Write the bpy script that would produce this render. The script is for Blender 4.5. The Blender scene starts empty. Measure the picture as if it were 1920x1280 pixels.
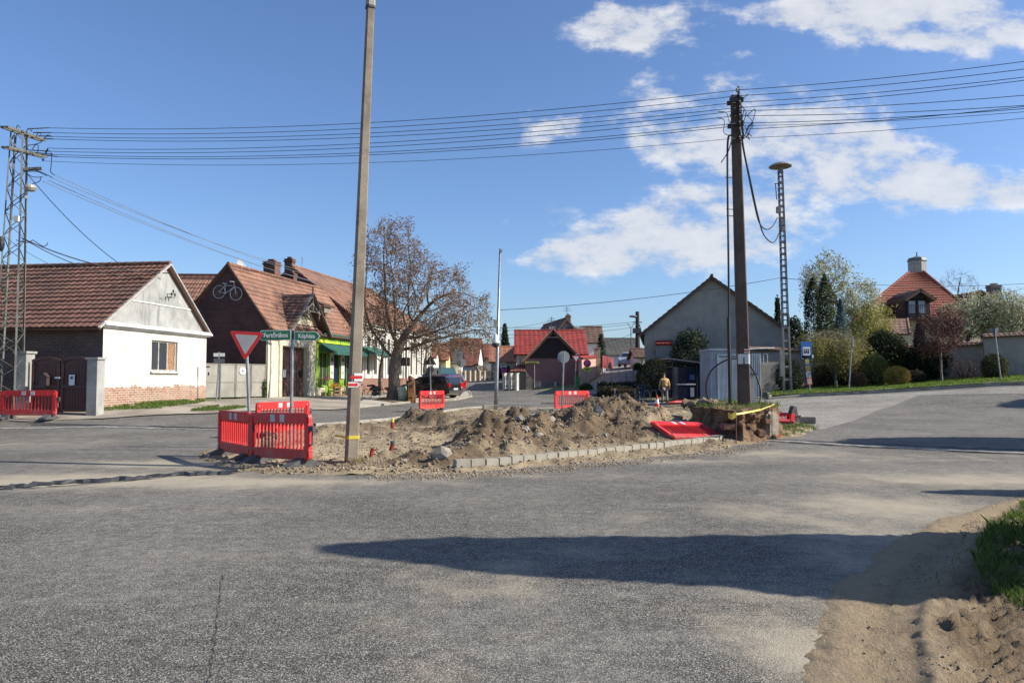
import bpy, bmesh, math, random
import numpy as np
from mathutils import Vector, Matrix, noise, geometry
from math import radians, sin, cos, pi, atan, atan2, tan, sqrt, floor
random.seed(7); RNG = np.random.default_rng(7)
SC = bpy.context.scene
COL = SC.collection
# ------------------------------------------------------------------ camera
F = 1400.0; CZ = 1.65; PITCH = atan(68/F)
cam_d = bpy.data.cameras.new('camera'); cam = bpy.data.objects.new('camera', cam_d); COL.objects.link(cam)
cam_d.sensor_width = 36; cam_d.lens = 36*F/1920; cam_d.clip_start = .05; cam_d.clip_end = 3000
cam.location = (0, 0, CZ); cam.rotation_euler = (pi/2+PITCH, 0, 0); SC.camera = cam
# ------------------------------------------------------------------ light
SUN_EL = radians(34); SX, SY = 1.0, -0.12
_sl = sqrt(SX*SX+SY*SY)
SUNV = Vector((SX/_sl*cos(SUN_EL), SY/_sl*cos(SUN_EL), sin(SUN_EL)))
sd = bpy.data.lights.new('sun', 'SUN'); sd.energy = 4.9; sd.angle = radians(.5); sd.color = (1, .93, .82)
so = bpy.data.objects.new('sun', sd); COL.objects.link(so)
so.rotation_euler = (-SUNV).to_track_quat('-Z', 'Y').to_euler()
SC.view_settings.view_transform = 'Standard'; SC.view_settings.look = 'None'
SC.view_settings.exposure = 0.62; SC.view_settings.gamma = 1.0
# ------------------------------------------------------------------ world: sky + clouds (direction space)
W = bpy.data.worlds.new('World'); SC.world = W; W.use_nodes = True
nt = W.node_tree; nt.nodes.clear()
def N(nt, t, **k):
    n = nt.nodes.new(t)
    for a, b in k.items(): setattr(n, a, b)
    return n
def L(nt, a, b): nt.links.new(a, b)
def mth(nt, op, a, b=None, c=None, clamp=False):
    n = N(nt, 'ShaderNodeMath', operation=op); n.use_clamp = clamp
    for i, v in enumerate((a, b, c)):
        if v is None: continue
        if isinstance(v, (int, float)): n.inputs[i].default_value = v
        else: L(nt, v, n.inputs[i])
    return n.outputs[0]
sky = N(nt, 'ShaderNodeTexSky', sky_type='NISHITA'); sky.sun_disc = False
sky.sun_elevation = SUN_EL; sky.sun_rotation = atan2(SX, SY)
sky.altitude = 200; sky.air_density = 1.0; sky.dust_density = 1.1; sky.ozone_density = 2.5
tc = N(nt, 'ShaderNodeTexCoord'); sep = N(nt, 'ShaderNodeSeparateXYZ'); L(nt, tc.outputs['Generated'], sep.inputs[0])
yy = mth(nt, 'MAXIMUM', sep.outputs[1], .05)
u = mth(nt, 'DIVIDE', sep.outputs[0], yy); v = mth(nt, 'DIVIDE', sep.outputs[2], yy)
cmb = N(nt, 'ShaderNodeCombineXYZ'); L(nt, u, cmb.inputs[0]); L(nt, v, cmb.inputs[1])
map_ = N(nt, 'ShaderNodeMapping'); map_.inputs['Scale'].default_value = (1, 1.9, 1); L(nt, cmb.outputs[0], map_.inputs[0])
n1 = N(nt, 'ShaderNodeTexNoise'); n1.inputs['Scale'].default_value = 13; n1.inputs['Detail'].default_value = 9; n1.inputs['Roughness'].default_value = .63
L(nt, map_.outputs[0], n1.inputs[0])
n2 = N(nt, 'ShaderNodeTexNoise'); n2.inputs['Scale'].default_value = 3.2; n2.inputs['Detail'].default_value = 3
L(nt, map_.outputs[0], n2.inputs[0])
BL = [(1205,50,105,58,.95),(1130,20,60,34,.6),(1300,22,70,30,.45),(1430,25,60,22,.35),(1560,5,110,36,.9),(1700,20,170,48,1.1),(1860,40,130,58,1.1),
      (1215,172,66,32,.9),(1028,230,70,34,.95),(1350,146,34,22,.8),(1430,140,60,18,.3),(1400,84,26,13,.5),
      (1420,262,180,70,1.0),(1560,240,140,52,.85),(1640,315,190,55,.95),(1235,262,70,36,.75),(1800,345,190,34,.9),(1900,360,120,26,.8),(1480,330,110,36,.5),
      (1290,430,150,58,1.1),(1360,405,110,40,.9),(1110,470,90,30,.7),(1180,455,120,42,1.0),(1060,487,80,22,1.0),(1420,445,130,40,.8),(1240,500,120,26,.4),
      (941,413,26,13,.6),(1280,356,20,15,.7),(898,517,36,15,.45),(1700,390,90,12,.4),(1640,60,60,24,.5),(1235,580,120,22,.25)]
tot = None
for (px, py, rx, ry, s) in BL:
    a = mth(nt, 'MULTIPLY', mth(nt, 'SUBTRACT', u, (px-960)/F), F/rx)
    b = mth(nt, 'MULTIPLY', mth(nt, 'SUBTRACT', v, (708-py)/F), F/ry)
    d = mth(nt, 'ADD', mth(nt, 'MULTIPLY', a, a), mth(nt, 'MULTIPLY', b, b))
    g = mth(nt, 'MULTIPLY', mth(nt, 'EXPONENT', mth(nt, 'MULTIPLY', d, -.8)), s)
    tot = g if tot is None else mth(nt, 'MAXIMUM', tot, g) if False else mth(nt, 'ADD', tot, g)
tot = mth(nt, 'MINIMUM', tot, 1.0)
f1 = mth(nt, 'MULTIPLY', mth(nt, 'SUBTRACT', n1.outputs[0], .5), 3.1)
f2 = mth(nt, 'MULTIPLY', mth(nt, 'SUBTRACT', n2.outputs[0], .5), 1.1)
dens = mth(nt, 'ADD', mth(nt, 'ADD', tot, f1), f2)
mr = N(nt, 'ShaderNodeMapRange', interpolation_type='SMOOTHSTEP'); L(nt, dens, mr.inputs[0])
mr.inputs[1].default_value = .40; mr.inputs[2].default_value = 1.22
front = mth(nt, 'GREATER_THAN', sep.outputs[1], .06)
thin = mth(nt, 'MULTIPLY', mth(nt, 'MINIMUM', mth(nt, 'MULTIPLY', tot, 1.8), 1.0), mth(nt, 'MULTIPLY', mr.outputs[0], .84))
cf = mth(nt, 'MULTIPLY', thin, front)
# cloud body colour: grey where dense and low, white on the lit rims
ccr = N(nt, 'ShaderNodeMix', data_type='RGBA')
gr = N(nt, 'ShaderNodeMapRange'); L(nt, mth(nt, 'ADD', tot, mth(nt, 'MULTIPLY', f1, -.55)), gr.inputs[0]); gr.inputs[1].default_value = .55; gr.inputs[2].default_value = 1.35
L(nt, gr.outputs[0], ccr.inputs[0]); ccr.inputs[6].default_value = (6.4, 6.4, 6.5, 1); ccr.inputs[7].default_value = (4.5, 4.75, 5.2, 1)
tint = N(nt, 'ShaderNodeMix', data_type='RGBA', blend_type='MULTIPLY'); tint.inputs[0].default_value = 1
L(nt, sky.outputs[0], tint.inputs[6]); tint.inputs[7].default_value = (.86, 1.0, 1.22, 1)
mx = N(nt, 'ShaderNodeMix', data_type='RGBA'); L(nt, cf, mx.inputs[0]); L(nt, tint.outputs[2], mx.inputs[6]); L(nt, ccr.outputs[2], mx.inputs[7])
bg = N(nt, 'ShaderNodeBackground'); L(nt, mx.outputs[2], bg.inputs[0]); bg.inputs[1].default_value = .092
wo = N(nt, 'ShaderNodeOutputWorld'); L(nt, bg.outputs[0], wo.inputs[0])
# ------------------------------------------------------------------ pixel helpers (measure the photo, place at real depth)
_sp, _cp = sin(PITCH), cos(PITCH)
def ray(px, py):
    a = (px-960)/F; b = (640-py)/F
    return Vector((a, _cp-b*_sp, _sp+b*_cp))
def P(px, py, Y):
    d = ray(px, py); t = Y/d.y
    return Vector((d.x*t, Y, CZ+d.z*t))
CP = [(-12,4,0),(0,1,0),(12,2,.05),(0,10,0),(10,12,0),(-4,14,0),(3,15,0),(8,17,0),(0,20,0),(0,27,0.02),(-60,10,.1),(60,10,.6),(0,-30,0),(-60,-30,0),(60,-30,.3),
      (-80,60,1.0),(80,60,2.6),(-80,150,2.0),(0,150,2.2),(80,150,4),(45,38,2.2)]
for (px, py, Y) in [(370,876,14.7),(0,864,15.3),(60,797,25.5),(190,766,28),(385,750,35.3),(500,745,41),(690,738,55.5),(790,722,68),(805,771,36),(930,763,40),
                    (900,714,90),(1000,728,62),(1250,752,46),(1290,746,46),(1370,750,42),(1477,737,41),(1517,738,41),(1700,726,42),(1865,716,37),(1900,722,34),
                    (1550,800,24),(1900,800,24),(1900,760,30),(1200,735,52),(20,775,27),(1180,689,75),(1110,716,58),(1150,700,66),(1060,738,52),(640,770,36),(1180,685,95)]:
    q = P(px, py, Y); CP.append((q.x, q.y, q.z))
CPA = np.array(CP, float); _n = len(CPA)
def _U(r2): return np.where(r2 > 1e-9, r2*np.log(np.maximum(r2, 1e-9)), 0)
_K = _U(((CPA[:, None, :2]-CPA[None, :, :2])**2).sum(2)) + np.eye(_n)*12
_Pm = np.hstack([np.ones((_n, 1)), CPA[:, :2]])
_A = np.vstack([np.hstack([_K, _Pm]), np.hstack([_Pm.T, np.zeros((3, 3))])])
_w = np.linalg.solve(_A, np.concatenate([CPA[:, 2], np.zeros(3)]))
def TA(x, y):
    x = np.asarray(x, float); y = np.asarray(y, float)
    xc = np.clip(x, -85, 85); yc = np.clip(y, -35, 150)
    r2 = (xc[..., None]-CPA[:, 0])**2+(yc[..., None]-CPA[:, 1])**2
    z = (_U(r2)*_w[:_n]).sum(-1)+_w[_n]+_w[_n+1]*xc+_w[_n+2]*yc
    return np.clip(z, -.4, 6)
def T(x, y): return float(TA(x, y))
def G(px, py):
    d = ray(px, py); lo = None; t = 1.5
    while t < 400:
        q = d*t
        if CZ+q.z < T(q.x, q.y): break
        lo = t; t *= 1.06
    a, b = lo or 1, t
    for _ in range(30):
        m = (a+b)/2; q = d*m
        if CZ+q.z < T(q.x, q.y): b = m
        else: a = m
    q = d*a
    return Vector((q.x, q.y, T(q.x, q.y)))
# ------------------------------------------------------------------ object helpers
def tag(o, label=None, cat=None, group=None, kind=None):
    if label: o['label'] = label
    if cat: o['category'] = cat
    if group: o['group'] = group
    if kind: o['kind'] = kind
    return o
def thing(name, label, cat, loc=(0,0,0), rotz=0, group=None):
    o = bpy.data.objects.new(name, None); COL.objects.link(o); o.empty_display_size = .2
    o.location = loc; o.rotation_euler = (0, 0, rotz); return tag(o, label, cat, group)
def kids(o): return [c for c in list(COL.objects) if c.parent == o]
def dup(root, loc, rotz=None, label=None, group=None):
    r = root.copy(); COL.objects.link(r); r.location = loc
    if rotz is not None: r.rotation_euler = (0, 0, rotz)
    if label: r['label'] = label
    if group: r['group'] = group
    for ch in list(root.children):
        c = ch.copy(); COL.objects.link(c); c.parent = r
        for g in list(ch.children):
            d = g.copy(); COL.objects.link(d); d.parent = c
    return r
class MB:
    def __init__(s): s.v = []; s.f = []; s.t = []; s.tint = 0.5
    def add(s, vs, fs, t=None):
        n = len(s.v); s.v += [tuple(q) for q in vs]; s.f += [tuple(i+n for i in f) for f in fs]
        s.t += [s.tint if t is None else t]*len(fs); return s
    def box(s, c, d, rz=0, M=None, t=None):
        x, y, z = d[0]/2, d[1]/2, d[2]/2
        vs = [Vector((a*x, b*y, e*z)) for e in (-1, 1) for b in (-1, 1) for a in (-1, 1)]
        if rz: R = Matrix.Rotation(rz, 3, 'Z'); vs = [R@q for q in vs]
        if M: vs = [M@q for q in vs]
        c = Vector(c); vs = [q+c for q in vs]
        return s.add(vs, [(0,2,3,1),(4,5,7,6),(0,1,5,4),(2,6,7,3),(0,4,6,2),(1,3,7,5)], t)
    def bar(s, a, b, w, h=None, t=None, up=(0,0,1)):
        a, b = Vector(a), Vector(b); h = h or w; d = (b-a); l = d.length
        if l < 1e-6: return s
        z = d/l; x = z.cross(Vector(up))
        if x.length < 1e-3: x = z.cross(Vector((1, 0, 0)))
        x.normalize(); y = z.cross(x)
        M = Matrix((x, y, z)).transposed()
        return s.box((a+b)/2, (w, h, l), M=M, t=t)
    def tube(s, pts, r, n=8, cap=True, t=None):
        pts = [Vector(p) for p in pts]; m = len(pts)
        rr = r if isinstance(r, (list, tuple)) else [r]*m
        vs = []; fs = []; prev = None
        for i, p in enumerate(pts):
            d = (pts[min(i+1, m-1)]-pts[max(i-1, 0)])
            if d.length < 1e-9: d = Vector((0, 0, 1))
            d.normalize()
            if prev is None:
                x = d.cross(Vector((0, 0, 1)))
                if x.length < .05: x = d.cross(Vector((0, 1, 0)))
            else: x = prev-d*prev.dot(d)
            if x.length < 1e-6: x = d.orthogonal()
            x.normalize(); prev = x; y = d.cross(x)
            for k in range(n):
                a = 2*pi*k/n; vs.append(p+(x*cos(a)+y*sin(a))*rr[i])
        for i in range(m-1):
            for k in range(n):
                a, b = i*n+k, i*n+(k+1) % n; fs.append((a, b, b+n, a+n))
        if cap: fs.append(tuple(range(n-1, -1, -1))); fs.append(tuple(range((m-1)*n, m*n)))
        return s.add(vs, fs, t)
    def lathe(s, prof, c=(0,0,0), n=20, M=None, t=None):
        c = Vector(c); vs = []; fs = []
        for (r, z) in prof:
            for k in range(n):
                a = 2*pi*k/n; q = Vector((r*cos(a), r*sin(a), z)); q = M@q if M else q; vs.append(q+c)
        for i in range(len(prof)-1):
            for k in range(n):
                a, b = i*n+k, i*n+(k+1) % n; fs.append((a, b, b+n, a+n))
        fs.append(tuple(range(n-1, -1, -1))); fs.append(tuple(range((len(prof)-1)*n, len(prof)*n)))
        return s.add(vs, fs, t)
    def prism(s, poly, ext, t=None):
        ext = Vector(ext); p = [Vector(q) for q in poly]; n = len(p)
        fs = [tuple(range(n)), tuple(range(2*n-1, n-1, -1))]
        fs += [((i+1) % n, i, i+n, (i+1) % n+n) for i in range(n)]
        return s.add(p+[q+ext for q in p], fs, t)
    def blob(s, c, r, amp=.25, sub=2, seed=0, t=None, fr=1.6):
        bm = bmesh.new(); bmesh.ops.create_icosphere(bm, subdivisions=sub, radius=1)
        vs = []
        for v in bm.verts:
            q = v.co.normalized(); k = 1+amp*noise.noise(q*fr+Vector((seed*7.3, seed*3.1, seed)))*1.6
            vs.append(Vector((c[0]+q.x*r[0]*k, c[1]+q.y*r[1]*k, c[2]+q.z*r[2]*k)))
        fs = [tuple(v.index for v in f.verts) for f in bm.faces]; bm.free()
        return s.add(vs, fs, t)
    def build(s, name, m, parent=None, world=False, smooth=False, link=True):
        vs = s.v
        if world and parent is not None:
            I = parent.matrix_basis.inverted(); vs = [tuple(I@Vector(q)) for q in vs]
        me = bpy.data.meshes.new(name); me.from_pydata(vs, [], s.f)
        at = me.attributes.new('tint', 'FLOAT', 'FACE'); at.data.foreach_set('value', s.t)
        me.materials.append(m)
        if smooth: me.polygons.foreach_set('use_smooth', [True]*len(me.polygons))
        me.validate(); me.update()
        o = bpy.data.objects.new(name, me); COL.objects.link(o)
        if parent is not None: o.parent = parent
        return o
def npmesh(name, m, verts, faces, tint, parent=None, smooth=False):
    me = bpy.data.meshes.new(name); nv = len(verts); nf = len(faces); k = faces.shape[1]
    me.vertices.add(nv); me.vertices.foreach_set('co', np.ascontiguousarray(verts, np.float32).ravel())
    me.loops.add(nf*k); me.loops.foreach_set('vertex_index', np.ascontiguousarray(faces, np.int32).ravel())
    me.polygons.add(nf); me.polygons.foreach_set('loop_start', np.arange(0, nf*k, k, dtype=np.int32))
    me.polygons.foreach_set('loop_total', np.full(nf, k, np.int32))
    if tint is not None:
        dom = 'POINT' if len(tint) == nv and nv != nf else 'FACE'
        at = me.attributes.new('tint', 'FLOAT', dom); at.data.foreach_set('value', np.ascontiguousarray(tint, np.float32))
    if smooth: me.polygons.foreach_set('use_smooth', [True]*nf)
    me.materials.append(m); me.update(calc_edges=True); me.validate()
    o = bpy.data.objects.new(name, me); COL.objects.link(o)
    if parent is not None: o.parent = parent
    return o
def leaves(name, m, C, size, tint, parent=None, aspect=.55, droop=0.0):
    """C (n,3) local centres; one small quad leaf at each."""
    n = len(C); a = RNG.normal(size=(n, 3)); a[:, 2] -= droop; a /= np.linalg.norm(a, axis=1)[:, None]
    b = RNG.normal(size=(n, 3)); b -= (b*a).sum(1)[:, None]*a; b /= np.linalg.norm(b, axis=1)[:, None]
    s = (np.asarray(size)*RNG.uniform(.6, 1.35, n))[:, None]
    a = a*s*.5; b = b*s*.5*aspect
    V = np.stack([C-a, C+b-a*.1, C+a, C-b-a*.1], 1).reshape(-1, 3)
    Fc = np.arange(n*4).reshape(n, 4)
    return npmesh(name, m, V, Fc, np.clip(tint, 0, 1), parent)
# ------------------------------------------------------------------ materials
def newmat(name):
    m = bpy.data.materials.new(name); m.use_nodes = True; t = m.node_tree; b = t.nodes['Principled BSDF']; return m, t, b
def C4(c): return (c[0], c[1], c[2], 1)
def nz(t, scale, detail=4, rough=.55, vec=None, dist=0):
    n = N(t, 'ShaderNodeTexNoise'); n.inputs['Scale'].default_value = scale; n.inputs['Detail'].default_value = detail
    n.inputs['Roughness'].default_value = rough; n.inputs['Distortion'].default_value = dist
    if vec is not None: L(t, vec, n.inputs[0])
    return n.outputs[0]
def mixc(t, f, a, b, mode='MIX'):
    n = N(t, 'ShaderNodeMix', data_type='RGBA', blend_type=mode)
    for i, v in ((0, f), (6, a), (7, b)):
        if isinstance(v, (int, float)): n.inputs[i].default_value = v
        elif isinstance(v, (tuple, list)): n.inputs[i].default_value = C4(v)
        else: L(t, v, n.inputs[i])
    return n.outputs[2]
def ramp(t, f, lo, hi, smooth=True):
    n = N(t, 'ShaderNodeMapRange'); n.interpolation_type = 'SMOOTHSTEP' if smooth else 'LINEAR'
    L(t, f, n.inputs[0]); n.inputs[1].default_value = lo; n.inputs[2].default_value = hi; return n.outputs[0]
def objco(t): return N(t, 'ShaderNodeTexCoord').outputs['Object']
def posco(t): return N(t, 'ShaderNodeNewGeometry').outputs['Position']
def attr(t, n='tint'): a = N(t, 'ShaderNodeAttribute'); a.attribute_name = n; return a.outputs['Fac']
def bumpn(t, b, h, s, d=.02):
    n = N(t, 'ShaderNodeBump'); n.inputs['Strength'].default_value = s; n.inputs['Distance'].default_value = d
    L(t, h, n.inputs['Height']); L(t, n.outputs[0], b.inputs['Normal'])
_mc = {}
def mat(col, rough=.75, col2=None, scale=3, metal=0, bump=.0, bs=40, fine=.12, name=None, spec=None):
    key = (tuple(col), rough, tuple(col2) if col2 else None, scale, metal, bump, bs, fine, name)
    if key in _mc: return _mc[key]
    m, t, b = newmat(name or 'surface'); vec = objco(t)
    c2 = col2 or tuple(x*.72 for x in col)
    c = mixc(t, ramp(t, nz(t, scale, 5, .6, vec), .35, .68), col, c2)
    f = nz(t, bs, 3, .6, vec)
    c = mixc(t, fine, c, mixc(t, f, (0, 0, 0), (1, 1, 1)), 'OVERLAY') if fine else c
    L(t, c, b.inputs['Base Color']); b.inputs['Metallic'].default_value = metal
    L(t, mth(t, 'ADD', mth(t, 'MULTIPLY', nz(t, scale*3, 3, .5, vec), .25), rough-.12), b.inputs['Roughness'])
    if spec is not None: b.inputs['Specular IOR Level'].default_value = spec
    if bump: bumpn(t, b, f, bump, .01)
    _mc[key] = m; return m
def glassmat(col=(.03, .035, .04), rough=.08):
    key = ('g', col, rough)
    if key in _mc: return _mc[key]
    m, t, b = newmat('window_glass'); L(t, mixc(t, nz(t, 1.3, 2, .5, objco(t)), col, tuple(x*1.8 for x in col)), b.inputs['Base Color'])
    b.inputs['Roughness'].default_value = rough; b.inputs['Specular IOR Level'].default_value = .8; _mc[key] = m; return m
def leafmat(a, bcol, trans=.25, name='foliage'):
    key = ('l', a, bcol)
    if key in _mc: return _mc[key]
    m, t, b = newmat(name); tt = attr(t); c = mixc(t, tt, a, bcol); L(t, c, b.inputs['Base Color']); b.inputs['Roughness'].default_value = .75
    b.inputs['Specular IOR Level'].default_value = .2
    tr = N(t, 'ShaderNodeBsdfTranslucent'); L(t, c, tr.inputs[0]); ms = N(t, 'ShaderNodeMixShader'); ms.inputs[0].default_value = trans
    L(t, b.outputs[0], ms.inputs[1]); L(t, tr.outputs[0], ms.inputs[2]); L(t, ms.outputs[0], t.nodes['Material Output'].inputs[0]); _mc[key] = m; return m
def tilemat(a, bcol, moss=(.05, .045, .03), mo=.5):
    key = ('t', a, bcol, mo)
    if key in _mc: return _mc[key]
    m, t, b = newmat('roof_tiles'); vec = objco(t)
    c = mixc(t, attr(t), a, bcol); c = mixc(t, mth(t, 'MULTIPLY', ramp(t, nz(t, .55, 6, .65, vec), .42, .72), mo), c, moss)
    c = mixc(t, mth(t, 'MULTIPLY', ramp(t, nz(t, 6, 4, .6, vec), .5, .8), .5), c, tuple(x*.5 for x in a))
    L(t, c, b.inputs['Base Color']); b.inputs['Roughness'].default_value = .85; bumpn(t, b, nz(t, 60, 3, .6, vec), .25, .01); _mc[key] = m; return m
def wallvec(t):
    s = N(t, 'ShaderNodeSeparateXYZ'); L(t, objco(t), s.inputs[0]); c = N(t, 'ShaderNodeCombineXYZ')
    L(t, mth(t, 'ADD', s.outputs[0], s.outputs[1]), c.inputs[0]); L(t, s.outputs[2], c.inputs[1]); return c.outputs[0], s
def brickmat(a, bcol, mortar, sc=1.0, grime=(.03, .02, .02), gr=.5, name='brick'):
    m, t, b = newmat(name); vec, s = wallvec(t)
    br = N(t, 'ShaderNodeTexBrick'); L(t, vec, br.inputs[0]); br.inputs['Scale'].default_value = sc
    br.inputs['Color1'].default_value = C4(a); br.inputs['Color2'].default_value = C4(bcol); br.inputs['Mortar'].default_value = C4(mortar)
    br.inputs['Brick Width'].default_value = .27; br.inputs['Row Height'].default_value = .085; br.inputs['Mortar Size'].default_value = .012
    c = mixc(t, mth(t, 'MULTIPLY', ramp(t, nz(t, .9, 6, .65, vec), .4, .7), gr), br.outputs[0], grime)
    c = mixc(t, .35, c, mixc(t, nz(t, 9, 4, .6, vec), (0, 0, 0), (1, 1, 1)), 'OVERLAY')
    L(t, c, b.inputs['Base Color']); b.inputs['Roughness'].default_value = .9; bumpn(t, b, mth(t, 'ADD', br.outputs['Fac'], nz(t, 30, 3, .6, vec)), -.4, .012); return m
def plastermat(a, bcol, brick=None, zb=.0, amp=.5, peel=0.0, stain=(.25, .24, .21), st=.5, name='plaster'):
    """painted render; bare brick shows below local height zb (noisy edge) and in peeled patches."""
    m, t, b = newmat(name); vec, s = wallvec(t)
    c = mixc(t, ramp(t, nz(t, 1.2, 6, .6, vec), .35, .7), a, bcol)
    mp = N(t, 'ShaderNodeMapping'); mp.inputs['Scale'].default_value = (3.5, .35, 1); L(t, vec, mp.inputs[0])
    c = mixc(t, mth(t, 'MULTIPLY', ramp(t, nz(t, 1, 5, .6, mp.outputs[0]), .52, .75), st), c, stain)
    c = mixc(t, mth(t, 'MULTIPLY', ramp(t, nz(t, .55, 8, .7, vec, .6), .53, .60), st*.55), c, tuple((x+y)*.5 for x, y in zip(bcol, stain)))
    c = mixc(t, mth(t, 'MULTIPLY', ramp(t, nz(t, 3.1, 8, .75, vec, 1.2), .60, .66), st*.7), c, stain)
    if brick:
        br = N(t, 'ShaderNodeTexBrick'); L(t, vec, br.inputs[0]); br.inputs['Scale'].default_value = 1
        br.inputs['Color1'].default_value = C4(brick); br.inputs['Color2'].default_value = C4(tuple(x*.6 for x in brick)); br.inputs['Mortar'].default_value = (.42, .36, .28, 1)
        br.inputs['Brick Width'].default_value = .29; br.inputs['Row Height'].default_value = .09; br.inputs['Mortar Size'].default_value = .014
        bc = mixc(t, mth(t, 'MULTIPLY', ramp(t, nz(t, 1.5, 6, .7, vec), .42, .6), .85), br.outputs[0], mixc(t, .4, br.outputs[0], (.40, .35, .27)))
        bc = mixc(t, mth(t, 'MULTIPLY', ramp(t, nz(t, 5, 5, .7, vec), .52, .66), .6), bc, tuple(x*.35 for x in brick))
        h = mth(t, 'ADD', s.outputs[2], mth(t, 'MULTIPLY', mth(t, 'SUBTRACT', nz(t, 2.2, 6, .65, vec), .5), amp))
        f = mth(t, 'LESS_THAN', h, zb); c = mixc(t, f, c, bc)
        if peel: c = mixc(t, mth(t, 'GREATER_THAN', nz(t, .8, 7, .7, vec), peel), c, bc)
    c = mixc(t, .15, c, mixc(t, nz(t, 25, 4, .6, vec), (0, 0, 0), (1, 1, 1)), 'OVERLAY')
    L(t, c, b.inputs['Base Color']); b.inputs['Roughness'].default_value = .92; bumpn(t, b, nz(t, 12, 6, .65, vec), .35, .012); return m
# ================================================================== GROUND
def vnoise(x, y, s, seed=0):
    x = np.asarray(x, float)*s+seed*17.13; y = np.asarray(y, float)*s+seed*9.71
    xi = np.floor(x).astype(np.int64); yi = np.floor(y).astype(np.int64); fx = x-xi; fy = y-yi
    fx = fx*fx*(3-2*fx); fy = fy*fy*(3-2*fy)
    def h(a, b):
        n = (a*374761393+b*668265263+seed*144269) & 0x7fffffff; n = ((n ^ (n >> 13))*1274126177) & 0x7fffffff
        return ((n ^ (n >> 16)) & 0xffff)/65535.0
    return (h(xi, yi)*(1-fx)+h(xi+1, yi)*fx)*(1-fy)+(h(xi, yi+1)*(1-fx)+h(xi+1, yi+1)*fx)*fy
def fbm(x, y, s, o=4, seed=0, r=.5):
    a = 0; k = 1; t = 0
    for i in range(o): a = a+k*vnoise(x, y, s*2**i, seed+i); t += k; k *= r
    return a/t
def inpoly(x, y, poly):
    ins = np.zeros(np.shape(x), bool); n = len(poly)
    for i in range(n):
        x1, y1 = poly[i]; x2, y2 = poly[(i+1) % n]
        c = ((y1 > y) != (y2 > y)) & (x < (x2-x1)*(y-y1)/((y2-y1) if abs(y2-y1) > 1e-12 else 1e-12)+x1)
        ins ^= c
    return ins
def pdist(x, y, poly):
    d = np.full(np.shape(x), 1e9); n = len(poly)
    for i in range(n):
        a = np.array(poly[i]); b = np.array(poly[(i+1) % n]); ab = b-a
        t = np.clip(((x-a[0])*ab[0]+(y-a[1])*ab[1])/max(ab@ab, 1e-9), 0, 1)
        d = np.minimum(d, np.hypot(x-a[0]-t*ab[0], y-a[1]-t*ab[1]))
    return d
def gp(*pts): return [(lambda q: (q.x, q.y))(G(*p)) if p[0] is not None else (p[1], p[2]) for p in pts]
def X(x, y): return (None, x, y)
def smooth(x): x = np.clip(x, 0, 1); return x*x*(3-2*x)
def sheet(name, m, poly, res, dz, zf=None, tf=None, kind='structure', label=None, cat=None, rough=0):
    b = []
    for i in range(len(poly)):
        p = Vector(poly[i]); q = Vector(poly[(i+1) % len(poly)]); k = max(1, int((q-p).length/res))
        for j in range(k):
            w = p.lerp(q, j/k)
            if rough and j: w += Vector((random.uniform(-rough, rough), random.uniform(-rough, rough)))
            b.append(w)
    xs = [p.x for p in b]; ys = [p.y for p in b]
    gx = np.arange(floor(min(xs)/res)*res, max(xs)+res, res); gy = np.arange(floor(min(ys)/res)*res, max(ys)+res, res)
    XX, YY = np.meshgrid(gx, gy); XX = XX.ravel(); YY = YY.ravel()
    bp = [(p.x, p.y) for p in b]; k = inpoly(XX, YY, bp); XX = XX[k]; YY = YY[k]
    k = pdist(XX, YY, poly) > res*.35; XX = XX[k]; YY = YY[k]
    vin = b+[Vector((a, c)) for a, c in zip(XX, YY)]; nb = len(b)
    vo, eo, fo, *_ = geometry.delaunay_2d_cdt(vin, [(i, (i+1) % nb) for i in range(nb)], [], 1, 1e-5)
    va = np.array([(p.x, p.y) for p in vo]); z = (zf or (lambda x, y: TA(x, y)))(va[:, 0], va[:, 1])+dz
    tn = tf(va[:, 0], va[:, 1]) if tf else np.zeros(len(va))
    fa = np.array([f for f in fo], np.int64)
    A = va[fa]; ar = (A[:, 1, 0]-A[:, 0, 0])*(A[:, 2, 1]-A[:, 0, 1])-(A[:, 1, 1]-A[:, 0, 1])*(A[:, 2, 0]-A[:, 0, 0])
    fa[ar < 0] = fa[ar < 0][:, ::-1]
    o = npmesh(name, m, np.c_[va, z], fa, tn, smooth=True)
    return tag(o, label, cat, None, kind)
def gridmesh(name, m, gx, gy, zf, tf=None, cull=None, kind='structure'):
    XX, YY = np.meshgrid(gx, gy); Z = zf(XX, YY); tn = tf(XX, YY).ravel() if tf else np.zeros(XX.size)
    nx, ny = len(gx), len(gy); i = np.arange(nx-1)[None, :]+np.arange(ny-1)[:, None]*nx; i = i.ravel()
    fa = np.stack([i, i+1, i+1+nx, i+nx], 1)
    if cull is not None:
        k = cull(XX, YY).ravel(); fa = fa[k[fa].any(1)]
    return tag(npmesh(name, m, np.c_[XX.ravel(), YY.ravel(), Z.ravel()], fa, tn, smooth=True), None, None, None, kind)
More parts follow.
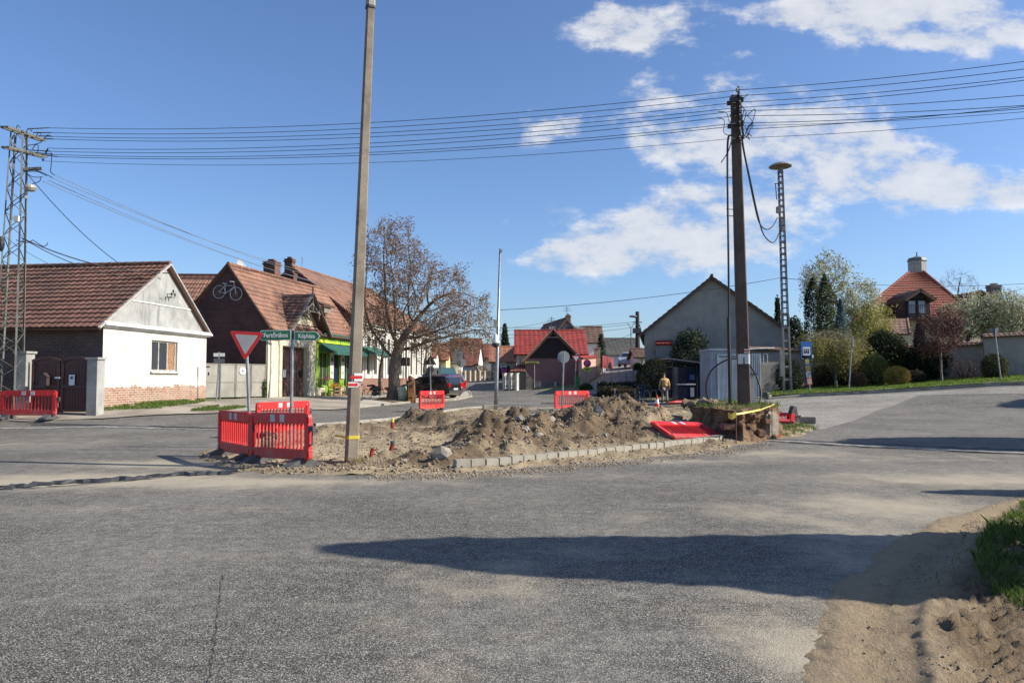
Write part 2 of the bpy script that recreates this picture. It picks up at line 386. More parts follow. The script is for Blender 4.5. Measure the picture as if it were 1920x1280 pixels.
# ---- materials
def asphaltmat(a=(.140, .130, .112), light=(.44, .40, .34), dust=(.40, .345, .25), name='asphalt', sc=92, contrast=.95, stripes=None):
    m, t, b = newmat(name); p = posco(t)
    vo = N(t, 'ShaderNodeTexVoronoi'); vo.inputs['Scale'].default_value = sc; vo.inputs['Randomness'].default_value = 1; L(t, p, vo.inputs[0])
    f = ramp(t, vo.outputs['Distance'], .15, .62)
    g = mixc(t, f, tuple(x*(1+.95*contrast) for x in a), tuple(x*(1-.72*contrast) for x in a))
    wn = N(t, 'ShaderNodeSeparateColor'); L(t, vo.outputs['Color'], wn.inputs[0])
    g = mixc(t, mth(t, 'MULTIPLY', mth(t, 'GREATER_THAN', wn.outputs[0], .80), mth(t, 'SUBTRACT', 1, f)), g, light)
    g = mixc(t, mth(t, 'MULTIPLY', ramp(t, nz(t, .35, 6, .6, p), .38, .66), .45), g, tuple(x*1.6 for x in a))
    g = mixc(t, mth(t, 'MULTIPLY', ramp(t, nz(t, 1.1, 5, .6, p), .52, .75), .30), g, tuple(x*.6 for x in a))
    mp = N(t, 'ShaderNodeMapping'); mp.inputs['Rotation'].default_value = (0, 0, .5); mp.inputs['Scale'].default_value = (.35, 2.2, 1); L(t, p, mp.inputs[0])
    g = mixc(t, mth(t, 'MULTIPLY', ramp(t, nz(t, .9, 9, .72, mp.outputs[0]), .52, .72), .36), g, tuple(x*2.0 for x in a))
    g = mixc(t, .42, g, mixc(t, ramp(t, nz(t, 48, 5, .75, p), .34, .66), (0, 0, 0), (1, 1, 1)), 'OVERLAY')
    g = mixc(t, .30, g, mixc(t, ramp(t, nz(t, 7, 6, .75, p), .3, .7), (0, 0, 0), (1, 1, 1)), 'OVERLAY')
    dz = mth(t, 'ADD', attr(t), mth(t, 'MULTIPLY', mth(t, 'SUBTRACT', nz(t, 1.6, 7, .68, p), .5), 1.1))
    dm = mth(t, 'MULTIPLY', ramp(t, mth(t, 'ADD', dz, mth(t, 'MULTIPLY', mth(t, 'SUBTRACT', nz(t, 45, 3, .7, p), .5), .8)), .12, .85), .85)
    g = mixc(t, dm, g, dust)
    L(t, g, b.inputs['Base Color']); b.inputs['Roughness'].default_value = .88; b.inputs['Specular IOR Level'].default_value = .3
    bumpn(t, b, mth(t, 'SUBTRACT', 1, vo.outputs['Distance']), .65, .006); return m
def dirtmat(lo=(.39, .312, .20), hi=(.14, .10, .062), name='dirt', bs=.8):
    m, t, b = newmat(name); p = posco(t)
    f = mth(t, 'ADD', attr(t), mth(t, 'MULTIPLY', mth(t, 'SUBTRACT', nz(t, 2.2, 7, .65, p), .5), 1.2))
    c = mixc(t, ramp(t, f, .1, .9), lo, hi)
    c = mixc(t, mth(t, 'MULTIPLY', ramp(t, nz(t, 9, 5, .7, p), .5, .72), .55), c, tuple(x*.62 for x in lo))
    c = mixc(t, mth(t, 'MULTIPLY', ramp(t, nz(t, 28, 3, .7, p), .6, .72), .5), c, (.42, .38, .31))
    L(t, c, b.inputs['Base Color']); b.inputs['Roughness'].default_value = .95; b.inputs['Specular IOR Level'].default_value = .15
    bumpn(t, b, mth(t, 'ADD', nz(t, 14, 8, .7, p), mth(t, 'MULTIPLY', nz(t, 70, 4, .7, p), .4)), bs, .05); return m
M_asph = asphaltmat(); M_old = asphaltmat((.235, .218, .185), (.40, .37, .32), (.42, .37, .29), 'worn_asphalt', 90, .6)
M_conc = mat((.45, .40, .325), .85, (.33, .29, .23), 1.2, bump=.3, bs=60, name='concrete')
M_pave = mat((.34, .295, .235), .9, (.20, .17, .13), .6, bump=.4, bs=35, fine=.3, name='gritty_pavement')
M_dirt = dirtmat(); M_kerb = mat((.33, .305, .25), .85, (.20, .18, .14), 2.5, bump=.35, bs=70, fine=.25, name='kerb_concrete')
def grassground():
    m, t, b = newmat('verge_ground'); p = posco(t)
    c = mixc(t, ramp(t, nz(t, .8, 7, .7, p), .42, .62), (.075, .115, .028), (.24, .20, .13))
    c = mixc(t, .5, c, mixc(t, nz(t, 30, 4, .7, p), (0, 0, 0), (1, 1, 1)), 'OVERLAY')
    L(t, c, b.inputs['Base Color']); b.inputs['Roughness'].default_value = .95; bumpn(t, b, nz(t, 30, 5, .7, p), .8, .04); return m
M_ground = grassground()
# ---- base terrain
ex = [-1800, -900, -400, -180, -110]; gx = np.array(ex+list(np.arange(-90, 91, 1.0))+[-e for e in ex[::-1]]); gy = np.array([-900, -300, -100]+list(np.arange(-40, 161, 1.0))+[220, 400, 900, 1800])
gridmesh('ground', M_ground, gx, gy, lambda x, y: TA(x, y)-.05)
# ---- asphalt
def dustmap(x, y):
    d = np.full(np.shape(x), -.05)
    for (px, py, rx, ry, s) in [(180,900,3.2,1.2,.95),(480,905,2.2,.7,.9),(720,905,2.5,.5,.5),(1000,890,3,.45,.45),(1250,865,3,.5,.6),(1450,850,2.5,1,.6),(1620,1000,.9,1.2,.55),(1500,1130,.35,.9,.9),(1490,1230,.35,.8,.9),(1400,1180,.5,.8,.45),(1590,1040,.6,.8,.7),(1680,950,1.5,1.2,.75),
                                (60,830,4,2,.35),(1700,860,4,1.5,.35),(1830,900,3,1.2,.7),(900,1140,.9,.5,.25),(1000,1060,2,.3,.25),(460,1240,.2,.5,.5),(350,870,2.5,.8,.9),(700,760,9,4,.15),(420,1060,.6,.3,.25)]:
        q = G(px, py); d = np.maximum(d, s*np.exp(-((x-q.x)/rx)**2-((y-q.y)/ry)**2))
    for (px, py, l, w, a, s) in [(880,1105,.9,.10,.5,.55),(960,1070,.8,.08,.55,.5),(1010,1045,1.2,.12,.35,.45),(760,1180,.5,.10,.6,.4),(1290,960,2.2,.15,.25,.4),(1420,965,2,.2,.35,.45),(1150,930,3,.2,.12,.35),(650,1020,2.5,.15,.15,.3),(1560,940,2.5,.3,.3,.6),(300,950,3,.25,.05,.4),(830,1250,.6,.08,.7,.35)]:
        q = G(px, py); ca, sa = cos(a), sin(a); u = (x-q.x)*ca+(y-q.y)*sa; v = -(x-q.x)*sa+(y-q.y)*ca; d = np.maximum(d, s*np.exp(-(u/l)**2-(v/max(w, .3))**2))
    return d
edgeR = [(1478,1290),(1517,1152),(1566,1093),(1667,1019),(1765,971),(1869,938),(1930,928)]
road = gp(X(4.5,-2), X(4.5,6), X(6.5,8.5), X(10,11), X(30,13.5), X(60,16), X(60,40), (1925,722), (1700,733), (1500,744), (1430,747), (1330,750), (1200,748), (1115,742), (1105,737), (1000,731), (940,728), (948,718), (930,711), X(-3.5,105), X(-7.5,105),
          (868,711), (862,722), (880,733), (884,744), (850,751), (800,752), (700,762), (640,768), (400,776), (190,786), (0,786), X(-60,27), X(-60,-20), X(4.5,-20))
sheet('asphalt_road', M_asph, road, .6, 0, tf=dustmap)
old = gp((1432,749),(1600,741),(1800,731),(1922,725),(1922,738),(1722,741),(1640,771),(1540,806),(1500,800),(1470,775))
sheet('old_road_surface', M_old, old, .6, .008, tf=lambda x, y: .12+0*x)
sheet('old_road_behind_island', M_old, gp((1060,752),(1200,753),(1290,754),(1440,765),(1432,750),(1330,752),(1200,750)), .6, .008, tf=lambda x, y: .25+0*x)
sheet('side_street', M_old, gp((1100,737),(1105,722),(1128,704),(1135,694),(1150,687),(1200,684),(1210,695),(1205,730),(1200,746),(1116,740)), 1.0, .012, tf=lambda x, y: .3+0*x)
sheet('pavement', M_pave, gp((-60,790),(190,785),(400,775),(640,767),(700,761),(690,748),(655,741),(500,744),(385,752),(192,770),(-60,772)), 1.0, .02, tf=None)
sheet('concrete_pavement', M_conc, gp((668,763),(690,746),(760,739),(800,737),(850,735),(878,734),(883,743),(850,750),(800,751),(740,757)), .8, .075)
sheet('tree_bed', M_dirt, gp((700,752),(735,744),(772,742),(778,752),(740,757)), .4, .11, tf=lambda x, y: .75+0*x, rough=.1)
def strip(name, m, pts, w, dz, h=0, res=.25, wob=.0):
    P2 = [G(*p) for p in pts]; mb = MB(); path = []
    for a, b in zip(P2, P2[1:]):
        k = max(1, int((b-a).length/res)); path += [a.lerp(b, j/k) for j in range(k)]
    path.append(P2[-1]); vs = []; fs = []
    for i, p in enumerate(path):
        d = (path[min(i+1, len(path)-1)]-path[max(i-1, 0)]); d.z = 0; d.normalize(); n = Vector((-d.y, d.x, 0))
        o = random.uniform(-wob, wob); ww = w*random.uniform(1-.5*bool(wob), 1+.4*bool(wob))
        for s, hh in ((-1, 0), (-.4, h), (.4, h*.8), (1, 0)):
            q = p+n*(ww*s/2+o); vs.append((q.x, q.y, T(q.x, q.y)+dz+hh*random.uniform(.5, 1.3)))
    for i in range(len(path)-1):
        for k in range(3): a = i*4+k; fs.append((a, a+4, a+5, a+1))
    mb.add(vs, fs); o = mb.build(name, m); return tag(o, None, None, None, 'structure')
M_tar = mat((.022, .022, .024), .55, (.05, .05, .05), 4, bump=.5, bs=30, name='bitumen')
M_joint = mat((.33, .31, .27), .9, (.14, .13, .12), 6, bump=.5, bs=40, name='joint_grit')
strip('road_trench_patch', M_joint, [(1440,826),(1600,835),(1760,843),(1925,850)], .42, .014, .012, wob=.06)
strip('road_joint', M_tar, [(1440,824),(1600,832),(1760,839),(1925,845)], .10, .02, .014, wob=.05)
strip('road_joint', M_tar, [(1480,830),(1600,838),(1760,846),(1925,853)], .07, .026, .012, wob=.04)
strip('road_trench_patch', M_joint, [(0,803),(200,800),(300,803),(425,806)], .35, .014, .012, wob=.05)
strip('road_joint', M_tar, [(60,797),(200,799),(300,801),(420,804)], .07, .02, .02, wob=.06)
strip('road_crack', M_tar, [(416,1075),(412,1120),(404,1180),(398,1240),(392,1290)], .005, .004, .0, wob=.014, res=.05)
strip('bitumen_seam', M_tar, [(-10,921),(120,912),(250,901),(330,893)], .035, .012, .012, wob=.03, res=.1)
tp = strip('torn_bitumen_sheet', M_tar, [(0,917),(100,907),(170,903),(250,899),(310,892),(370,889),(440,888)], .26, .012, .05, wob=.09, res=.09)
del tp['kind']; tag(tp, 'long torn strip of black bitumen membrane lying across the road at left', 'membrane')
# ---- verge bottom right: tracked mud
vpoly = gp(*edgeR)+[(13,12.2),(12,2),(1.2,2)]
vout = [(x-.45, y+.12) for x, y in vpoly[:7]]+[(13,12.6),(12,2),(.7,2)]
def vergez(x, y):
    e = pdist(x, y, vpoly[:7]+[vpoly[6]][:0]) if False else None
    d = np.full(np.shape(x), 1e9)
    for i in range(6):
        a = np.array(vpoly[i]); b = np.array(vpoly[i+1]); ab = b-a; t = np.clip(((x-a[0])*ab[0]+(y-a[1])*ab[1])/(ab@ab), 0, 1); d = np.minimum(d, np.hypot(x-a[0]-t*ab[0], y-a[1]-t*ab[1]))
    sg = np.where(inpoly(x, y, vpoly), 1, -1)*d+(fbm(x, y, 1.2, 3, 71)-.5)*.22+(fbm(x, y, 11, 4, 72, .7)-.5)*.20; s = smooth(sg/.3); far = smooth((d-.55)/.35)
    z = TA(x, y)-.016+.034*smooth((sg+.06)/.22)+.03*s*fbm(x, y, 1.5, 3, 3)
    # tyre tread bands that follow the edge
    tr = np.exp(-((d-.42)/.14)**2)*(.012*np.sin(y*60+x*24)-.02)+np.exp(-((d-1.05)/.15)**2)*(.028*np.sin(y*52-x*30)-.04)+np.exp(-((d-.70)/.05)**2)*.03
    z = z+tr*s+far*(.045*np.abs(fbm(x, y, 4.5, 4, 5, .6)-.5)*2+.06*np.abs(fbm(x, y, 11, 3, 8, .6)-.5)*2+.05*smooth((vnoise(x, y, 13, 77)-.6)/.15)*vnoise(x, y, 2, 78))
    z = z+.028*s*(fbm(x, y, 16, 3, 9, .65)-.4)+far*.05*np.abs(fbm(x, y, 19, 2, 10)-.5)
    z = z+.16*smooth((d-2.2)/1.6)
    return z
def vergetone(x, y):
    d = np.full(np.shape(x), 1e9)
    for i in range(6):
        a = np.array(vpoly[i]); b = np.array(vpoly[i+1]); ab = b-a; t = np.clip(((x-a[0])*ab[0]+(y-a[1])*ab[1])/(ab@ab), 0, 1); d = np.minimum(d, np.hypot(x-a[0]-t*ab[0], y-a[1]-t*ab[1]))
    return .02+.38*fbm(x, y, 2.2, 4, 14)*smooth(d/.5)+.75*smooth((d-.62)/.35)*fbm(x, y, 1.9, 4, 4)
M_mud = dirtmat((.37, .285, .185), (.15, .105, .065), 'verge_mud', 1.0)
vs_ = [p for p in vout]
vy = [2.5]
while vy[-1] < 13: vy.append(vy[-1]+.027*(vy[-1]/4)**1.2)
gridmesh('dirt_verge', M_mud, np.arange(.6, 12.6, .03), np.array(vy), vergez, vergetone, cull=lambda x, y: inpoly(x, y, vout))
# ---- grass blades
def blades(name, m, n, inside, bbox, zf, h, w=.006, label=None, lean=.35, thr=.40):
    x = RNG.uniform(bbox[0], bbox[1], n*3); y = RNG.uniform(bbox[2], bbox[3], n*3); k = inside(x, y); x = x[k][:n]; y = y[k][:n]
    k = fbm(x, y, 1.7, 3, 12) > thr; x = x[k]; y = y[k]; n = len(x)
    z = zf(x, y); hh = h*RNG.uniform(.35, 1.2, n); a = RNG.uniform(0, 2*pi, n); l = RNG.uniform(0, lean, n)*hh*1.3; b = RNG.uniform(0, 2*pi, n)
    c = np.c_[x, y, z-.01]; wv = np.c_[np.cos(a), np.sin(a), 0*a]*w*RNG.uniform(.7, 1.5, n)[:, None]
    mid = c+np.c_[np.cos(b)*l*.35, np.sin(b)*l*.35, hh*.6]; tip = c+np.c_[np.cos(b)*l, np.sin(b)*l, hh]
    V = np.stack([c-wv, c+wv, mid+wv*.7, tip, mid-wv*.7], 1).reshape(-1, 3); Fc = np.arange(n*5).reshape(n, 5)
    return tag(npmesh(name, m, V, Fc, RNG.uniform(0, 1, n)), label, 'grass', None, 'stuff')
M_grass = leafmat((.05, .11, .018), (.17, .215, .05), .35, 'grass')
M_dry = leafmat((.20, .19, .07), (.34, .28, .15), .3, 'dry_grass')
gpl = gp((1940,940),(1885,970),(1838,1025),(1822,1080),(1848,1130),(1900,1150),(1990,1170))+[(9,4.0),(12,9.6)]
bb = (min(p[0] for p in gpl), max(p[0] for p in gpl), min(p[1] for p in gpl), max(p[1] for p in gpl))
blades('grass', M_grass, 75000, lambda x, y: inpoly(x+(fbm(x, y, 3, 3, 2)-.5)*.25, y, gpl), bb, vergez, .115, .003, 'thick green grass on the roadside bank at right edge', .8)
blades('grass', M_dry, 1500, lambda x, y: inpoly(x, y, [(p[0]-.35, p[1]) for p in gpl]), (bb[0]-.4, bb[1], bb[2], bb[3]), vergez, .10, .003, 'dry stray grass tufts along the muddy bank edge', .8)
# right verge
rv = gp((1440,745),(1500,741),(1700,731),(1922,719))+gp((1980,716),(1980,704),(1900,704),(1700,716),(1500,727),(1455,733))
sheet('grass_verge', M_ground, rv, .8, .10)
blades('grass', leafmat((.09, .17, .025), (.22, .28, .06), .35, 'g2'), 26000, lambda x, y: inpoly(x, y, rv), (min(p[0] for p in rv), max(p[0] for p in rv), min(p[1] for p in rv), max(p[1] for p in rv)), lambda x, y: TA(x, y)+.1, .11, .014, 'sunlit green grass of the verge under the garden shrubs')
lv = gp((190,772),(300,767),(384,756),(384,751),(190,766))
blades('grass', M_grass, 5000, lambda x, y: inpoly(x, y, lv), (min(p[0] for p in lv), max(p[0] for p in lv), min(p[1] for p in lv), max(p[1] for p in lv)), lambda x, y: TA(x, y)+.05, .11, .012, 'green grass strip at the foot of the whitewashed house')
lv2 = gp((350,773),(430,770),(470,764),(400,763))
blades('grass', M_grass, 2500, lambda x, y: inpoly(x, y, lv2), (min(p[0] for p in lv2), max(p[0] for p in lv2), min(p[1] for p in lv2), max(p[1] for p in lv2)), lambda x, y: TA(x, y)+.05, .09, .012, 'grass patch around the double sign post by the grey gate')
# ---- kerbs
def kerbline(name, pts, w, h, m, inset=0.0):
    P2 = [G(*p) for p in pts]; path = []
    for a, b in zip(P2, P2[1:]):
        k = max(1, int((b-a).length/.5)); path += [a.lerp(b, j/k) for j in range(k)]
    path.append(P2[-1]); vs = []; fs = []
    for i, p in enumerate(path):
        d = (path[min(i+1, len(path)-1)]-path[max(i-1, 0)]); d.z = 0; d.normalize(); n = Vector((-d.y, d.x, 0)); z = T(p.x, p.y)
        for s, hh in ((-1, -.1), (-1, h-.015), (-.85, h), (.85, h), (1, h-.015), (1, -.1)):
            q = p+n*(w*s/2); vs.append((q.x, q.y, z+hh))
    for i in range(len(path)-1):
        for k in range(5): a = i*6+k; fs.append((a, a+6, a+7, a+1))
    mb = MB(); mb.add(vs, fs); return tag(mb.build(name, m), None, None, None, 'structure')
kerbline('kerb', [(1440,749),(1500,743.5),(1700,733.5),(1922,721)], .15, .12, M_kerb)
kerbline('kerb', [(1445,748),(1440,738),(1460,731)], .15, .12, M_kerb)
kerbline('kerb', [(590,799),(650,795),(720,789),(760,784),(820,774),(870,767),(930,763)], .14, .10, M_kerb)
kerbline('kerb', [(1015,757),(1100,757.5),(1180,757)], .14, .12, M_kerb)
kerbline('kerb', [(668,764),(740,758),(800,752),(850,751),(884,744),(879,734)], .14, .10, M_kerb)
# ================================================================== EXCAVATION
isl = gp((345,852),(420,835),(520,812),(585,799),(700,791),(760,784),(850,769),(930,763.5),(1010,758),(1120,758),(1236,757),(1300,762),(1330,790),(1385,800),(1480,800),(1545,799),(1520,815),(1440,829),(1395,836),(1355,846),(1250,857),(1130,868),(1000,879),(850,890),(700,893),(590,893),(500,889),(440,884),(370,868))
HP = [(1160,25,1.0,1.2,.62),(1110,26.5,1.3,1.3,.45),(1060,24,1.3,1.3,.35),(1235,24.5,.8,1.0,.28),(903,17,.6,.8,.36),(945,17.3,.7,.7,.36),(930,20.5,1.1,1.0,.22),(860,21.5,1.2,.9,.16),(760,20,1.0,.8,.10),(1000,18.2,.7,.8,.38),(1060,20,1.0,1.2,.38),
      (985,21.5,.9,.8,.34),(776,26.3,.5,.55,.42),(812,25.6,.6,.55,.33),(860,25,.6,.6,.2),(1140,19.6,1.4,1.1,.30),(1215,19.3,.8,.8,.12),(790,14.4,.5,.35,.20),(840,14.0,.35,.3,.14),(730,15.2,.5,.3,.13),
      (635,21.5,1.2,.5,.20),(700,22,.8,.5,.14),(560,18.5,.5,.5,.06),(905,15.2,.7,.5,.22),(1020,15.9,.9,.5,.24),(1110,17.2,.8,.6,.22),(1330,33,.8,1.5,.3),(1210,33,1.2,1.2,.1)]
HX = [((p[0]-960)/F*p[1], p[1]) + p[2:] for p in HP]
TR = [(1262,23.2,.55,1.2,-.28)]
def heapsum(x, y):
    h = 0*x
    for (cx, cy, sx, sy, a) in HX: h = h+a*np.exp(-(np.abs((x-cx)/sx)**2.0)*.9-(np.abs((y-cy)/sy)**2.0)*.9)
    return h
def islz(x, y):
    ins = inpoly(x, y, isl); d = pdist(x, y, isl); d = np.where(ins, d, -d)+(fbm(x, y, 2.2, 3, 31)-.5)*.35
    e = smooth(d/.45); hs = heapsum(x, y); rough = .35+np.clip(hs*2.6, 0, 1.2)
    c = np.abs(fbm(x, y, 1.3, 5, 21, .62)-.5)*2; cl = vnoise(x+.1*fbm(x, y, 3, 2, 51), y, 2.6, 52); cl = smooth((cl-.5)/.16)
    h = .02+hs*(.72+.8*fbm(x, y, 1.7, 3, 22))+rough*.06*cl+rough*(.24*(c-.22)+.085*(fbm(x, y, 5.5, 3, 24, .6)-.45)+.05*np.abs(fbm(x, y, 9, 2, 25)-.5))+.035*(fbm(x, y, 2.2, 4, 27)-.5)
    # sharp clods
    k = vnoise(x, y, 4.2, 41); h = h+rough*.07*smooth((k-.62)/.12)
    px, py, sx, sy, a = TR[0]; tx = (px-960)/F*py; h = h+a*np.exp(-((x-tx)/sx)**4-((y-py)/sy)**4)
    return TA(x, y)+np.where(d > -.3, e*h+(1-e)*-.03+.012*e, -.1)
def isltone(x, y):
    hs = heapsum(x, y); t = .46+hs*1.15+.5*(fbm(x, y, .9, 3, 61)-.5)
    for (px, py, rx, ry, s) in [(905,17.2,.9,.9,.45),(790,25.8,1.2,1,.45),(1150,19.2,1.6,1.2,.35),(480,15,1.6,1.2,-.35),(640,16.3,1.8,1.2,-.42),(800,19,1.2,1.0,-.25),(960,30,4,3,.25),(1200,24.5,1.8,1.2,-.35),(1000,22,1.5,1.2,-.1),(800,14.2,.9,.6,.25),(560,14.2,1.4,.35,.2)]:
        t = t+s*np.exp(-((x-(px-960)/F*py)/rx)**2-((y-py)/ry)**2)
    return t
ys = [12.8]
while ys[-1] < 39: ys.append(ys[-1]+.04*(ys[-1]/13)**1.6)
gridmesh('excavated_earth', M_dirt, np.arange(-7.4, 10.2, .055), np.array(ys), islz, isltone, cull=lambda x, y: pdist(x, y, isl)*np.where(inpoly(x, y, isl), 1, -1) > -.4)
def IZ(x, y): return float(islz(np.array([x]), np.array([y]))[0])
def GI(px, Y): x = (px-960)/F*Y; return Vector((x, Y, IZ(x, Y)))
# loose pebbles and crumbs: too many to count
def crumbs(name, m, n, zf, pf, smin, smax, label, cat='gravel', tone=None):
    x, y = pf(n); n = len(x); z = zf(x, y); s = RNG.uniform(smin, smax, n)**1.0
    base = np.array([(0, 0, 1), (1, 0, 0), (0, 1, 0), (-1, 0, 0), (0, -1, 0), (0, 0, -1)], float)
    V = base[None]*(RNG.uniform(.5, 1.2, (n, 6, 1)))*s[:, None, None]; a = RNG.uniform(0, 2*pi, n)
    ca, sa = np.cos(a)[:, None], np.sin(a)[:, None]; V = np.stack([V[..., 0]*ca-V[..., 1]*sa, V[..., 0]*sa+V[..., 1]*ca, V[..., 2]*.75], -1)
    V += np.c_[x, y, z+s*.2][:, None]; V = V.reshape(-1, 3)
    f = np.array([(0,1,2),(0,2,3),(0,3,4),(0,4,1),(5,2,1),(5,3,2),(5,4,3),(5,1,4)]); Fc = (f[None]+(np.arange(n)*6)[:, None, None]).reshape(-1, 3)
    return tag(npmesh(name, m, V, Fc, np.repeat(RNG.uniform(0, 1, n), 8)), label, cat, None, 'stuff')
M_crumb = leafmat((.13, .095, .062), (.34, .275, .20), 0, 'crumbs')
def pf_isl(n):
    x = RNG.uniform(-7, 9, n*4); y = 13+RNG.uniform(0, 1, n*4)**1.6*22; k = inpoly(x, y, isl) & (RNG.uniform(0, 1, n*4) < .25+np.clip(heapsum(x, y)*1.6, 0, .8)); return x[k][:n], y[k][:n]
crumbs('loose_gravel', M_crumb, 9000, islz, pf_isl, .012, .05, 'loose stones and crumbs scattered over the dug up earth')
def pf_front(n):
    t = RNG.uniform(0, 1, n); a = [gp((700,895))[0], gp((860,893))[0], gp((1130,872))[0], gp((1360,848))[0], gp((1440,832))[0]]; xs = np.interp(t, [0, .2, .55, .85, 1], [p[0] for p in a]); yv = np.interp(t, [0, .2, .55, .85, 1], [p[1] for p in a])
    return xs+RNG.normal(0, .12, n), yv+RNG.normal(0, .20, n)
crumbs('loose_gravel', M_crumb, 2600, lambda x, y: np.maximum(islz(x, y), TA(x, y)), pf_front, .006, .028, 'fine earth crumbs spilled along the front kerb onto the asphalt')
def pf_v(n):
    x = RNG.uniform(1.2, 7, n*3); y = RNG.uniform(3, 11, n*3); k = inpoly(x, y, vpoly) & (fbm(x, y, 1.1, 3, 4) > .42) & (vergetone(x, y) > .22); return x[k][:n], y[k][:n]
crumbs('loose_gravel', M_crumb, 5000, vergez, pf_v, .003, .014, 'small stones and clods lying on the muddy verge')
# broken concrete and stones, each its own thing
M_chunk = mat((.29, .26, .21), .9, (.19, .16, .12), 3, bump=.6, bs=25, fine=.3, name='broken_concrete')
M_clod = mat((.24, .175, .115), .95, (.15, .105, .07), 5, bump=.8, bs=20, fine=.35, name='earth_clod')
protoR = []
for i in range(7):
    mb = MB(); mb.blob((0,0,0), (.5, .38, .27), .55, 2 if i > 3 else 1, i+3, fr=1.4); protoR.append(mb)
spots = [(832,13.9,.34),(1000,21.2,.40),(1020,22,.35),(975,20.5,.30),(985,17.3,.26),(1008,17.0,.24),(1085,20.4,.42),(1120,19.5,.5),(1060,22.2,.3),(1045,21,.34),(1075,22,.3),(1010,20.2,.3),(968,19.4,.26),(940,18,.22),(1038,19.2,.24),
         (745,13.75,.16),(760,13.9,.12),(778,13.6,.1),(805,13.6,.13),(850,13.5,.1),(820,14.2,.2),(800,14.6,.18),(775,14.4,.15),(1170,20.2,.22),(1195,20.8,.2),(1150,21,.26),(1135,18.4,.15),(1090,17.6,.18),(990,16,.2),(962,15.6,.17),
         (1005,23,.28),(1025,23.5,.3),(960,20.6,.2),(1050,18.2,.15),(1110,23,.2),(955,17,.16),(925,16.6,.15),(880,15.3,.16),(868,16.3,.13),(850,16.0,.12),(1230,19.6,.14),(1260,19.9,.12),(910,16.0,.14),(1180,18.6,.12),(1070,16.6,.16),
         (1033,20.6,.25),(1003,19,.2),(992,22.2,.25),(1096,21.5,.24),(1140,22.6,.2)]
first = {}
for i, (px, Y, s) in enumerate(spots):
    q = GI(px, Y); k = i % 7; big = s > .21
    if (k, big) not in first:
        o = protoR[k].build('rubble_chunk' if big else 'stone', M_chunk if (big or i % 3) else M_clod); first[(k, big)] = o
    else: o = first[(k, big)].copy(); COL.objects.link(o)
    o.location = q+Vector((0, 0, s*.12)); o.scale = (s*1.1, s*1.1, s*1.2); o.rotation_euler = (random.uniform(-.4, .4), random.uniform(-.3, .3), random.uniform(0, 6.28))
    if big: tag(o, 'grey angular chunk of broken concrete lying on the heaped earth', 'rubble chunk', 'concrete chunks on the earth heaps')
    else: tag(o, 'small brownish stone or clod lying on the dug up earth', 'stone', 'small stones on the dug up earth')
# front kerb stones
kp = [G(*p) for p in [(851,882),(905,878.5),(960,873.5),(1040,866),(1130,856),(1220,846),(1300,836),(1352,828)]]
cum = [0]
for a, b in zip(kp, kp[1:]): cum.append(cum[-1]+(b-a).length)
def along(s):
    for i in range(len(kp)-1):
        if s <= cum[i+1] or i == len(kp)-2:
            return kp[i].lerp(kp[i+1], (s-cum[i])/(cum[i+1]-cum[i])), (kp[i+1]-kp[i]).normalized()
def blockmesh(l, w, h, bev=.012):
    bm = bmesh.new(); bmesh.ops.create_cube(bm, size=1)
    for v in bm.verts: v.co = Vector((v.co.x*l, v.co.y*w, v.co.z*h+h/2))
    bmesh.ops.bevel(bm, geom=list(bm.edges), offset=bev, segments=2, affect='EDGES')
    mb = MB(); mb.add([v.co.copy() for v in bm.verts], [tuple(v.index for v in f.verts) for f in bm.faces]); bm.free(); return mb
ks0 = blockmesh(.290, .15, .21).build('kerb_stone', M_kerb); s = .15; i = 0
while s < cum[-1]:
    q, d = along(s); o = ks0 if i == 0 else ks0.copy()
    if i: COL.objects.link(o)
    o.location = (q.x+random.uniform(-.006, .006), q.y+.07+random.uniform(-.01, .01), T(q.x, q.y)-.03+random.uniform(-.008, .008)); o.rotation_euler = (random.uniform(-.02, .02), random.uniform(-.015, .015), atan2(d.y, d.x)+random.uniform(-.025, .025))
    tag(o, 'pale concrete kerb stone set upright in the curved front row beside the earth', 'kerb stone', 'kerb stones in the curved front row'); s += .293; i += 1
ks1 = blockmesh(.5, .25, .22).build('paving_block', M_kerb)
for i, (px, Y, rz) in enumerate([(1002,33,.1),(1018,33.2,.2),(1032,33.6,-.1),(915,37,.3),(924,37.5,0),(1046,33.5,.15)]):
    o = ks1 if i == 0 else ks1.copy()
    if i: COL.objects.link(o)
    q = GI(px, Y); o.location = (q.x, q.y, q.z-.02); o.rotation_euler = (.05, 0, rz)
    if i in (3, 4): tag(o, 'pale kerb block dumped beside the foot of the thin galvanised lamp post', 'kerb block', 'kerb blocks at the lamp post foot')
    else: tag(o, 'loose pale kerb block in the row behind the round sign post', 'kerb block', 'loose kerb blocks in the back row')
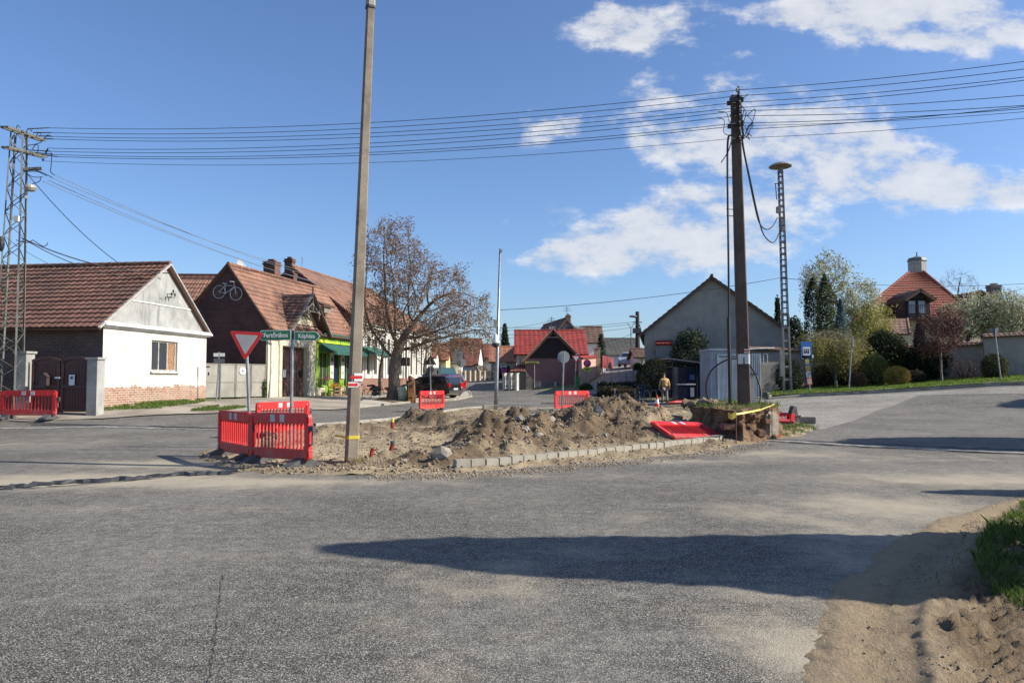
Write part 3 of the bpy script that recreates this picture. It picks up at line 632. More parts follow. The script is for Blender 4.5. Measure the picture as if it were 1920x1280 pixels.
# ---- earth block left standing round the utility pole
M_cut = dirtmat((.30, .19, .12), (.085, .05, .033), 'cut_earth', 1.0)
bt = thing('earth_pedestal', 'uncut block of earth and old masonry left standing around the dark utility pole', 'earth block', (6.6, 22, .3))
top = [(1295,25.2),(1288,22.5),(1335,20.0),(1392,18.8),(1450,19.9),(1462,22.0),(1440,25.0),(1370,26.2)]
tp_ = [Vector(((a-960)/F*b, b, 0)) for a, b in top]; vs = []; nseg = 9; RN = 10
ring = []
for i in range(len(tp_)):
    for j in range(nseg): ring.append(tp_[i].lerp(tp_[(i+1) % len(tp_)], j/nseg))
cen = sum(tp_, Vector())/len(tp_); nr = len(ring)
for r in range(RN):
    k = r/(RN-1)
    for q in ring:
        zt = .80+.09*noise.noise(q*1.7); z = -.05+k*(zt+.05)
        o = 1.05-.12*k+.10*noise.noise(Vector((q.x*1.7, q.y*1.7, z*2.2)))+.06*noise.noise(Vector((q.x*5, q.y*5, z*6)))-(.10*math.sin(k*pi))
        p = cen+(q-cen)*o; vs.append((p.x, p.y, z))
fs = []
for r in range(RN-1):
    for k in range(nr): a, b = r*nr+k, r*nr+(k+1) % nr; fs.append((a, b, b+nr, a+nr))
n0 = (RN-1)*nr; prev = list(range(n0, n0+nr))
for sc_ in (.85, .65, .4, .15):
    base = len(vs)
    for k in range(nr):
        p0 = Vector(vs[n0+k]); p = cen+(Vector((p0.x, p0.y, 0))-cen)*(sc_); vs.append((p.x, p.y, .84+.07*noise.noise(p*1.5)+.03*noise.noise(p*6)))
    for k in range(nr): fs.append((prev[k], prev[(k+1) % nr], base+(k+1) % nr, base+k))
    prev = list(range(base, base+nr))
fs.append(tuple(prev))
mb = MB(); mb.add(vs, fs); eo_ = mb.build('earth_core', M_cut, bt, world=True, smooth=True)
md = eo_.modifiers.new('Sub', 'SUBSURF'); md.subdivision_type = 'SIMPLE'; md.levels = md.render_levels = 2
dgr = bpy.context.evaluated_depsgraph_get(); me2 = bpy.data.meshes.new_from_object(eo_.evaluated_get(dgr)); eo_.modifiers.clear(); eo_.data = me2; me2.name = 'earth_core'
for v_ in me2.vertices:
    q = v_.co; sd_ = 1 if q.z < .42 else .35; k_ = (noise.fractal(q*3.2, .6, 2.1, 5)*.10+abs(noise.noise(q*7.3))*.07)*sd_; dv = Vector((q.x, q.y, .15)).normalized(); v_.co = q+dv*k_
M_brickchunk = mat((.20, .10, .07), .9, (.12, .07, .05), 6, bump=.6, bs=30, name='old_masonry')
for (px, py, Y, w, h, rz) in [(1366,800,19.25,.36,.16,.05),(1425,812,19.5,.22,.2,.2),(1398,828,19.2,.26,.14,.1),(1436,790,19.75,.2,.14,.3)]:
    mb = blockmesh(w, .3, h, .03); o = mb.build('masonry_block', M_brickchunk, bt); q = P(px, py, Y); o.location = bt.matrix_basis.inverted()@q-Vector((0, -.08, h/2)); o.rotation_euler = (.05, .08, rz)
mb = blockmesh(.46, .34, .78, .07)
mb.v = [tuple(Vector(q)+Vector((1, 1, 0))*.05*noise.noise(Vector(q)*5)) for q in mb.v]; o = mb.build('masonry_block', mat((.34, .30, .235), .9, (.20, .165, .12), 4, bump=.8, bs=14, fine=.4, name='pale_masonry'), bt); q = P(1441, 815, 20.0); o.location = bt.matrix_basis.inverted()@Vector((q.x, q.y, -.02)); o.rotation_euler = (.03, .04, .55)
pedtop = [(p.x*1.0, p.y) for p in tp_]
blades('grass', M_grass, 2600, lambda x, y: inpoly(x, y, pedtop) & (fbm(x, y, 1.5, 2, 3) > .38), (4, 8, 18, 27), lambda x, y: .83+0*x, .14, .008, 'ragged grass and weeds on top of the earth block by the utility pole', .6)
mb = MB()
for i in range(70): mb.blob((random.gauss(5.75, .22), random.gauss(22.6, .25), .78+random.uniform(0, .16)), (.13, .13, .1), .5, 1, i)
o = mb.build('sod_clump', M_clod); tag(o, 'heap of torn sod and roots on the left shoulder of the earth block', 'sod clump')
sg = gp((1455,822),(1500,815),(1540,803),(1500,795),(1462,800))
blades('grass', M_grass, 3500, lambda x, y: inpoly(x, y, sg), (6, 12, 19, 27), lambda x, y: np.maximum(TA(x, y), islz(x, y)), .12, .008, 'grass patch on the corner right of the traffic cone')
for i, (px, py, Y, l, rz) in enumerate([(1515,792,25.5,.7,-.4),(1490,786,26.5,.9,-.5)]):
    o = ks1.copy(); COL.objects.link(o); q = P(px, py, Y); o.location = (q.x, q.y, T(q.x, q.y)+.02); o.rotation_euler = (0, 0, rz)
    tag(o, 'loose kerb block lying in the grass right of the earth block', 'kerb block', 'kerb blocks in the grass by the cone')
# concrete trench slabs beside the pedestal
for (nm, px, py, Y, d, rz, m, lab) in [('concrete_slab', 1238, 783, 26.3, (1.5, .12, .3), -.12, mat((.10, .10, .10), .8, (.06, .06, .06), 3, name='wet_concrete'), 'dark grey concrete slab edge in the pit left of the earth block'),
                                       ('concrete_slab', 1270, 794, 24.0, (.55, .9, .08), -.5, M_kerb, 'pale tilted concrete slab in the pit left of the earth block')]:
    mb = blockmesh(*d, .012); o = mb.build(nm, m); q = P(px, py, Y); o.location = (q.x, q.y, q.z-d[2]/2); o.rotation_euler = (.12, .1, rz); tag(o, lab, 'slab')
# ================================================================== BUILDINGS
def frame(name, label, cat, p, q=None, ang=None, z=None, group=None):
    a = atan2(q.y-p.y, q.x-p.x) if q is not None else ang
    return thing(name, label, cat, (p.x, p.y, p.z if z is None else z), a, group)
def wall(mb, p0, p1, z0, z1, holes=(), th=.3, rev=.16, side=1):
    """vertical wall from p0 to p1 (local xy), outer face on the right-hand side of p0->p1 when side=1; holes = (s0,s1,z0,z1)."""
    p0 = Vector((p0[0], p0[1], 0)); p1 = Vector((p1[0], p1[1], 0)); l = (p1-p0).length; d = (p1-p0)/l; n = Vector((d.y, -d.x, 0))*side
    S = sorted({0, l, *[h[0] for h in holes], *[h[1] for h in holes]}); Z = sorted({z0, z1, *[h[2] for h in holes], *[h[3] for h in holes]})
    at = lambda s, z, o=0: tuple(p0+d*s-n*o+Vector((0, 0, z)))
    def hole(s, z): return any(h[0] < s < h[1] and h[2] < z < h[3] for h in holes)
    for i in range(len(S)-1):
        for j in range(len(Z)-1):
            if not hole((S[i]+S[i+1])/2, (Z[j]+Z[j+1])/2):
                mb.add([at(S[i], Z[j]), at(S[i+1], Z[j]), at(S[i+1], Z[j+1]), at(S[i], Z[j+1])], [(0,1,2,3)])
    for (a, b, c, e) in holes:
        r = [(a,c),(b,c),(b,e),(a,e)]
        for k in range(4):
            u0, u1 = r[k], r[(k+1) % 4]; mb.add([at(*u0), at(*u1), at(*u1, rev), at(*u0, rev)], [(0,1,2,3)])
    mb.add([at(0, z1), at(l, z1), at(l, z1, th), at(0, z1, th)], [(0,1,2,3)])
    return at
def poly3(mb, pts): mb.add(pts, [tuple(range(len(pts)))])
def troof(mb, a, b, c, d, tw=.25, ch=.32, amp=.028, step=.045, thick=.1, spread=.35, sag=.0):
    """tiled slope: eave a->b, ridge d->c"""
    a, b, c, d = map(Vector, (a, b, c, d)); n = (b-a).cross(d-a).normalized()
    if n.z < 0: n = -n
    L1 = (b-a).length; H = ((d-a).length+(c-b).length)/2; rows = max(2, int(H/ch)); cols = max(2, int(L1/tw)); ns = cols*2
    for r in range(rows):
        t0, t1 = r/rows, min(1, (r+1.06)/rows); lift = step
        vs = []; wob = random.uniform(-.006, .006)
        for i in range(ns+1):
            s = i/ns; ph = amp*(1 if i % 2 else 0); sg = -sag*sin(pi*s)
            for (t, o) in ((t0, lift-.05), (t0, lift), (t1, .004)):
                p = a.lerp(b, s).lerp(d.lerp(c, s), t)+n*(o+ph+wob)+Vector((0, 0, sg*sin(pi*t*.8+.2))); vs.append(p)
        fs = []; ts = []
        tv = random.random()
        for i in range(ns):
            k = i*3; fs += [(k, k+3, k+4, k+1), (k+1, k+4, k+5, k+2)]
            if i % 2 == 0: tv = .5+random.uniform(-spread, spread)+.25*(noise.noise(Vector((s*6+i*.07, r*.35, L1)))); tv = min(1, max(0, tv))
            ts += [tv, tv]
        n0 = len(mb.v); mb.v += [tuple(q) for q in vs]; mb.f += [tuple(q+n0 for q in f) for f in fs]; mb.t += ts
    # underside
    mb.add([a-n*thick, b-n*thick, c-n*thick, d-n*thick, a, b, c, d], [(3,2,1,0),(0,1,5,4),(1,2,6,5),(3,0,4,7)], .2)
def ridge(mb, a, b, r=.11, L_=.38):
    a, b = Vector(a), Vector(b); k = max(1, int((b-a).length/L_))
    for i in range(k):
        mb.tube([a.lerp(b, i/k), a.lerp(b, (i+1.1)/k)], [r, r*.85], 7, True, random.uniform(.2, .9))
def chimney(parent, c, w, d, h, m, cap=None, name='chimney'):
    mb = MB(); mb.box((c[0], c[1], c[2]+h/2), (w, d, h)); mb.box((c[0], c[1], c[2]+h-.12), (w+.12, d+.12, .1)); mb.box((c[0], c[1], c[2]+h+.03), (w+.06, d+.06, .08)); mb.box((c[0], c[1], c[2]+h+.14), (w*.5, d*.5, .16))
    return mb.build(name, m, parent)
M_wood = mat((.11, .055, .035), .7, (.06, .03, .02), 4, bump=.3, bs=30, name='dark_wood')
M_whitew = mat((.62, .60, .55), .6, (.45, .42, .37), 4, name='white_frame')
M_glass = glassmat(); M_dark = mat((.012, .012, .014), .8, name='dark_interior')
M_metalg = mat((.33, .34, .35), .45, (.22, .23, .24), 6, metal=.7, name='galvanised_steel')
M_zinc = mat((.40, .42, .42), .5, (.30, .31, .31), 3, metal=.5, name='zinc')
def window(parent, at, s0, s1, z0, z1, rev=.14, bars=2, hb=(), m=None, gl=None, sill=None, fr=.06):
    """sash set back in the reveal; at(s,z,o) maps to parent's local space."""
    f = MB(); o = rev-.02
    def bar(sa, sb, za, zb): 
        q = [at(sa, za, o), at(sb, za, o), at(sb, zb, o), at(sa, zb, o)]; q2 = [at(sa, za, o-.05), at(sb, za, o-.05), at(sb, zb, o-.05), at(sa, zb, o-.05)]
        f.add(q+q2, [(4,5,6,7),(0,1,5,4),(1,2,6,5),(2,3,7,6),(3,0,4,7)])
    bar(s0, s0+fr, z0, z1); bar(s1-fr, s1, z0, z1); bar(s0+fr, s1-fr, z0, z0+fr); bar(s0+fr, s1-fr, z1-fr, z1)
    for i in range(1, bars): x = s0+(s1-s0)*i/bars; bar(x-fr*.45, x+fr*.45, z0+fr, z1-fr)
    for h in hb: bar(s0+fr, s1-fr, h-.02, h+.02)
    fo = f.build('window', m or M_whitew, parent)
    g = MB(); g.add([at(s0, z0, o-.01), at(s1, z0, o-.01), at(s1, z1, o-.01), at(s0, z1, o-.01)], [(0,1,2,3)]); go = g.build('pane', gl or M_glass, fo)
    if sill:
        k = MB(); q = [at(s0-.1, z0-.07, -.12), at(s1+.1, z0-.07, -.12), at(s1+.1, z0-.07, .1), at(s0-.1, z0-.07, .1)]; k.prism(q, (0, 0, .065)); k.build('sill', sill, fo)
    return fo
# ---------------------------------------------------------------- A: whitewashed gable house (left)
pA, qA = P(190,766,28), P(385,750,35.3); ZA = .3
A = frame('whitewashed_house', 'old whitewashed gable house with bare brick plinth and brown tiled roof at far left', 'house', pA, qA, z=ZA)
LA = (Vector((qA.x, qA.y))-Vector((pA.x, pA.y))).length
cor = 3.62-ZA; DA = 21; RX = 4.05; RZ = P(315,497,32.2).z-ZA
M_plA = plastermat((.60, .58, .51), (.49, .465, .395), (.34, .15, .095), .98, .75, .0, (.27, .26, .225), .8, name='flaking_whitewash')
M_gabA = plastermat((.37, .37, .35), (.26, .26, .245), None, 0, 0, 0, (.13, .13, .125), .8, name='grey_render')
M_brA = brickmat((.13, .07, .055), (.085, .05, .042), (.15, .12, .10), 1, (.03, .024, .02), .6, 'dark_brick')
mb = MB(); wx0, wx1 = 3.05, 4.95; atA = wall(mb, (0, 0), (LA, 0), -.5, cor, [(wx0, wx1, 1.62, 2.92)], rev=.18)
mb.build('front_wall', M_plA, A)
mb = MB(); wall(mb, (0, DA), (0, 0.001), -.5, cor-.05); wall(mb, (LA, .001), (LA, DA), -.5, cor-.05); mb.build('side_wall', M_brA, A)
mb = MB(); poly3(mb, [(-.12, .06, cor), (LA+.12, .06, cor), (RX, .06, RZ-.09), (-.12, .06, cor+.02)]); mb.build('gable', M_gabA, A)
mb = MB(); mb.bar((-.42, -.12, cor-.12), (RX, -.12, RZ+.0), .05, .13, up=(0, 1, 0)); mb.bar((LA+.25, -.12, cor+.0), (RX, -.12, RZ+.0), .05, .13, up=(0, 1, 0)); mb.build('verge_board', mat((.48, .46, .42), .9, (.33, .31, .28), 3, name='verge_mortar'), A)
mb = MB()
for z, o, h in ((cor-.06, .14, .07), (cor+.01, .24, .09), (cor+.10, .17, .06)): mb.box((LA/2, -o/2+.02, z+h/2), (LA+.3, o, h))
mb.prism([(-.15, .05, cor+1.15), (LA+.0, .05, cor+1.15)] and [(1.5, .03, cor+1.1), (LA-1.1, .03, cor+1.1), (LA-1.1, .03, cor+1.15), (1.5, .03, cor+1.15)], (0, .06, 0))
mb.build('cornice', mat((.66, .65, .60), .85, (.45, .45, .42), 2, name='cornice_render'), A)
M_rfA = tilemat((.105, .05, .036), (.205, .10, .068), (.055, .042, .034), .6)
mb = MB(); troof(mb, (-.42, DA, cor-.12), (-.42, -.1, cor-.12), (RX, -.1, RZ), (RX, DA, RZ), tw=.26, ch=.34, sag=.10, step=.06)
troof(mb, (LA+.25, -.1, cor+.02), (LA+.25, DA, cor+.02), (RX, DA, RZ), (RX, -.1, RZ), tw=.4, ch=.34); ridge(mb, (RX, -.12, RZ+.05), (RX, DA, RZ+.02))
mb.build('roof', M_rfA, A)
fo = window(A, atA, wx0, wx1, 1.62, 2.92, .16, 3, (), mat((.40, .39, .36), .7, (.25, .24, .22), 6, name='weathered_frame'), None, mat((.68, .66, .6), .8, name='sill_render'), .075)
mb = MB(); mb.add([atA(4.36, 1.7, .12), atA(4.9, 1.7, .12), atA(4.9, 2.84, .12), atA(4.36, 2.84, .12)], [(0,1,2,3)]); mb.build('broken_shutter', mat((.34, .17, .08), .9, (.16, .10, .06), 14, bump=.6, bs=20, name='chipboard'), fo)
mb = MB()
for i in range(3): 
    q = (4.05+.12*i, -.05, cor+1.5+.14*(i % 2)); mb.tube([(q[0], .05, q[2]), (q[0], -.22, q[2]), (q[0], -.22, q[2]+.1)], .015, 5); mb.tube([(q[0], -.22, q[2]+.06), (q[0], -.22, q[2]+.18)], .04, 7)
mb.build('insulator_bracket', mat((.05, .05, .05), .6, name='dark_iron'), A)
# gate with pillars in front of its long wall
def pillar(p, w, d, h, rz, label, m):
    mb = MB(); mb.box((0, 0, h/2-.2), (w, d, h+.4)); mb.box((0, 0, h+.04), (w+.1, d+.1, .08)); o = mb.build('gate_pillar', m); o.location = p; o.rotation_euler.z = rz; return tag(o, label, 'gate pillar')
M_pil = mat((.35, .34, .31), .9, (.24, .23, .21), 1.5, bump=.3, bs=30, name='pillar_render')
q = P(178, 772, 27.0); angG = -.08; pillar((q.x, q.y, T(q.x, q.y)), .38, .45, 2.0, angG, 'grey rendered pillar between the brown gate and the whitewashed house', M_pil)
q = P(44, 772, 27.4); pillar((q.x, q.y, T(q.x, q.y)), .42, .45, 2.15, angG, 'grey rendered pillar behind the lattice pylon', M_pil)
gl, gr_ = P(57, 770, 27.3), P(168, 770, 27.05); zg = T(gl.x, gl.y)
GT = frame('gate', 'brown panelled double driveway gate with arched tops, mailbox and notice', 'gate', gl, gr_, z=zg-.02); LG = (gr_-gl).xy.length
M_gate = mat((.105, .048, .04), .55, (.08, .036, .03), 2, bump=.1, bs=20, name='brown_gate_paint')
for k, x0 in enumerate((.02, LG/2+.02)):
    w = LG/2-.04; mb = MB(); n = 14
    tz = lambda u: 1.9+.13*sin(pi*u)
    pts = [(x0, .02, .08), (x0+w, .02, .08)]+[(x0+w*(1-i/n), .02, tz(1-i/n)-.02) for i in range(n+1)]; mb.prism(pts, (0, .03, 0))
    for i in range(n): mb.bar((x0+w*i/n, 0, tz(i/n)), (x0+w*(i+1)/n, 0, tz((i+1)/n)), .07, .1)
    for x in (x0+.05, x0+w-.05): mb.box((x, 0, .95), (.09, .07, 1.8))
    for z in (.12, .98): mb.box((x0+w/2, 0, z), (w-.1, .06, .10))
    for i in range(1, 10): mb.box((x0+w*i/10, .018, .95), (.012, .02, 1.7))
    mb.build('gate_leaf', M_gate, GT)
M_paper = mat((.75, .75, .73), .8, (.68, .68, .68), 2, name='paper')
mb = MB(); mb.box((.62, -.12, 1.18), (.26, .16, .3)); mb.prism([(.46, -.22, 1.33), (.78, -.22, 1.33), (.62, -.22, 1.48)], (0, .2, 0)); mb.box((.60, -.14, .98), (.34, .14, .06)); mb.build('mailbox', mat((.07, .045, .04), .5, name='mailbox_paint'), GT)
mb = MB(); mb.box((1.05, -.045, 1.30), (.2, .01, .06)); mb.build('name_plate', M_paper, GT)
mb = MB(); mb.box((1.62, -.045, 1.22), (.22, .01, .38)); nt_ = mb.build('notice', M_paper, GT)
mb = MB(); mb.lathe([(.055, 0), (.055, .004)], (1.62, -.054, 1.30), 14, M=Matrix.Rotation(pi/2, 3, 'X')); mb.build('notice_emblem', mat((.05, .12, .22), .7, name='print_blue'), nt_)
# neighbour at the far left edge
q = P(-70, 770, 29.5); Nb = thing('neighbour_house', 'low dark house with orange tiled roof edge behind the lattice pylon', 'house', (q.x, q.y, .2), -.05)
mb = MB(); wall(mb, (-8, 0), (2.05, 0), -.4, 2.9); wall(mb, (2.05, 0), (2.05, .95), -.4, 2.9); mb.build('wall', M_brA, Nb)
mb = MB(); troof(mb, (-8, -.3, 2.85), (2.3, -.3, 2.85), (1.7, 1.0, 3.9), (-8, 1.0, 3.9)); mb.build('roof', tilemat((.42, .16, .08), (.5, .24, .13)), Nb)
# ---------------------------------------------------------------- B: shop corner house
uB = Vector((2.3, 12, 0)).normalized(); oB = Vector((-13.5, 41, 0)); angB = atan2(uB.y, uB.x); ZB = .55
B = thing('corner_shop_house', 'yellow corner house with dark brick fire wall, carriage door and green shop front', 'house', (oB.x, oB.y, ZB), angB)
eB = 4.40-ZB; RB = 7.95-ZB; WB = 5.4; RYB = 2.35; XB = 12.2
M_yel = plastermat((.60, .55, .38), (.50, .46, .33), (.36, .17, .1), .0, .5, .0, (.28, .26, .18), .55, name='worn_yellow_render')
M_fire = brickmat((.15, .055, .045), (.10, .04, .033), (.13, .085, .07), 1, (.045, .028, .025), .7, 'sooty_brick')
M_fire2 = brickmat((.16, .062, .04), (.11, .045, .03), (.16, .12, .09), 1, (.05, .03, .025), .5, 'brown_brick')
mb = MB(); atB = wall(mb, (0, 0), (6.1, 0), -.5, eB, [(1.75, 5.0, -.5, 2.9)], rev=.35); 
mb.build('front_wall', M_yel, B)
mb = MB(); wall(mb, (-.002, WB), (-.002, .0), -.5, eB-.1)
poly3(mb, [(-.002, WB, eB-.1), (-.002, 0, eB-.1), (-.002, -.15, eB), (-.002, RYB, RB+.08), (-.002, WB, eB+.1)]); mb.build('fire_wall', M_fire, B)
mb = MB()
for i, (a, b) in enumerate((((-.1, -.3, eB-.08), (-.1, RYB, RB+.02)), ((-.1, WB+.2, eB+.1), (-.1, RYB, RB+.02)))): mb.bar(a, b, .16, .10)
mb.build('verge_coping', M_fire2, B)
M_rfB = tilemat((.175, .085, .056), (.31, .16, .105), (.085, .062, .048), .6); M_rfB2 = tilemat((.10, .055, .042), (.18, .105, .075), (.05, .042, .036), .6)
mb = MB(); troof(mb, (-.1, -.42, eB-.12), (XB, -.42, eB-.12), (XB, RYB, RB), (-.1, RYB, RB), tw=.3, ch=.33, sag=.1); troof(mb, (XB, WB+.3, eB), (-.1, WB+.3, eB), (-.1, RYB, RB), (XB, RYB, RB), tw=.6, ch=.5); ridge(mb, (-.1, RYB, RB+.05), (XB, RYB, RB+.03)); mb.build('roof', M_rfB, B)
# carriage door
M_door = mat((.16, .075, .05), .7, (.09, .045, .035), 3, bump=.3, bs=25, name='old_brown_boards')
for k, x0 in enumerate((1.78, 3.40)):
    w = 1.58; mb = MB(); mb.box((x0+w/2, .32, 1.2), (w, .05, 3.3))
    for z in (-.25, .95, 2.1, 2.8): mb.box((x0+w/2, .28, z), (w-.06, .05, .11))
    for x in (x0+.07, x0+w-.07, x0+w/2): mb.box((x, .28, 1.2), (.11, .05, 3.2))
    for i in range(14): mb.box((x0+w/2, .29, 1.08+i*.07), (w-.25, .03, .022))
    mb.build('carriage_door', M_door, B)
for x, m_ in ((2.55, M_paper), (3.55, mat((.45, .6, .72), .7, name='blue_notice')), (4.6, M_dark)):
    mb = MB(); mb.box((x, .24, 1.35), (.34, .01, .45)); mb.build('notice', m_, B)
mb = MB()
for x in (1.55, 5.2): mb.box((x, -.03, 1.4), (.34, .06, 3.2))
mb.box((3.37, -.035, 3.12), (4.1, .07, .35)); mb.box((3.2, -.06, .15), (.01, .01, .01)); mb.box((.25, -.04, 1.6), (.45, .08, 4.2)); mb.build('door_surround', mat((.50, .47, .36), .9, (.38, .36, .29), 2, bump=.2, name='surround_render'), B)
# dormer gable
M_rake = mat((.25, .22, .18), .85, (.15, .13, .11), 6, name='weathered_board')
dc = 4.35; dh = P(566, 548, 44.2).z-ZB; dw = 2.35
mb = MB(); n = 10; ax, az, ar = dc, eB+.95, .42
arch = [(ax-ar, -.02, az)]+[(ax-ar*cos(pi*i/n), -.02, az+.25+ar*sin(pi*i/n)) for i in range(n+1)]+[(ax+ar, -.02, az)]
mb.add([(dc-dw, -.0, eB-.3), (dc+dw, 0, eB-.3), (dc+dw, 0, eB+.15), (dc, 0, dh-.1), (dc-dw, 0, eB+.15)], [(0,1,2,3,4)]); dg = mb.build('dormer_gable', mat((.62, .56, .36), .9, (.48, .44, .30), 2, bump=.2, name='pale_yellow_render'), B)
mb = MB(); mb.prism(arch, (0, -.02, 0)); mb.build('attic_window', M_dark, dg)
mb = MB(); pr = None
for i in range(n+1):
    p = (ax-(ar+.07)*cos(pi*i/n), -.07, az+.25+(ar+.07)*sin(pi*i/n))
    if pr: mb.bar(pr, p, .09, .1)
    pr = p
for z in (eB-.1, eB+.08, eB+.32): mb.box((dc, -.06, z), (dw*1.7-(z-eB)*1.2, .1, .07))
mb.build('moulding', mat((.66, .60, .42), .85, name='moulding'), dg)
mb = MB()
troof(mb, (dc-dw-.35, RYB-1.3, eB-.1), (dc-dw-.35, -.55, eB-.1), (dc, -.55, dh), (dc, RYB-.1, dh), tw=.26, ch=.3); troof(mb, (dc+dw+.35, -.55, eB-.1), (dc+dw+.35, RYB-1.3, eB-.1), (dc, RYB-.1, dh), (dc, -.55, dh), tw=.26, ch=.3); mb.build('dormer_roof', M_rfB2, B)
mb = MB()
for sgn in (-1, 1):
    mb.bar((dc+sgn*(dw+.35), -.6, eB-.15), (dc, -.6, dh+.03), .05, .2, up=(0, 1, 0)); mb.bar((dc+sgn*1.1, -.58, eB+1.15), (dc, -.58, eB+1.75), .05, .07); mb.bar((dc+sgn*.9, -.58, eB+.75), (dc+sgn*.9, -.58, eB+1.55), .06)
mb.bar((dc, -.6, dh-1.0), (dc, -.6, dh+.45), .07); mb.bar((dc-.95, -.59, eB+1.25), (dc+.95, -.59, eB+1.25), .05, .07)
for k in range(7): mb.bar((dc-.6+.2*k, -.59, eB+1.25), (dc-.6+.2*k, -.59, eB+1.25+.75-abs(k-3)*.2), .025)
mb.build('bargeboard', M_rake, B)
# little hatch dormer
mb = MB(); hx = 8.6; mb.box((hx, .65, eB+1.75), (1.0, .5, .42)); hd = mb.build('hatch_dormer', M_rake, B)
mb = MB(); troof(mb, (hx-.9, .25, eB+2.0), (hx+.9, .25, eB+2.0), (hx+.5, 1.5, eB+2.45), (hx-.5, 1.5, eB+2.45), tw=.3, ch=.3); mb.build('hatch_roof', M_rfB2, hd)
# chimneys, dish, antenna
chimney(B, (6.4, RYB+.9, RB-1.2), .75, .8, 2.3, M_fire2); chimney(B, (8.3, RYB+.5, RB-.9), .5, .5, 1.5, M_fire2)
mb = MB(); R = Matrix.Rotation(radians(70), 3, 'X'); mb.lathe([(.03, 0), (.28, .05), (.46, .14), (.55, .22), (.55, .24), (.45, .17), (.25, .08), (.03, .03)], (3.0, RYB+1.2, RB+.2), 22, M=R); mb.tube([(3.0, RYB+1.3, RB-1), (3.0, RYB+1.25, RB+.2)], .04, 6); mb.build('satellite_dish', mat((.42, .44, .46), .5, name='dish_grey'), B)
# gutter and downpipe at the corner
mb = MB(); mb.tube([(-.35, -.55, eB-.25), (1.6, -.55, eB-.22)], .07, 8); mb.tube([(-.12, -.5, eB-.28), (.05, -.2, eB-.75), (.35, -.12, eB-.9), (.35, -.12, 1.2), (.1, -.2, -.3)], .055, 8); mb.build('downpipe', mat((.60, .58, .54), .5, (.45, .43, .4), 4, name='pipe_paint'), B)
# white bicycle hung on the fire wall
def bike(mb, M, r=.33, col=None):
    def T3(p): return M@Vector(p)
    for cx in (-.52, .52):
        mb.tube([T3((cx+r*cos(a*pi/10), 0, r+r*sin(a*pi/10))) for a in range(21)], .018, 5, False)
        for k in range(8): mb.tube([T3((cx, 0, r)), T3((cx+r*cos(k*pi/4), 0, r+r*sin(k*pi/4)))], .004, 3, False)
    for a, b in (((-.52,0,r),(-.12,0,r-.05)), ((-.12,0,r-.05),(-.22,0,.82)), ((-.22,0,.75),(.33,0,.78)), ((-.12,0,r-.05),(.34,0,.72)), ((-.52,0,r),(-.2,0,.74)), ((.52,0,r),(.32,0,.92)), ((.32,0,.92),(.30,0,.99))): mb.tube([T3(a), T3(b)], .018, 6)
    mb.tube([T3((.22,.27,.98)), T3((.34,.2,1.0)), T3((.34,-.2,1.0)), T3((.22,-.27,.98))], .014, 5); mb.box(T3((-.24, 0, .85)), (.2, .12, .05), M=M.to_3x3())
M_bw = mat((.62, .62, .60), .5, name='white_bike_paint')
bq = B.matrix_basis@Vector((-.16, 2.35, 6.0-ZB))
WBk = thing('bicycle', 'white painted bicycle hung high on the dark brick fire wall', 'bicycle', bq, angB-pi/2)
mb = MB(); bike(mb, Matrix.Translation((.0, 0, 0))@Matrix.Rotation(.12, 4, 'Y'), .36); mb.build('bicycle_frame', M_bw, WBk)
# shop front
M_lime = mat((.20, .33, .03), .6, (.15, .26, .025), 3, name='lime_paint'); M_dg = mat((.02, .10, .075), .8, (.012, .065, .05), 3, name='green_canvas')
holes = [(6.7, 8.0, .55, 2.75), (8.75, 9.75, -.3, 2.75), (10.5, 11.8, .55, 2.75)]
mb = MB(); atS = wall(mb, (6.1, 0), (XB, 0), -.5, eB, [(a-6.1, b-6.1, c, d) for a, b, c, d in holes], rev=.2); mb.build('shop_wall', M_lime, B)
mb = MB(); mb.box((6.75, -.03, .0), (1.2, .06, 1.0)); mb.box((10.9, -.03, .0), (2.2, .06, 1.0)); mb.build('shop_plinth', M_yel, B)
for (a, b, c, d) in (holes[0], holes[2]): window(B, atS, a-6.1, b-6.1, c, d, .18, 2, (), mat((.25, .45, .04), .5, name='green_frame'))
mb = MB(); mb.box((9.25, .16, 1.2), (1.0, .04, 3.0)); mb.build('shop_door', mat((.015, .02, .05), .3, name='navy_door'), B)
def text(parent, s, size, loc, rot, m, name='lettering', ext=.004, ax='CENTER', bold=0.0, world=False):
    cu = bpy.data.curves.new(name, 'FONT'); cu.body = s; cu.size = size; cu.align_x = ax; cu.align_y = 'CENTER'; cu.extrude = ext; cu.offset = bold; cu.resolution_u = 3
    o = bpy.data.objects.new(name, cu); COL.objects.link(o); dg_ = bpy.context.evaluated_depsgraph_get(); me = bpy.data.meshes.new_from_object(o.evaluated_get(dg_))
    bpy.data.objects.remove(o); me.materials.clear(); me.materials.append(m); me.name = name
    o = bpy.data.objects.new(name, me); COL.objects.link(o); o.parent = parent; o.location = loc; o.rotation_euler = rot; return o
mb = MB(); mb.box((9.15, -.10, eB-.28), (6.0, .1, .46)); fb = mb.build('shop_band', mat((.52, .68, .05), .5, (.42, .58, .04), 2, name='yellow_green_board'), B)
text(fb, 'VIRÁG  AJÁNDÉK', .46, (9.3, -.16, eB-.28), (pi/2, 0, 0), mat((.10, .30, .05), .6, name='dark_green_letters'), bold=.008)
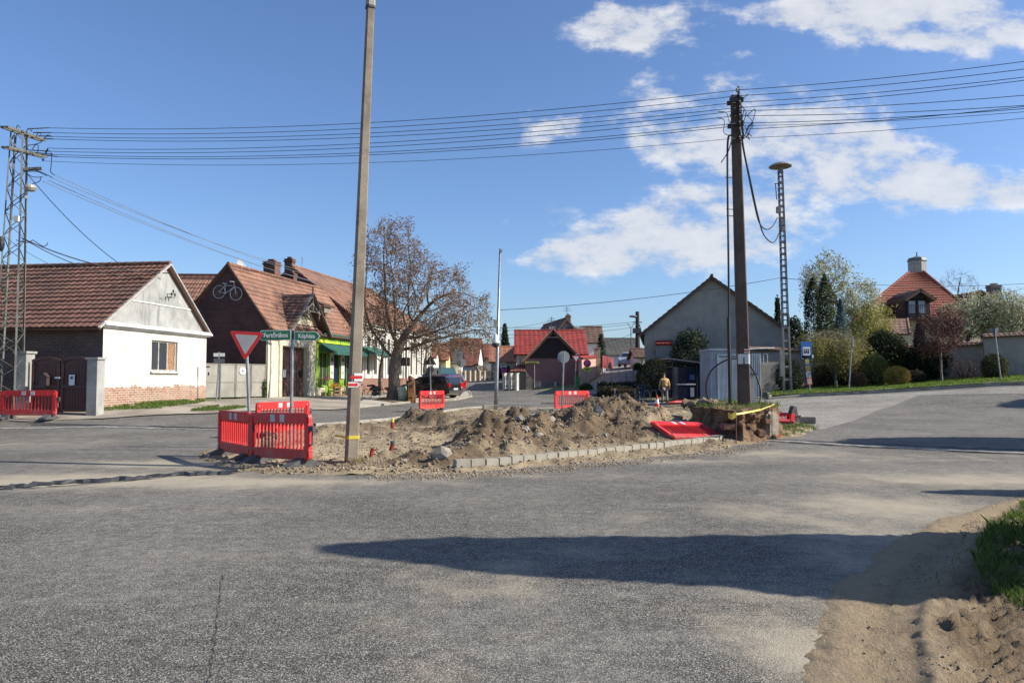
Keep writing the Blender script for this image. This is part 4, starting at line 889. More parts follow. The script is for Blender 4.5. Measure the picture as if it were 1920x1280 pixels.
def awning(parent, x0, x1, z, out, drop):
    mb = MB(); mb.add([(x0, -.12, z), (x1, -.12, z), (x1, -out, z-drop), (x0, -out, z-drop)], [(0,1,2,3)]); mb.add([(x0, -out, z-drop), (x1, -out, z-drop), (x1, -out, z-drop-.18), (x0, -out, z-drop-.18)], [(0,1,2,3)])
    mb.add([(x0, -.12, z), (x0, -out, z-drop), (x0, -.12, z-drop)], [(0,1,2)]); mb.add([(x1, -.12, z), (x1, -out, z-drop), (x1, -.12, z-drop)], [(0,1,2)]); return mb.build('awning', M_dg, parent)
awning(B, 6.5, 12.1, eB-.55, 1.05, .55); mb = MB(); mb.box((9.2, -.30, eB+.02), (5.9, .34, .10)); mb.build('band_canopy', M_dg, B)
M_sgn = mat((.62, .62, .58), .6, name='pale_sign')
for x, w, z, h in ((8.35, .55, 1.6, 1.7), (10.1, .55, 1.6, 1.7), (9.25, 1.5, 3.02, .38)):
    mb = MB(); mb.box((x, -.05, z+.3 if h > 1 else z), (w, .05, h)); so_ = mb.build('shop_sign', M_sgn, B)
    mb = MB(); mb.lathe([(.15 if h > 1 else .12, 0), (.15 if h > 1 else .12, .01)], (x-(0 if h > 1 else .5), -.082, 2.3 if h > 1 else z), 14, M=Matrix.Rotation(pi/2, 3, 'X')); 
    for k in range(3): mb.box((x+(0 if h > 1 else .2), -.078, (1.5 if h > 1 else z+.08)-k*.09), (w*.6, .006, .035))
    if h > 1: mb.box((x, -.078, 1.0), (w*.9, .008, .5)) if False else None
    mb.build('sign_print', mat((.06, .08, .06), .7, name='sign_print'), so_)
# goods in front of the shop
def world_of(par, p): return par.matrix_basis@Vector(p)
M_crate = mat((.30, .18, .09), .8, (.18, .1, .05), 6, bump=.2, name='crate_wood')
cols = [(.55,.03,.02),(.62,.45,.02),(.1,.3,.04),(.5,.08,.2),(.7,.65,.6),(.55,.2,.03)]
labs = ['wooden crate stand with red goods, nearest the carriage door', 'wooden crate stand with yellow flowers below the shop window', 'wooden crate of green plants beside the shop door', 'wooden crate with pink flowers, farthest along the shop front']
for i, x in enumerate((7.2, 8.1, 10.4, 11.5)):
    w = world_of(B, (x, -.75, 0)); cs = thing('crate_stand', labs[i], 'crate stand', (w.x, w.y, T(w.x, w.y)+.05), angB, 'crate stands before the shop')
    mb = MB(); 
    for z in (.08, .3, .52): mb.box((0, -.2, z), (.75, .02, .07)); mb.box((0, .2, z), (.75, .02, .07))
    for a in (-.36, .36):
        for b in (-.2, .2): mb.box((a, b, .3), (.04, .04, .6))
    mb.box((0, 0, .5), (.72, .4, .02)); mb.build('crate', M_crate, cs)
    C = RNG.normal(size=(260, 3))*(.18, .11, .10)+(0, 0, .66); leaves('flowers', leafmat(cols[i % 6], cols[(i+1) % 6], .2, 'flowers'), C, .07, RNG.uniform(0, 1, 260), cs)
w = world_of(B, (10.9, -.55, 0)); mb = MB(); mb.box((0, 0, .75), (.5, .04, 1.3)); mb.box((0, -.02, .95), (.4, .03, .9)); o = mb.build('display_board', M_sgn); o.location = (w.x, w.y, T(w.x, w.y)+.05); o.rotation_euler.z = angB; tag(o, 'white standing display board between the crates before the shop', 'board')
w = world_of(B, (6.9, -.4, 1.0)); pb = thing('hanging_basket', 'basket of pink and red flowers on the first shop window sill', 'flower basket', w, angB)
C = RNG.normal(size=(300, 3))*(.3, .1, .14); leaves('foliage', leafmat((.45,.02,.06),(.5,.35,.3),.2,'fl2'), C, .07, RNG.uniform(0, 1, 300), pb); mb = MB(); mb.box((0, 0, -.15), (.8, .22, .16)); mb.build('planter', M_lime, pb)
# ---------------------------------------------------------------- grey metal gate between A and B
gl, gr_ = P(380, 755, 37.5), P(498, 746, 40.7); GG = frame('gate', 'wide grey sheet metal gate with white round plate between the two old houses', 'gate', gl, gr_, z=T(gl.x, gl.y)); LG = (gr_-gl).xy.length
M_gm = mat((.30, .285, .24), .6, (.22, .20, .17), 1.2, bump=.1, name='grey_gate_paint')
for k in range(4):
    mb = MB(); x0 = k*LG/4; w = LG/4-.03; mb.box((x0+w/2, 0, .85), (w, .03, 1.72)); mb.box((x0+w/2, -.03, .78), (w, .03, .04))
    for x in (x0+.02, x0+w-.02): mb.box((x, -.03, .85), (.035, .03, 1.72))
    mb.box((x0+w/2, -.03, 1.70), (w, .03, .04)); mb.build('gate_leaf', M_gm, GG)
mb = MB(); mb.lathe([(.2, 0), (.2, .015)], (LG*.60, -.035, 1.35), 20, M=Matrix.Rotation(pi/2, 3, 'X')); rp = mb.build('round_plate', M_paper, GG)
mb = MB(); mb.lathe([(.05, 0), (.05, .012)], (LG*.60, -.055, 1.35), 12, M=Matrix.Rotation(pi/2, 3, 'X')); mb.build('plate_mark', M_dark, rp)
mb = MB(); mb.box((.25, -.03, 1.55), (.2, .01, .07)); mb.box((.28, -.05, 1.2), (.03, .04, .16)); mb.build('gate_handle', M_dark, GG)
mb = MB(); q0 = P(388, 700, 40); 
# rear dark roof seen between the gables
q = P(322, 516, 60); RR = thing('rear_barn', 'long dark tiled barn roof seen above the gap between the gables', 'barn', (q.x, q.y, 1), .05)
mb = MB(); troof(mb, (-2, -4, 6.0), (9.0, -4, 6.0), (9.0, 0, q.z-1), (-2, 0, q.z-1), tw=.5, ch=.5); ridge(mb, (-2, 0, q.z-.95), (9.0, 0, q.z-.95)); mb.build('roof', tilemat((.075, .03, .025), (.11, .05, .035)), RR)
mb = MB(); wall(mb, (-2, -3.7), (9.0, -3.7), -1, 6); mb.build('wall', M_fire, RR)
q = P(372, 570, 47); R2 = thing('rear_shed', 'small shed with reddish tiled roof between the two old gables', 'shed', (q.x-1.5, q.y, .6), .12)
zt = P(395, 524, 48).z-.6; mb = MB(); troof(mb, (-2.4, -1.2, 3.6), (3.4, -1.2, 3.6), (3.4, 1.2, zt), (-.2, 1.2, zt), tw=.3, ch=.35); ridge(mb, (-2.4, -1.2, 3.65), (-.2, 1.2, zt+.05), .09); mb.build('roof', tilemat((.2, .1, .07), (.32, .17, .11)), R2)
mb = MB(); wall(mb, (-2.4, -1), (3.4, -1), -.6, 3.6); mb.build('wall', M_fire2, R2)
# ---------------------------------------------------------------- C: tall white arcaded house
oC = oB+uB*XB; ZC = .6; C_ = thing('white_street_house', 'long tall white house with pilasters and narrow windows on brick plinth behind the bare tree', 'house', (oC.x, oC.y, ZC), angB)
LC = 18.6; eC = 5.65-ZC; RC = 9.75-ZC; RYC = 4.9; WC = 9.6
M_wc = plastermat((.70, .68, .60), (.60, .57, .49), None, 0, 0, 0, (.38, .36, .30), .4, name='cream_render')
win = [(1.0+i*1.42, 1.62+i*1.42, 1.3 if i % 4 != 3 else .2, 4.15) for i in range(12)]
mb = MB(); atC = wall(mb, (0, 0), (LC, 0), -.5, eC, win, rev=.22); mb.build('front_wall', M_wc, C_)
mb = MB(); mb.box((LC/2, -.04, .35), (LC+.1, .1, 1.35)); 
mb.build('brick_plinth', brickmat((.26, .12, .08), (.2, .09, .06), (.22, .17, .13), 1, (.08, .05, .04), .3, 'plinth_brick'), C_)
mb = MB()
for i in range(13): x = .62+i*1.42; mb.box((x, -.05, (1.03+eC-.45)/2), (.28, .10, eC-.45-1.03)); mb.box((x, -.07, eC-.5), (.4, .14, .1))
mb.box((LC/2, -.12, eC-.22), (LC+.1, .24, .2)); mb.box((LC/2, -.2, eC-.04), (LC+.1, .4, .12)); mb.build('pilasters', M_wc, C_)
for w_ in win: window(C_, atC, w_[0], w_[1], w_[2], w_[3], .2, 1, (3.1,), mat((.16, .12, .10), .7, name='brown_frame'))
mb = MB(); wall(mb, (-.0, WC), (-.0, 0), 2, eC); poly3(mb, [(0, WC, eC), (0, -.1, eC), (0, RYC, RC+.1)]); mb.build('fire_wall', M_fire, C_)
mb = MB(); troof(mb, (-.05, -.45, eC), (LC, -.45, eC), (LC-2.5, RYC, RC), (-.05, RYC, RC), tw=.4, ch=.4, sag=.1); troof(mb, (LC, WC, eC), (-.05, WC, eC), (-.05, RYC, RC), (LC-2.5, RYC, RC), tw=.8, ch=.6); ridge(mb, (-.05, RYC, RC+.05), (LC-2.5, RYC, RC+.05)); mb.build('roof', M_rfB, C_)
mb = MB(); wall(mb, (LC, 0), (LC, WC), -.5, eC); poly3(mb, [(LC, 0, eC), (LC, WC, eC), (LC-2.3, RYC, RC-.1)]); mb.build('end_wall', M_wc, C_)
chimney(C_, (.9, RYC+.6, RC-.9), .5, .6, 1.5, M_fire2); mb = MB(); mb.tube([(1.6, RYC, RC-.3), (1.6, RYC, RC+1.0)], .02, 5); [mb.tube([(1.3, RYC-.2, RC+.5+.15*k), (2.0, RYC+.1, RC+.5+.15*k)], .012, 4) for k in range(3)]; mb.build('antenna', M_metalg, C_)
awning(C_, .6, 4.2, 3.35, 1.5, .6)
mb = MB(); mb.tube([(-.1, .0, eC-.5), (-.1, -.1, 0)], .06, 8); mb.build('downpipe', M_zinc, C_)
# ---------------------------------------------------------------- generic far house
def house(name, label, pxL, pxR, ybase, Y, yeave, yridge, kind, mw, mr, depth=9, ang=0, wins=(), gx=None, dz=0, tw=.5, gm=None, oh=.3, chim=(), m_ch=None, over=1.5):
    a, b = P(pxL, ybase, Y), P(pxR, ybase, Y); w = (b-a).length; z0 = min(T(a.x, a.y), T(b.x, b.y))-.2; H = thing(name, label, 'house', (a.x, a.y, z0), ang)
    ze = P((pxL+pxR)/2, yeave, Y).z-z0; zr = P((pxL+pxR)/2, yridge, Y+(depth/2 if kind == 'side' else 0)).z-z0
    hs = [(x0*w, x1*w, P(0, y1, Y).z-z0, P(0, y0, Y).z-z0) for (x0, x1, y0, y1) in wins]
    mb = MB(); at = wall(mb, (0, 0), (w, 0), -over, ze, hs)
    wall(mb, (w, 0), (w, depth), -over, ze); wall(mb, (w, depth), (0, depth), -over, ze); wall(mb, (0, depth), (0, 0), -over, ze)
    if kind == 'gable' and not gm:
        g = (gx if gx is not None else .5)*w; poly3(mb, [(0, .0, ze), (w, .0, ze), (g, .0, zr)]); poly3(mb, [(0, depth, ze), (w, depth, ze), (g, depth, zr)])
    if kind == 'side':
        poly3(mb, [(0, 0, ze), (0, depth, ze), (0, depth/2, zr)]); poly3(mb, [(w, 0, ze), (w, depth, ze), (w, depth/2, zr)])
    mb.build('wall', mw, H); g = (gx if gx is not None else .5)*w
    if kind == 'gable' and gm:
        mb = MB(); mb.prism([(-.1, -.04, ze), (w+.1, -.04, ze), (g, -.04, zr)], (0, .06, 0))
        mb.build('gable_cladding', gm, H)
    for (s0, s1, c, d) in hs: window(H, at, s0, s1, c, d, .14, 2)
    mb = MB()
    if kind == 'gable':
        kl = (zr-ze)/g; kr = (zr-ze)/(w-g)
        troof(mb, (-oh, depth, ze-oh*kl), (-oh, -oh, ze-oh*kl), (g, -oh, zr+.05), (g, depth, zr+.05), tw=tw, ch=.4, thick=.16); troof(mb, (w+oh, -oh, ze-oh*kr), (w+oh, depth, ze-oh*kr), (g, depth, zr+.05), (g, -oh, zr+.05), tw=tw, ch=.4, thick=.16); ridge(mb, (g, -oh, zr+.1), (g, depth, zr+.1))
    else:
        k = (zr-ze)/(depth/2); troof(mb, (-oh, -oh, ze-oh*k), (w+oh, -oh, ze-oh*k), (w+oh, depth/2, zr), (-oh, depth/2, zr), tw=tw, ch=.4); troof(mb, (w+oh, depth+oh, ze-oh*k), (-oh, depth+oh, ze-oh*k), (-oh, depth/2, zr), (w+oh, depth/2, zr), tw=tw*2, ch=.6); ridge(mb, (-oh, depth/2, zr+.05), (w+oh, depth/2, zr+.05))
    mb.build('roof', mr, H)
    for (x, yy_, h_) in chim: chimney(H, (x*w, yy_, zr-1.2), .5, .5, 1.2+h_, m_ch or M_fire2)
    return H, at, w, ze, zr, z0
R_red = tilemat((.24, .03, .026), (.36, .055, .042), (.15, .04, .035), .4); R_brn = tilemat((.11, .065, .045), (.17, .10, .07), (.06, .05, .04), .5); R_gry = tilemat((.065, .062, .058), (.10, .095, .085), (.04, .045, .04), .6)
R_org = tilemat((.26, .10, .055), (.40, .18, .10), (.10, .07, .05), .4); R_dkr = tilemat((.15, .05, .035), (.24, .095, .06), (.08, .05, .04), .5)
W_wht = plastermat((.70, .69, .65), (.62, .60, .56), None, stain=(.4, .4, .36), st=.25, name='white_render'); W_gry = plastermat((.26, .26, .255), (.21, .21, .20), None, stain=(.14, .14, .14), st=.35, name='grey_render_far')
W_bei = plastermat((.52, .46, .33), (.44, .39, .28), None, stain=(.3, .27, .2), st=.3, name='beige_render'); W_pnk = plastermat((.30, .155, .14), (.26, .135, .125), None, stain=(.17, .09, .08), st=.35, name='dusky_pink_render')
W_blu = plastermat((.22, .26, .32), (.19, .22, .27), None, stain=(.2, .2, .2), st=.2, name='blue_grey_render'); W_yel = plastermat((.62, .52, .28), (.52, .44, .24), None, st=.2, name='yellow_render')
house('street_house', 'small white street house with green shuttered window beyond the long white house', 789, 813, 722, 74, 668, 648, 'side', W_wht, R_org, 5, 0, [(.35, .75, 678, 700)])
house('street_house', 'ochre street house with brown roof left of the parked cars', 812, 836, 722, 82, 672, 645, 'side', W_yel, R_org, 6, 0, [(.4, .6, 685, 700)])
house('street_house', 'low white street house with grey tiled roof above the parked cars', 822, 862, 715, 88, 678, 652, 'side', W_wht, R_gry, 5, 0, [(.1, .2, 686, 700), (.6, .72, 686, 700)], tw=.7)
Hd = house('street_house', 'house with large dark red roof and narrow white gable at the end of the street', 838, 893, 712, 98, 682, 636, 'side', W_wht, R_dkr, 7, -.10, (), tw=.7)
house('street_house', 'grey house with old red tiled roof behind the galvanised lamp post', 895, 928, 708, 104, 669, 646, 'side', W_gry, R_dkr, 9, .02, (), tw=.8, chim=[(.15, 4, .4)])
house('street_house', 'low grey house with stepped red tiled roof right of the galvanised lamp post', 921, 968, 712, 92, 676, 650, 'side', W_gry, R_org, 7, .03, [(.1, .18, 682, 692)], tw=.6)
# pink house with dark timber gable
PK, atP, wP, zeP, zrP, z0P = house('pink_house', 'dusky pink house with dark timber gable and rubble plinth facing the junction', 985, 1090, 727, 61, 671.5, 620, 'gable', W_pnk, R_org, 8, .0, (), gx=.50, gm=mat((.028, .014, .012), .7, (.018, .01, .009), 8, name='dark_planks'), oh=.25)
mb = MB(); 
for s_ in (-1, 1): mb.bar((wP/2+s_*(wP/2+.3), -.32, zeP-.28), (wP/2, -.32, zrP+.12), .05, .17, up=(0, 1, 0))
mb.box((wP/2, -.32, zrP-.55), (.9, .03, .05)); mb.build('bargeboard', mat((.45, .42, .38), .7, name='pale_board'), PK)
M_rub = mat((.30, .26, .21), .9, (.14, .12, .10), 5, bump=1.0, bs=9, fine=.5, name='rubble_stone')
mb = MB(); mb.box((wP/2, -.05, .15), (wP+.06, .12, 1.0)); 
for k in range(9): mb.add([(0+.16*k, -.12, .6+.0), (.16*(k+1), -.12, .6), (.16*(k+1), -.12, .6+1.2*max(0, 1-(k+1)/7)**1.6), (.16*k, -.12, .6+1.2*max(0, 1-k/7)**1.6)], [(0,1,2,3)])
mb.build('stone_plinth', M_rub, PK)
mb = MB(); mb.box((.55, -.14, zeP-.35), (1.15, .03, .17)); ns_ = mb.build('street_sign', mat((.50, .55, .12), .6, name='name_board'), PK)
mb = MB(); mb.box((.55, -.165, zeP-.35), (.8, .01, .05)); mb.build('sign_print', M_dark, ns_)
mb = MB(); mb.tube([(.75, -.12, 0), (.75, -.12, zeP-.45)], .02, 5); mb.build('conduit', M_sgn, PK)
mb = MB(); troof(mb, (-1.35, -.4, zeP-1.1), (.0, -.4, zeP-1.1), (.0, .8, zeP-.5), (-.6, .8, zeP-.5)); mb.build('porch_roof', R_dkr, PK)
# red roofed house behind
house('red_roofed_house', 'house with bright red tiled roof and beige wall behind the pink house', 970, 1098, 722, 72, 661, 620, 'side', W_bei, R_red, 8, .0, [(.03, .08, 672, 686)], tw=.45)
house('grey_gabled_house', 'tall grey rendered gable house with brown roof above the red roofed one', 1030, 1096, 700, 86, 634, 597, 'gable', W_gry, R_brn, 12, .18, [(.42, .5, 612, 620)], tw=.6, chim=[(.75, 3, .6)])
house('brown_roofed_house', 'narrow house with dark brown roof and white gable behind the spruce', 1096, 1130, 700, 92, 640, 613, 'side', W_wht, R_brn, 6, .0, (), tw=.6)
house('grey_roofed_house', 'long house with broad dark grey roof and blue grey wall up the side street', 1133, 1203, 690, 97, 664, 635, 'side', W_blu, R_gry, 12, .0, (), tw=.6)
house('white_annex', 'small white annex with dark window left of the big grey gable', 1194, 1209, 690, 70, 668, 655, 'side', W_wht, R_brn, 4, .0, [(.5, .8, 671, 682)])
# big grey gable house
GG2, atM, wM, zeM, zrM, z0M = house('grey_gable_house', 'big plain grey rendered gable house behind the bus shelter', 1209, 1465, 740, 52, 620, 523, 'gable', plastermat((.36, .33, .28), (.29, .265, .23), None, stain=(.14, .145, .14), st=.4, name='flat_grey_render'), R_brn, 16, -.19, (), gx=.484, oh=.35, tw=.8)
chimney(GG2, (wM*.745, 3.5, zrM-3.6), .45, .45, 2.0, mat((.30, .07, .045), .8, (.22, .05, .035), 4, name='red_brick')); chimney(GG2, (wM*.54, 6, zrM-1.0), .5, .5, 1.1, M_fire2)
mb = MB(); mb.box((wM*.14, -.35, 3.0), (1.3, .7, .05)); 
troof(mb, (wM*.08, -.9, 3.45), (wM*.20, -.9, 3.45), (wM*.20, 0, 3.75), (wM*.08, 0, 3.75)); mb.build('porch_roof', R_red, GG2); mb = MB(); mb.box((wM*.14, -.42, 1.7), (1.1, .8, 3.4)); mb.build('porch', W_gry, GG2)
# villa at right
VP = P(1700, 700, 60); V = thing('red_roofed_villa', 'villa with steep red tiled roof, balcony dormer and white brick chimney behind the garden', 'house', (P(1712, 700, 60).x, 60, 1.0), -.02)
v = lambda px, py, Y=60: P(px, py, Y)-Vector(V.location)
a1, b1, c1, d1 = v(1598, 600), v(1838, 600), v(1729, 510, 63.5), v(1702, 512, 63.5)
R_vil = tilemat((.22, .065, .038), (.31, .10, .06), (.2, .06, .04), .3)
mb = MB(); troof(mb, a1, b1, c1, d1, tw=.3, ch=.36, step=.06); troof(mb, (b1.x, b1.y+10, b1.z), (a1.x+5.6, a1.y+9, a1.z), d1, c1, tw=.8, ch=.5); troof(mb, b1, (b1.x, b1.y+10, b1.z), c1+Vector((0, .1, 0)), c1, tw=.6, ch=.4); troof(mb, (a1.x+5.6, a1.y+9, a1.z), a1, d1, d1+Vector((0, .1, 0)), tw=.6, ch=.4)
for e0, e1 in ((a1, d1), (b1, c1)): ridge(mb, e0+Vector((0, 0, .08)), e1+Vector((0, 0, .08)), .11)
mb.build('roof', R_vil, V)
mb = MB(); wall(mb, (a1.x+.5, a1.y+.4), (b1.x-.5, a1.y+.4), -2, a1.z+.2); wall(mb, (b1.x-.5, a1.y+.4), (b1.x-.5, a1.y+9), -2, a1.z); wall(mb, (a1.x+.5, a1.y+9), (a1.x+.5, a1.y+.4), -2, a1.z); mb.build('wall', W_bei, V)
k0, k1 = v(1703, 515, 64.5), v(1731, 490, 64.5); mb = MB(); cw = k1.x-k0.x; ccx = (k0.x+k1.x)/2
mb.lathe([(cw*.56, 0), (cw*.56, k1.z-k0.z+.3)], (ccx, k0.y, k0.z-.3), 8); mb.build('chimney', brickmat((.52, .50, .45), (.42, .40, .36), (.2, .19, .17), 1, (.2, .2, .18), .3, 'white_brick'), V)
mb = MB(); mb.lathe([(cw*.62, 0), (cw*.55, .25), (cw*.2, .38), (.05, .5), (.05, .8)], (ccx, k0.y, k1.z), 8); mb.build('chimney_cap', mat((.16, .17, .17), .6, name='lead'), V)
# dormer with balcony doors
dl, dr = v(1696, 594, 59.0), v(1733, 564, 59.0); yd = 59.0-60-.3
mb = MB(); mb.box(((dl.x+dr.x)/2, yd+1.2, (dl.z+dr.z)/2+.1), (dr.x-dl.x+.55, 2.4, dr.z-dl.z+.5)); dm = mb.build('dormer', mat((.055, .02, .018), .7, name='dark_red_wood'), V)
mb = MB(); ap = v(1715, 544, 59); el, er = v(1686, 563, 59), v(1744, 563, 59)
for e_, sgn in ((el, 1), (er, -1)):
    t_ = [(e_.x, yd-.7, e_.z), (e_.x, yd+3.6, e_.z), (ap.x, yd+3.6, ap.z), (ap.x, yd-.7, ap.z)]; troof(mb, *(t_ if sgn < 0 else [t_[1], t_[0], t_[3], t_[2]]), tw=.4, ch=.35, thick=.2)
mb.build('dormer_roof', R_brn, V)
mb = MB(); mb.prism([(el.x+.3, yd-.35, el.z+.1), (er.x-.3, yd-.35, er.z+.1), (ap.x, yd-.35, ap.z-.1)], (0, .3, 0)); mb.build('dormer_gable', mat((.025, .014, .012), .7, name='dark_planks_far'), V)
for s0, s1 in ((dl.x+.1, (dl.x+dr.x)/2-.06), ((dl.x+dr.x)/2+.06, dr.x-.1)):
    mb = MB(); mb.box(((s0+s1)/2, yd-.06, (dl.z+dr.z)/2), (s1-s0, .06, dr.z-dl.z)); f_ = mb.build('balcony_door', mat((.03, .025, .03), .5, name='door_frame'), V); mb = MB(); mb.box(((s0+s1)/2, yd-.11, (dl.z+dr.z)/2+.1), (s1-s0-.14, .03, dr.z-dl.z-.3)); mb.build('pane', mat((.33, .37, .43), .15, (.26, .3, .36), .5, name='curtained_glass'), f_)
mb = MB(); bz = dl.z-.05; mb.bar((dl.x-.2, yd-.7, bz+.9), (dr.x+.2, yd-.7, bz+.9), .05)
for k in range(15): x = dl.x-.2+(dr.x-dl.x+.4)*k/14; mb.bar((x, yd-.7, bz-.1), (x, yd-.7, bz+.9), .025)
mb.box(((dl.x+dr.x)/2, yd-.4, bz-.12), (dr.x-dl.x+.5, .8, .08)); mb.build('balcony', mat((.02, .02, .022), .6, name='black_rail'), V)
# lower wings
e0 = v(1650, 626, 50); e1 = v(1713, 626, 50); r1 = v(1706, 599, 53); r0 = v(1640, 599, 53)
mb = MB(); troof(mb, e0, e1, r1, r0, tw=.3, ch=.35); ridge(mb, e1+Vector((0,0,.05)), r1+Vector((0,0,.05)), .09); ridge(mb, r0, r1, .09); mb.build('porch_roof', tilemat((.2, .11, .08), (.30, .18, .13), (.1, .08, .06), .5), V)
mb = MB(); mb.box(((e0.x+e1.x)/2, e0.y+1.6, e0.z/2-.6), (e1.x-e0.x-.6, 2.4, e0.z+1.0)); mb.build('porch', W_gry, V)
V2, *_ = house('brown_roofed_annex', 'low building with brown roof and dark dormer behind the blossom hedge', 1788, 1935, 700, 62, 592, 555, 'side', W_bei, R_brn, 10, 0, ())
p0 = P(1840, 555, 63)-Vector(V2.location); mb = MB(); mb.box((p0.x, 2.4, p0.z-1.0), (2.3, 2.5, 1.6)); dd = mb.build('dormer', mat((.06, .02, .02), .7, name='dark_red_wood'), V2)
mb = MB()
for sgn in (-1, 1): t_ = [(p0.x+sgn*1.6, .9, p0.z-.6), (p0.x+sgn*1.6, 4.4, p0.z-.6), (p0.x, 4.4, p0.z+.5), (p0.x, .9, p0.z+.5)]; troof(mb, *(t_ if sgn > 0 else [t_[1], t_[0], t_[3], t_[2]]), tw=.4)
mb.build('dormer_roof', R_dkr, dd)
p0 = P(1864, 560, 64)-Vector(V2.location); chimney(V2, (p0.x, p0.y, p0.z-1.2), .9, .7, 2.3, mat((.14, .14, .13), .8, name='dark_stack'))
# garden walls
M_gw = plastermat((.35, .32, .27), (.27, .25, .215), None, stain=(.13, .13, .12), st=.5, name='garden_wall_render'); R_cop = tilemat((.17, .09, .065), (.26, .15, .11), (.08, .07, .06), .6)
def gwall(label, a, b, top, col=M_gw, dep=.35):
    (pxa, Ya), (pxb, Yb) = a, b; A_ = Vector(((pxa-960)/F*Ya, Ya, 0)); B_ = Vector(((pxb-960)/F*Yb, Yb, 0)); za = P(pxa, top[0], Ya).z; zb = P(pxb, top[1], Yb).z
    w = (B_-A_).length; o = thing('garden_wall', label, 'wall', (A_.x, A_.y, 0), atan2(B_.y-A_.y, B_.x-A_.x)); mb = MB()
    mb.prism([(0, 0, -.3), (w, 0, -.3), (w, 0, zb-.15), (0, 0, za-.15)], (0, dep, 0)); mb.build('wall_face', col, o)
    mb = MB(); troof(mb, (-.05, -.18, za-.18), (w+.05, -.18, zb-.18), (w+.05, dep/2, zb+.03), (-.05, dep/2, za+.03), tw=.24, ch=.2, thick=.05); troof(mb, (w+.05, dep+.18, zb-.18), (-.05, dep+.18, za-.18), (-.05, dep/2, za+.03), (w+.05, dep/2, zb+.03), tw=.4, ch=.2, thick=.05)
    mb.build('tile_coping', R_cop, o); return o, w
gw1, w1 = gwall('grey garden wall with tiled coping behind the metal kiosk and siren mast', (1392, 47), (1600, 47.5), (650, 655))
mb = MB(); 
for x in (2.1, 2.9, 3.6): mb.box((x+.1, -.02, 3.45), (.5, .05, .12))
mb.build('wall_vent', mat((.16, .08, .06), .8, name='vent'), gw1)
gwall('grey garden wall with tiled coping running behind the shrubs to the right', (1600, 47.5), (1846, 43), (652, 640))
gwall('taller end section of the grey garden wall at the right edge', (1846, 42.6), (2150, 40), (627, 612))
# ================================================================== POLES, WIRES, SIGNS, BARRIERS
M_pole = mat((.27, .225, .17), .92, (.17, .14, .105), 2.5, bump=.8, bs=70, fine=.55, name='rough_concrete')
M_polew = mat((.11, .078, .058), .88, (.07, .048, .036), 1.6, bump=.5, bs=40, fine=.35, name='dark_weathered_concrete')
M_white = mat((.72, .72, .70), .5, (.62, .62, .6), 3, name='white_paint'); M_red = mat((.55, .018, .02), .45, (.45, .015, .018), 4, name='red_paint')
M_iron = mat((.035, .035, .038), .6, (.06, .05, .045), 5, name='dark_iron_work'); M_ins = mat((.42, .40, .38), .25, name='porcelain')
def taper(mb, a, b, wa, wb, rz=0, ch=.22, da=None, db=None):
    """tapered post with chamfered corners"""
    a, b = Vector(a), Vector(b); vs = []
    for p, w, d in ((a, wa, da or wa), (b, wb, db or wb)):
        c = min(w, d)*ch
        for (x, y) in ((-w/2+c, -d/2), (w/2-c, -d/2), (w/2, -d/2+c), (w/2, d/2-c), (w/2-c, d/2), (-w/2+c, d/2), (-w/2, d/2-c), (-w/2, -d/2+c)):
            q = Matrix.Rotation(rz, 3, 'Z')@Vector((x, y, 0)); vs.append(p+q)
    fs = [(i, (i+1) % 8, (i+1) % 8+8, i+8) for i in range(8)]+[tuple(range(7, -1, -1)), tuple(range(8, 16))]
    return mb.add(vs, fs)
# foreground concrete lamp post
b0 = P(658, 868, 14.4); b0.z = T(b0.x, b0.y)-.1; t0 = P(694.5, 14, 14.4)
LP = thing('concrete_lamp_post', 'tall leaning square concrete lamp post in the foreground with trail arrows and yellow tape', 'lamp post', (b0.x, b0.y, b0.z))
mb = MB(); taper(mb, b0, t0, .225, .138, .45, .10); mb.build('pole', M_pole, LP, world=True)
mb = MB(); d_ = (t0-b0).normalized(); taper(mb, t0+d_*.0, t0+d_*.22, .175, .16, 0.45, .2); mb.tube([t0+d_*.2, t0+d_*.45+Vector((-.08, 0, 0)), t0+d_*.8+Vector((-.45, -.1, 0)), t0+d_*1.0+Vector((-1.2, 0.45, 0))], [.075, .065, .055, .045], 9); mb.build('lamp_arm', mat((.30, .27, .22), .7, name='arm_metal'), LP, world=True)
mb = MB(); mb.blob(t0+d_*1.0+Vector((-1.55, -.4, -.02)), (.42, .16, .1), .03, 2); mb.build('lamp_head', M_zinc, LP, world=True)
mb = MB(); taper(mb, t0-d_*.03, t0+d_*.015, .18, .18, 0.45, .2); mb.build('collar', M_iron, LP, world=True)
M_yt = mat((.60, .48, .05), .5, (.55, .42, .05), 6, name='yellow_tape')
def onpole(py, Y=14.4): k = ((868-py)/(868-14)); return b0.lerp(t0, k)
mb = MB(); q = onpole(812); q2 = onpole(806); taper(mb, q, q2, .236, .234, .45, .1); 
mb.bar(q+Vector((-.11, -.04, .03)), q+Vector((-.34, .04, .06)), .012, .03); mb.build('yellow_tape', M_yt, LP, world=True)
def painted(parent, base, top, wf, py, Yf, w, h, m, off=.005, dx=0, rz=.45):
    pass
def plate_on(p, w, h, m, rz, off, dx=0, dz=0, name='trail_mark', par=None, poly=None, t=.003):
    R = Matrix.Rotation(rz, 3, 'Z'); mb = MB(); pts = poly or [(-w/2, -h/2), (w/2, -h/2), (w/2, h/2), (-w/2, h/2)]
    mb.prism([Vector(p)+R@Vector((dx+x, -off, dz+z)) for x, z in pts], R@Vector((0, -t, 0))); return mb.build(name, m, par, world=True)
arrowL = [(-.17, 0), (-.09, .075), (-.09, .033), (.12, .033), (.12, -.033), (-.09, -.033), (-.09, -.075)]
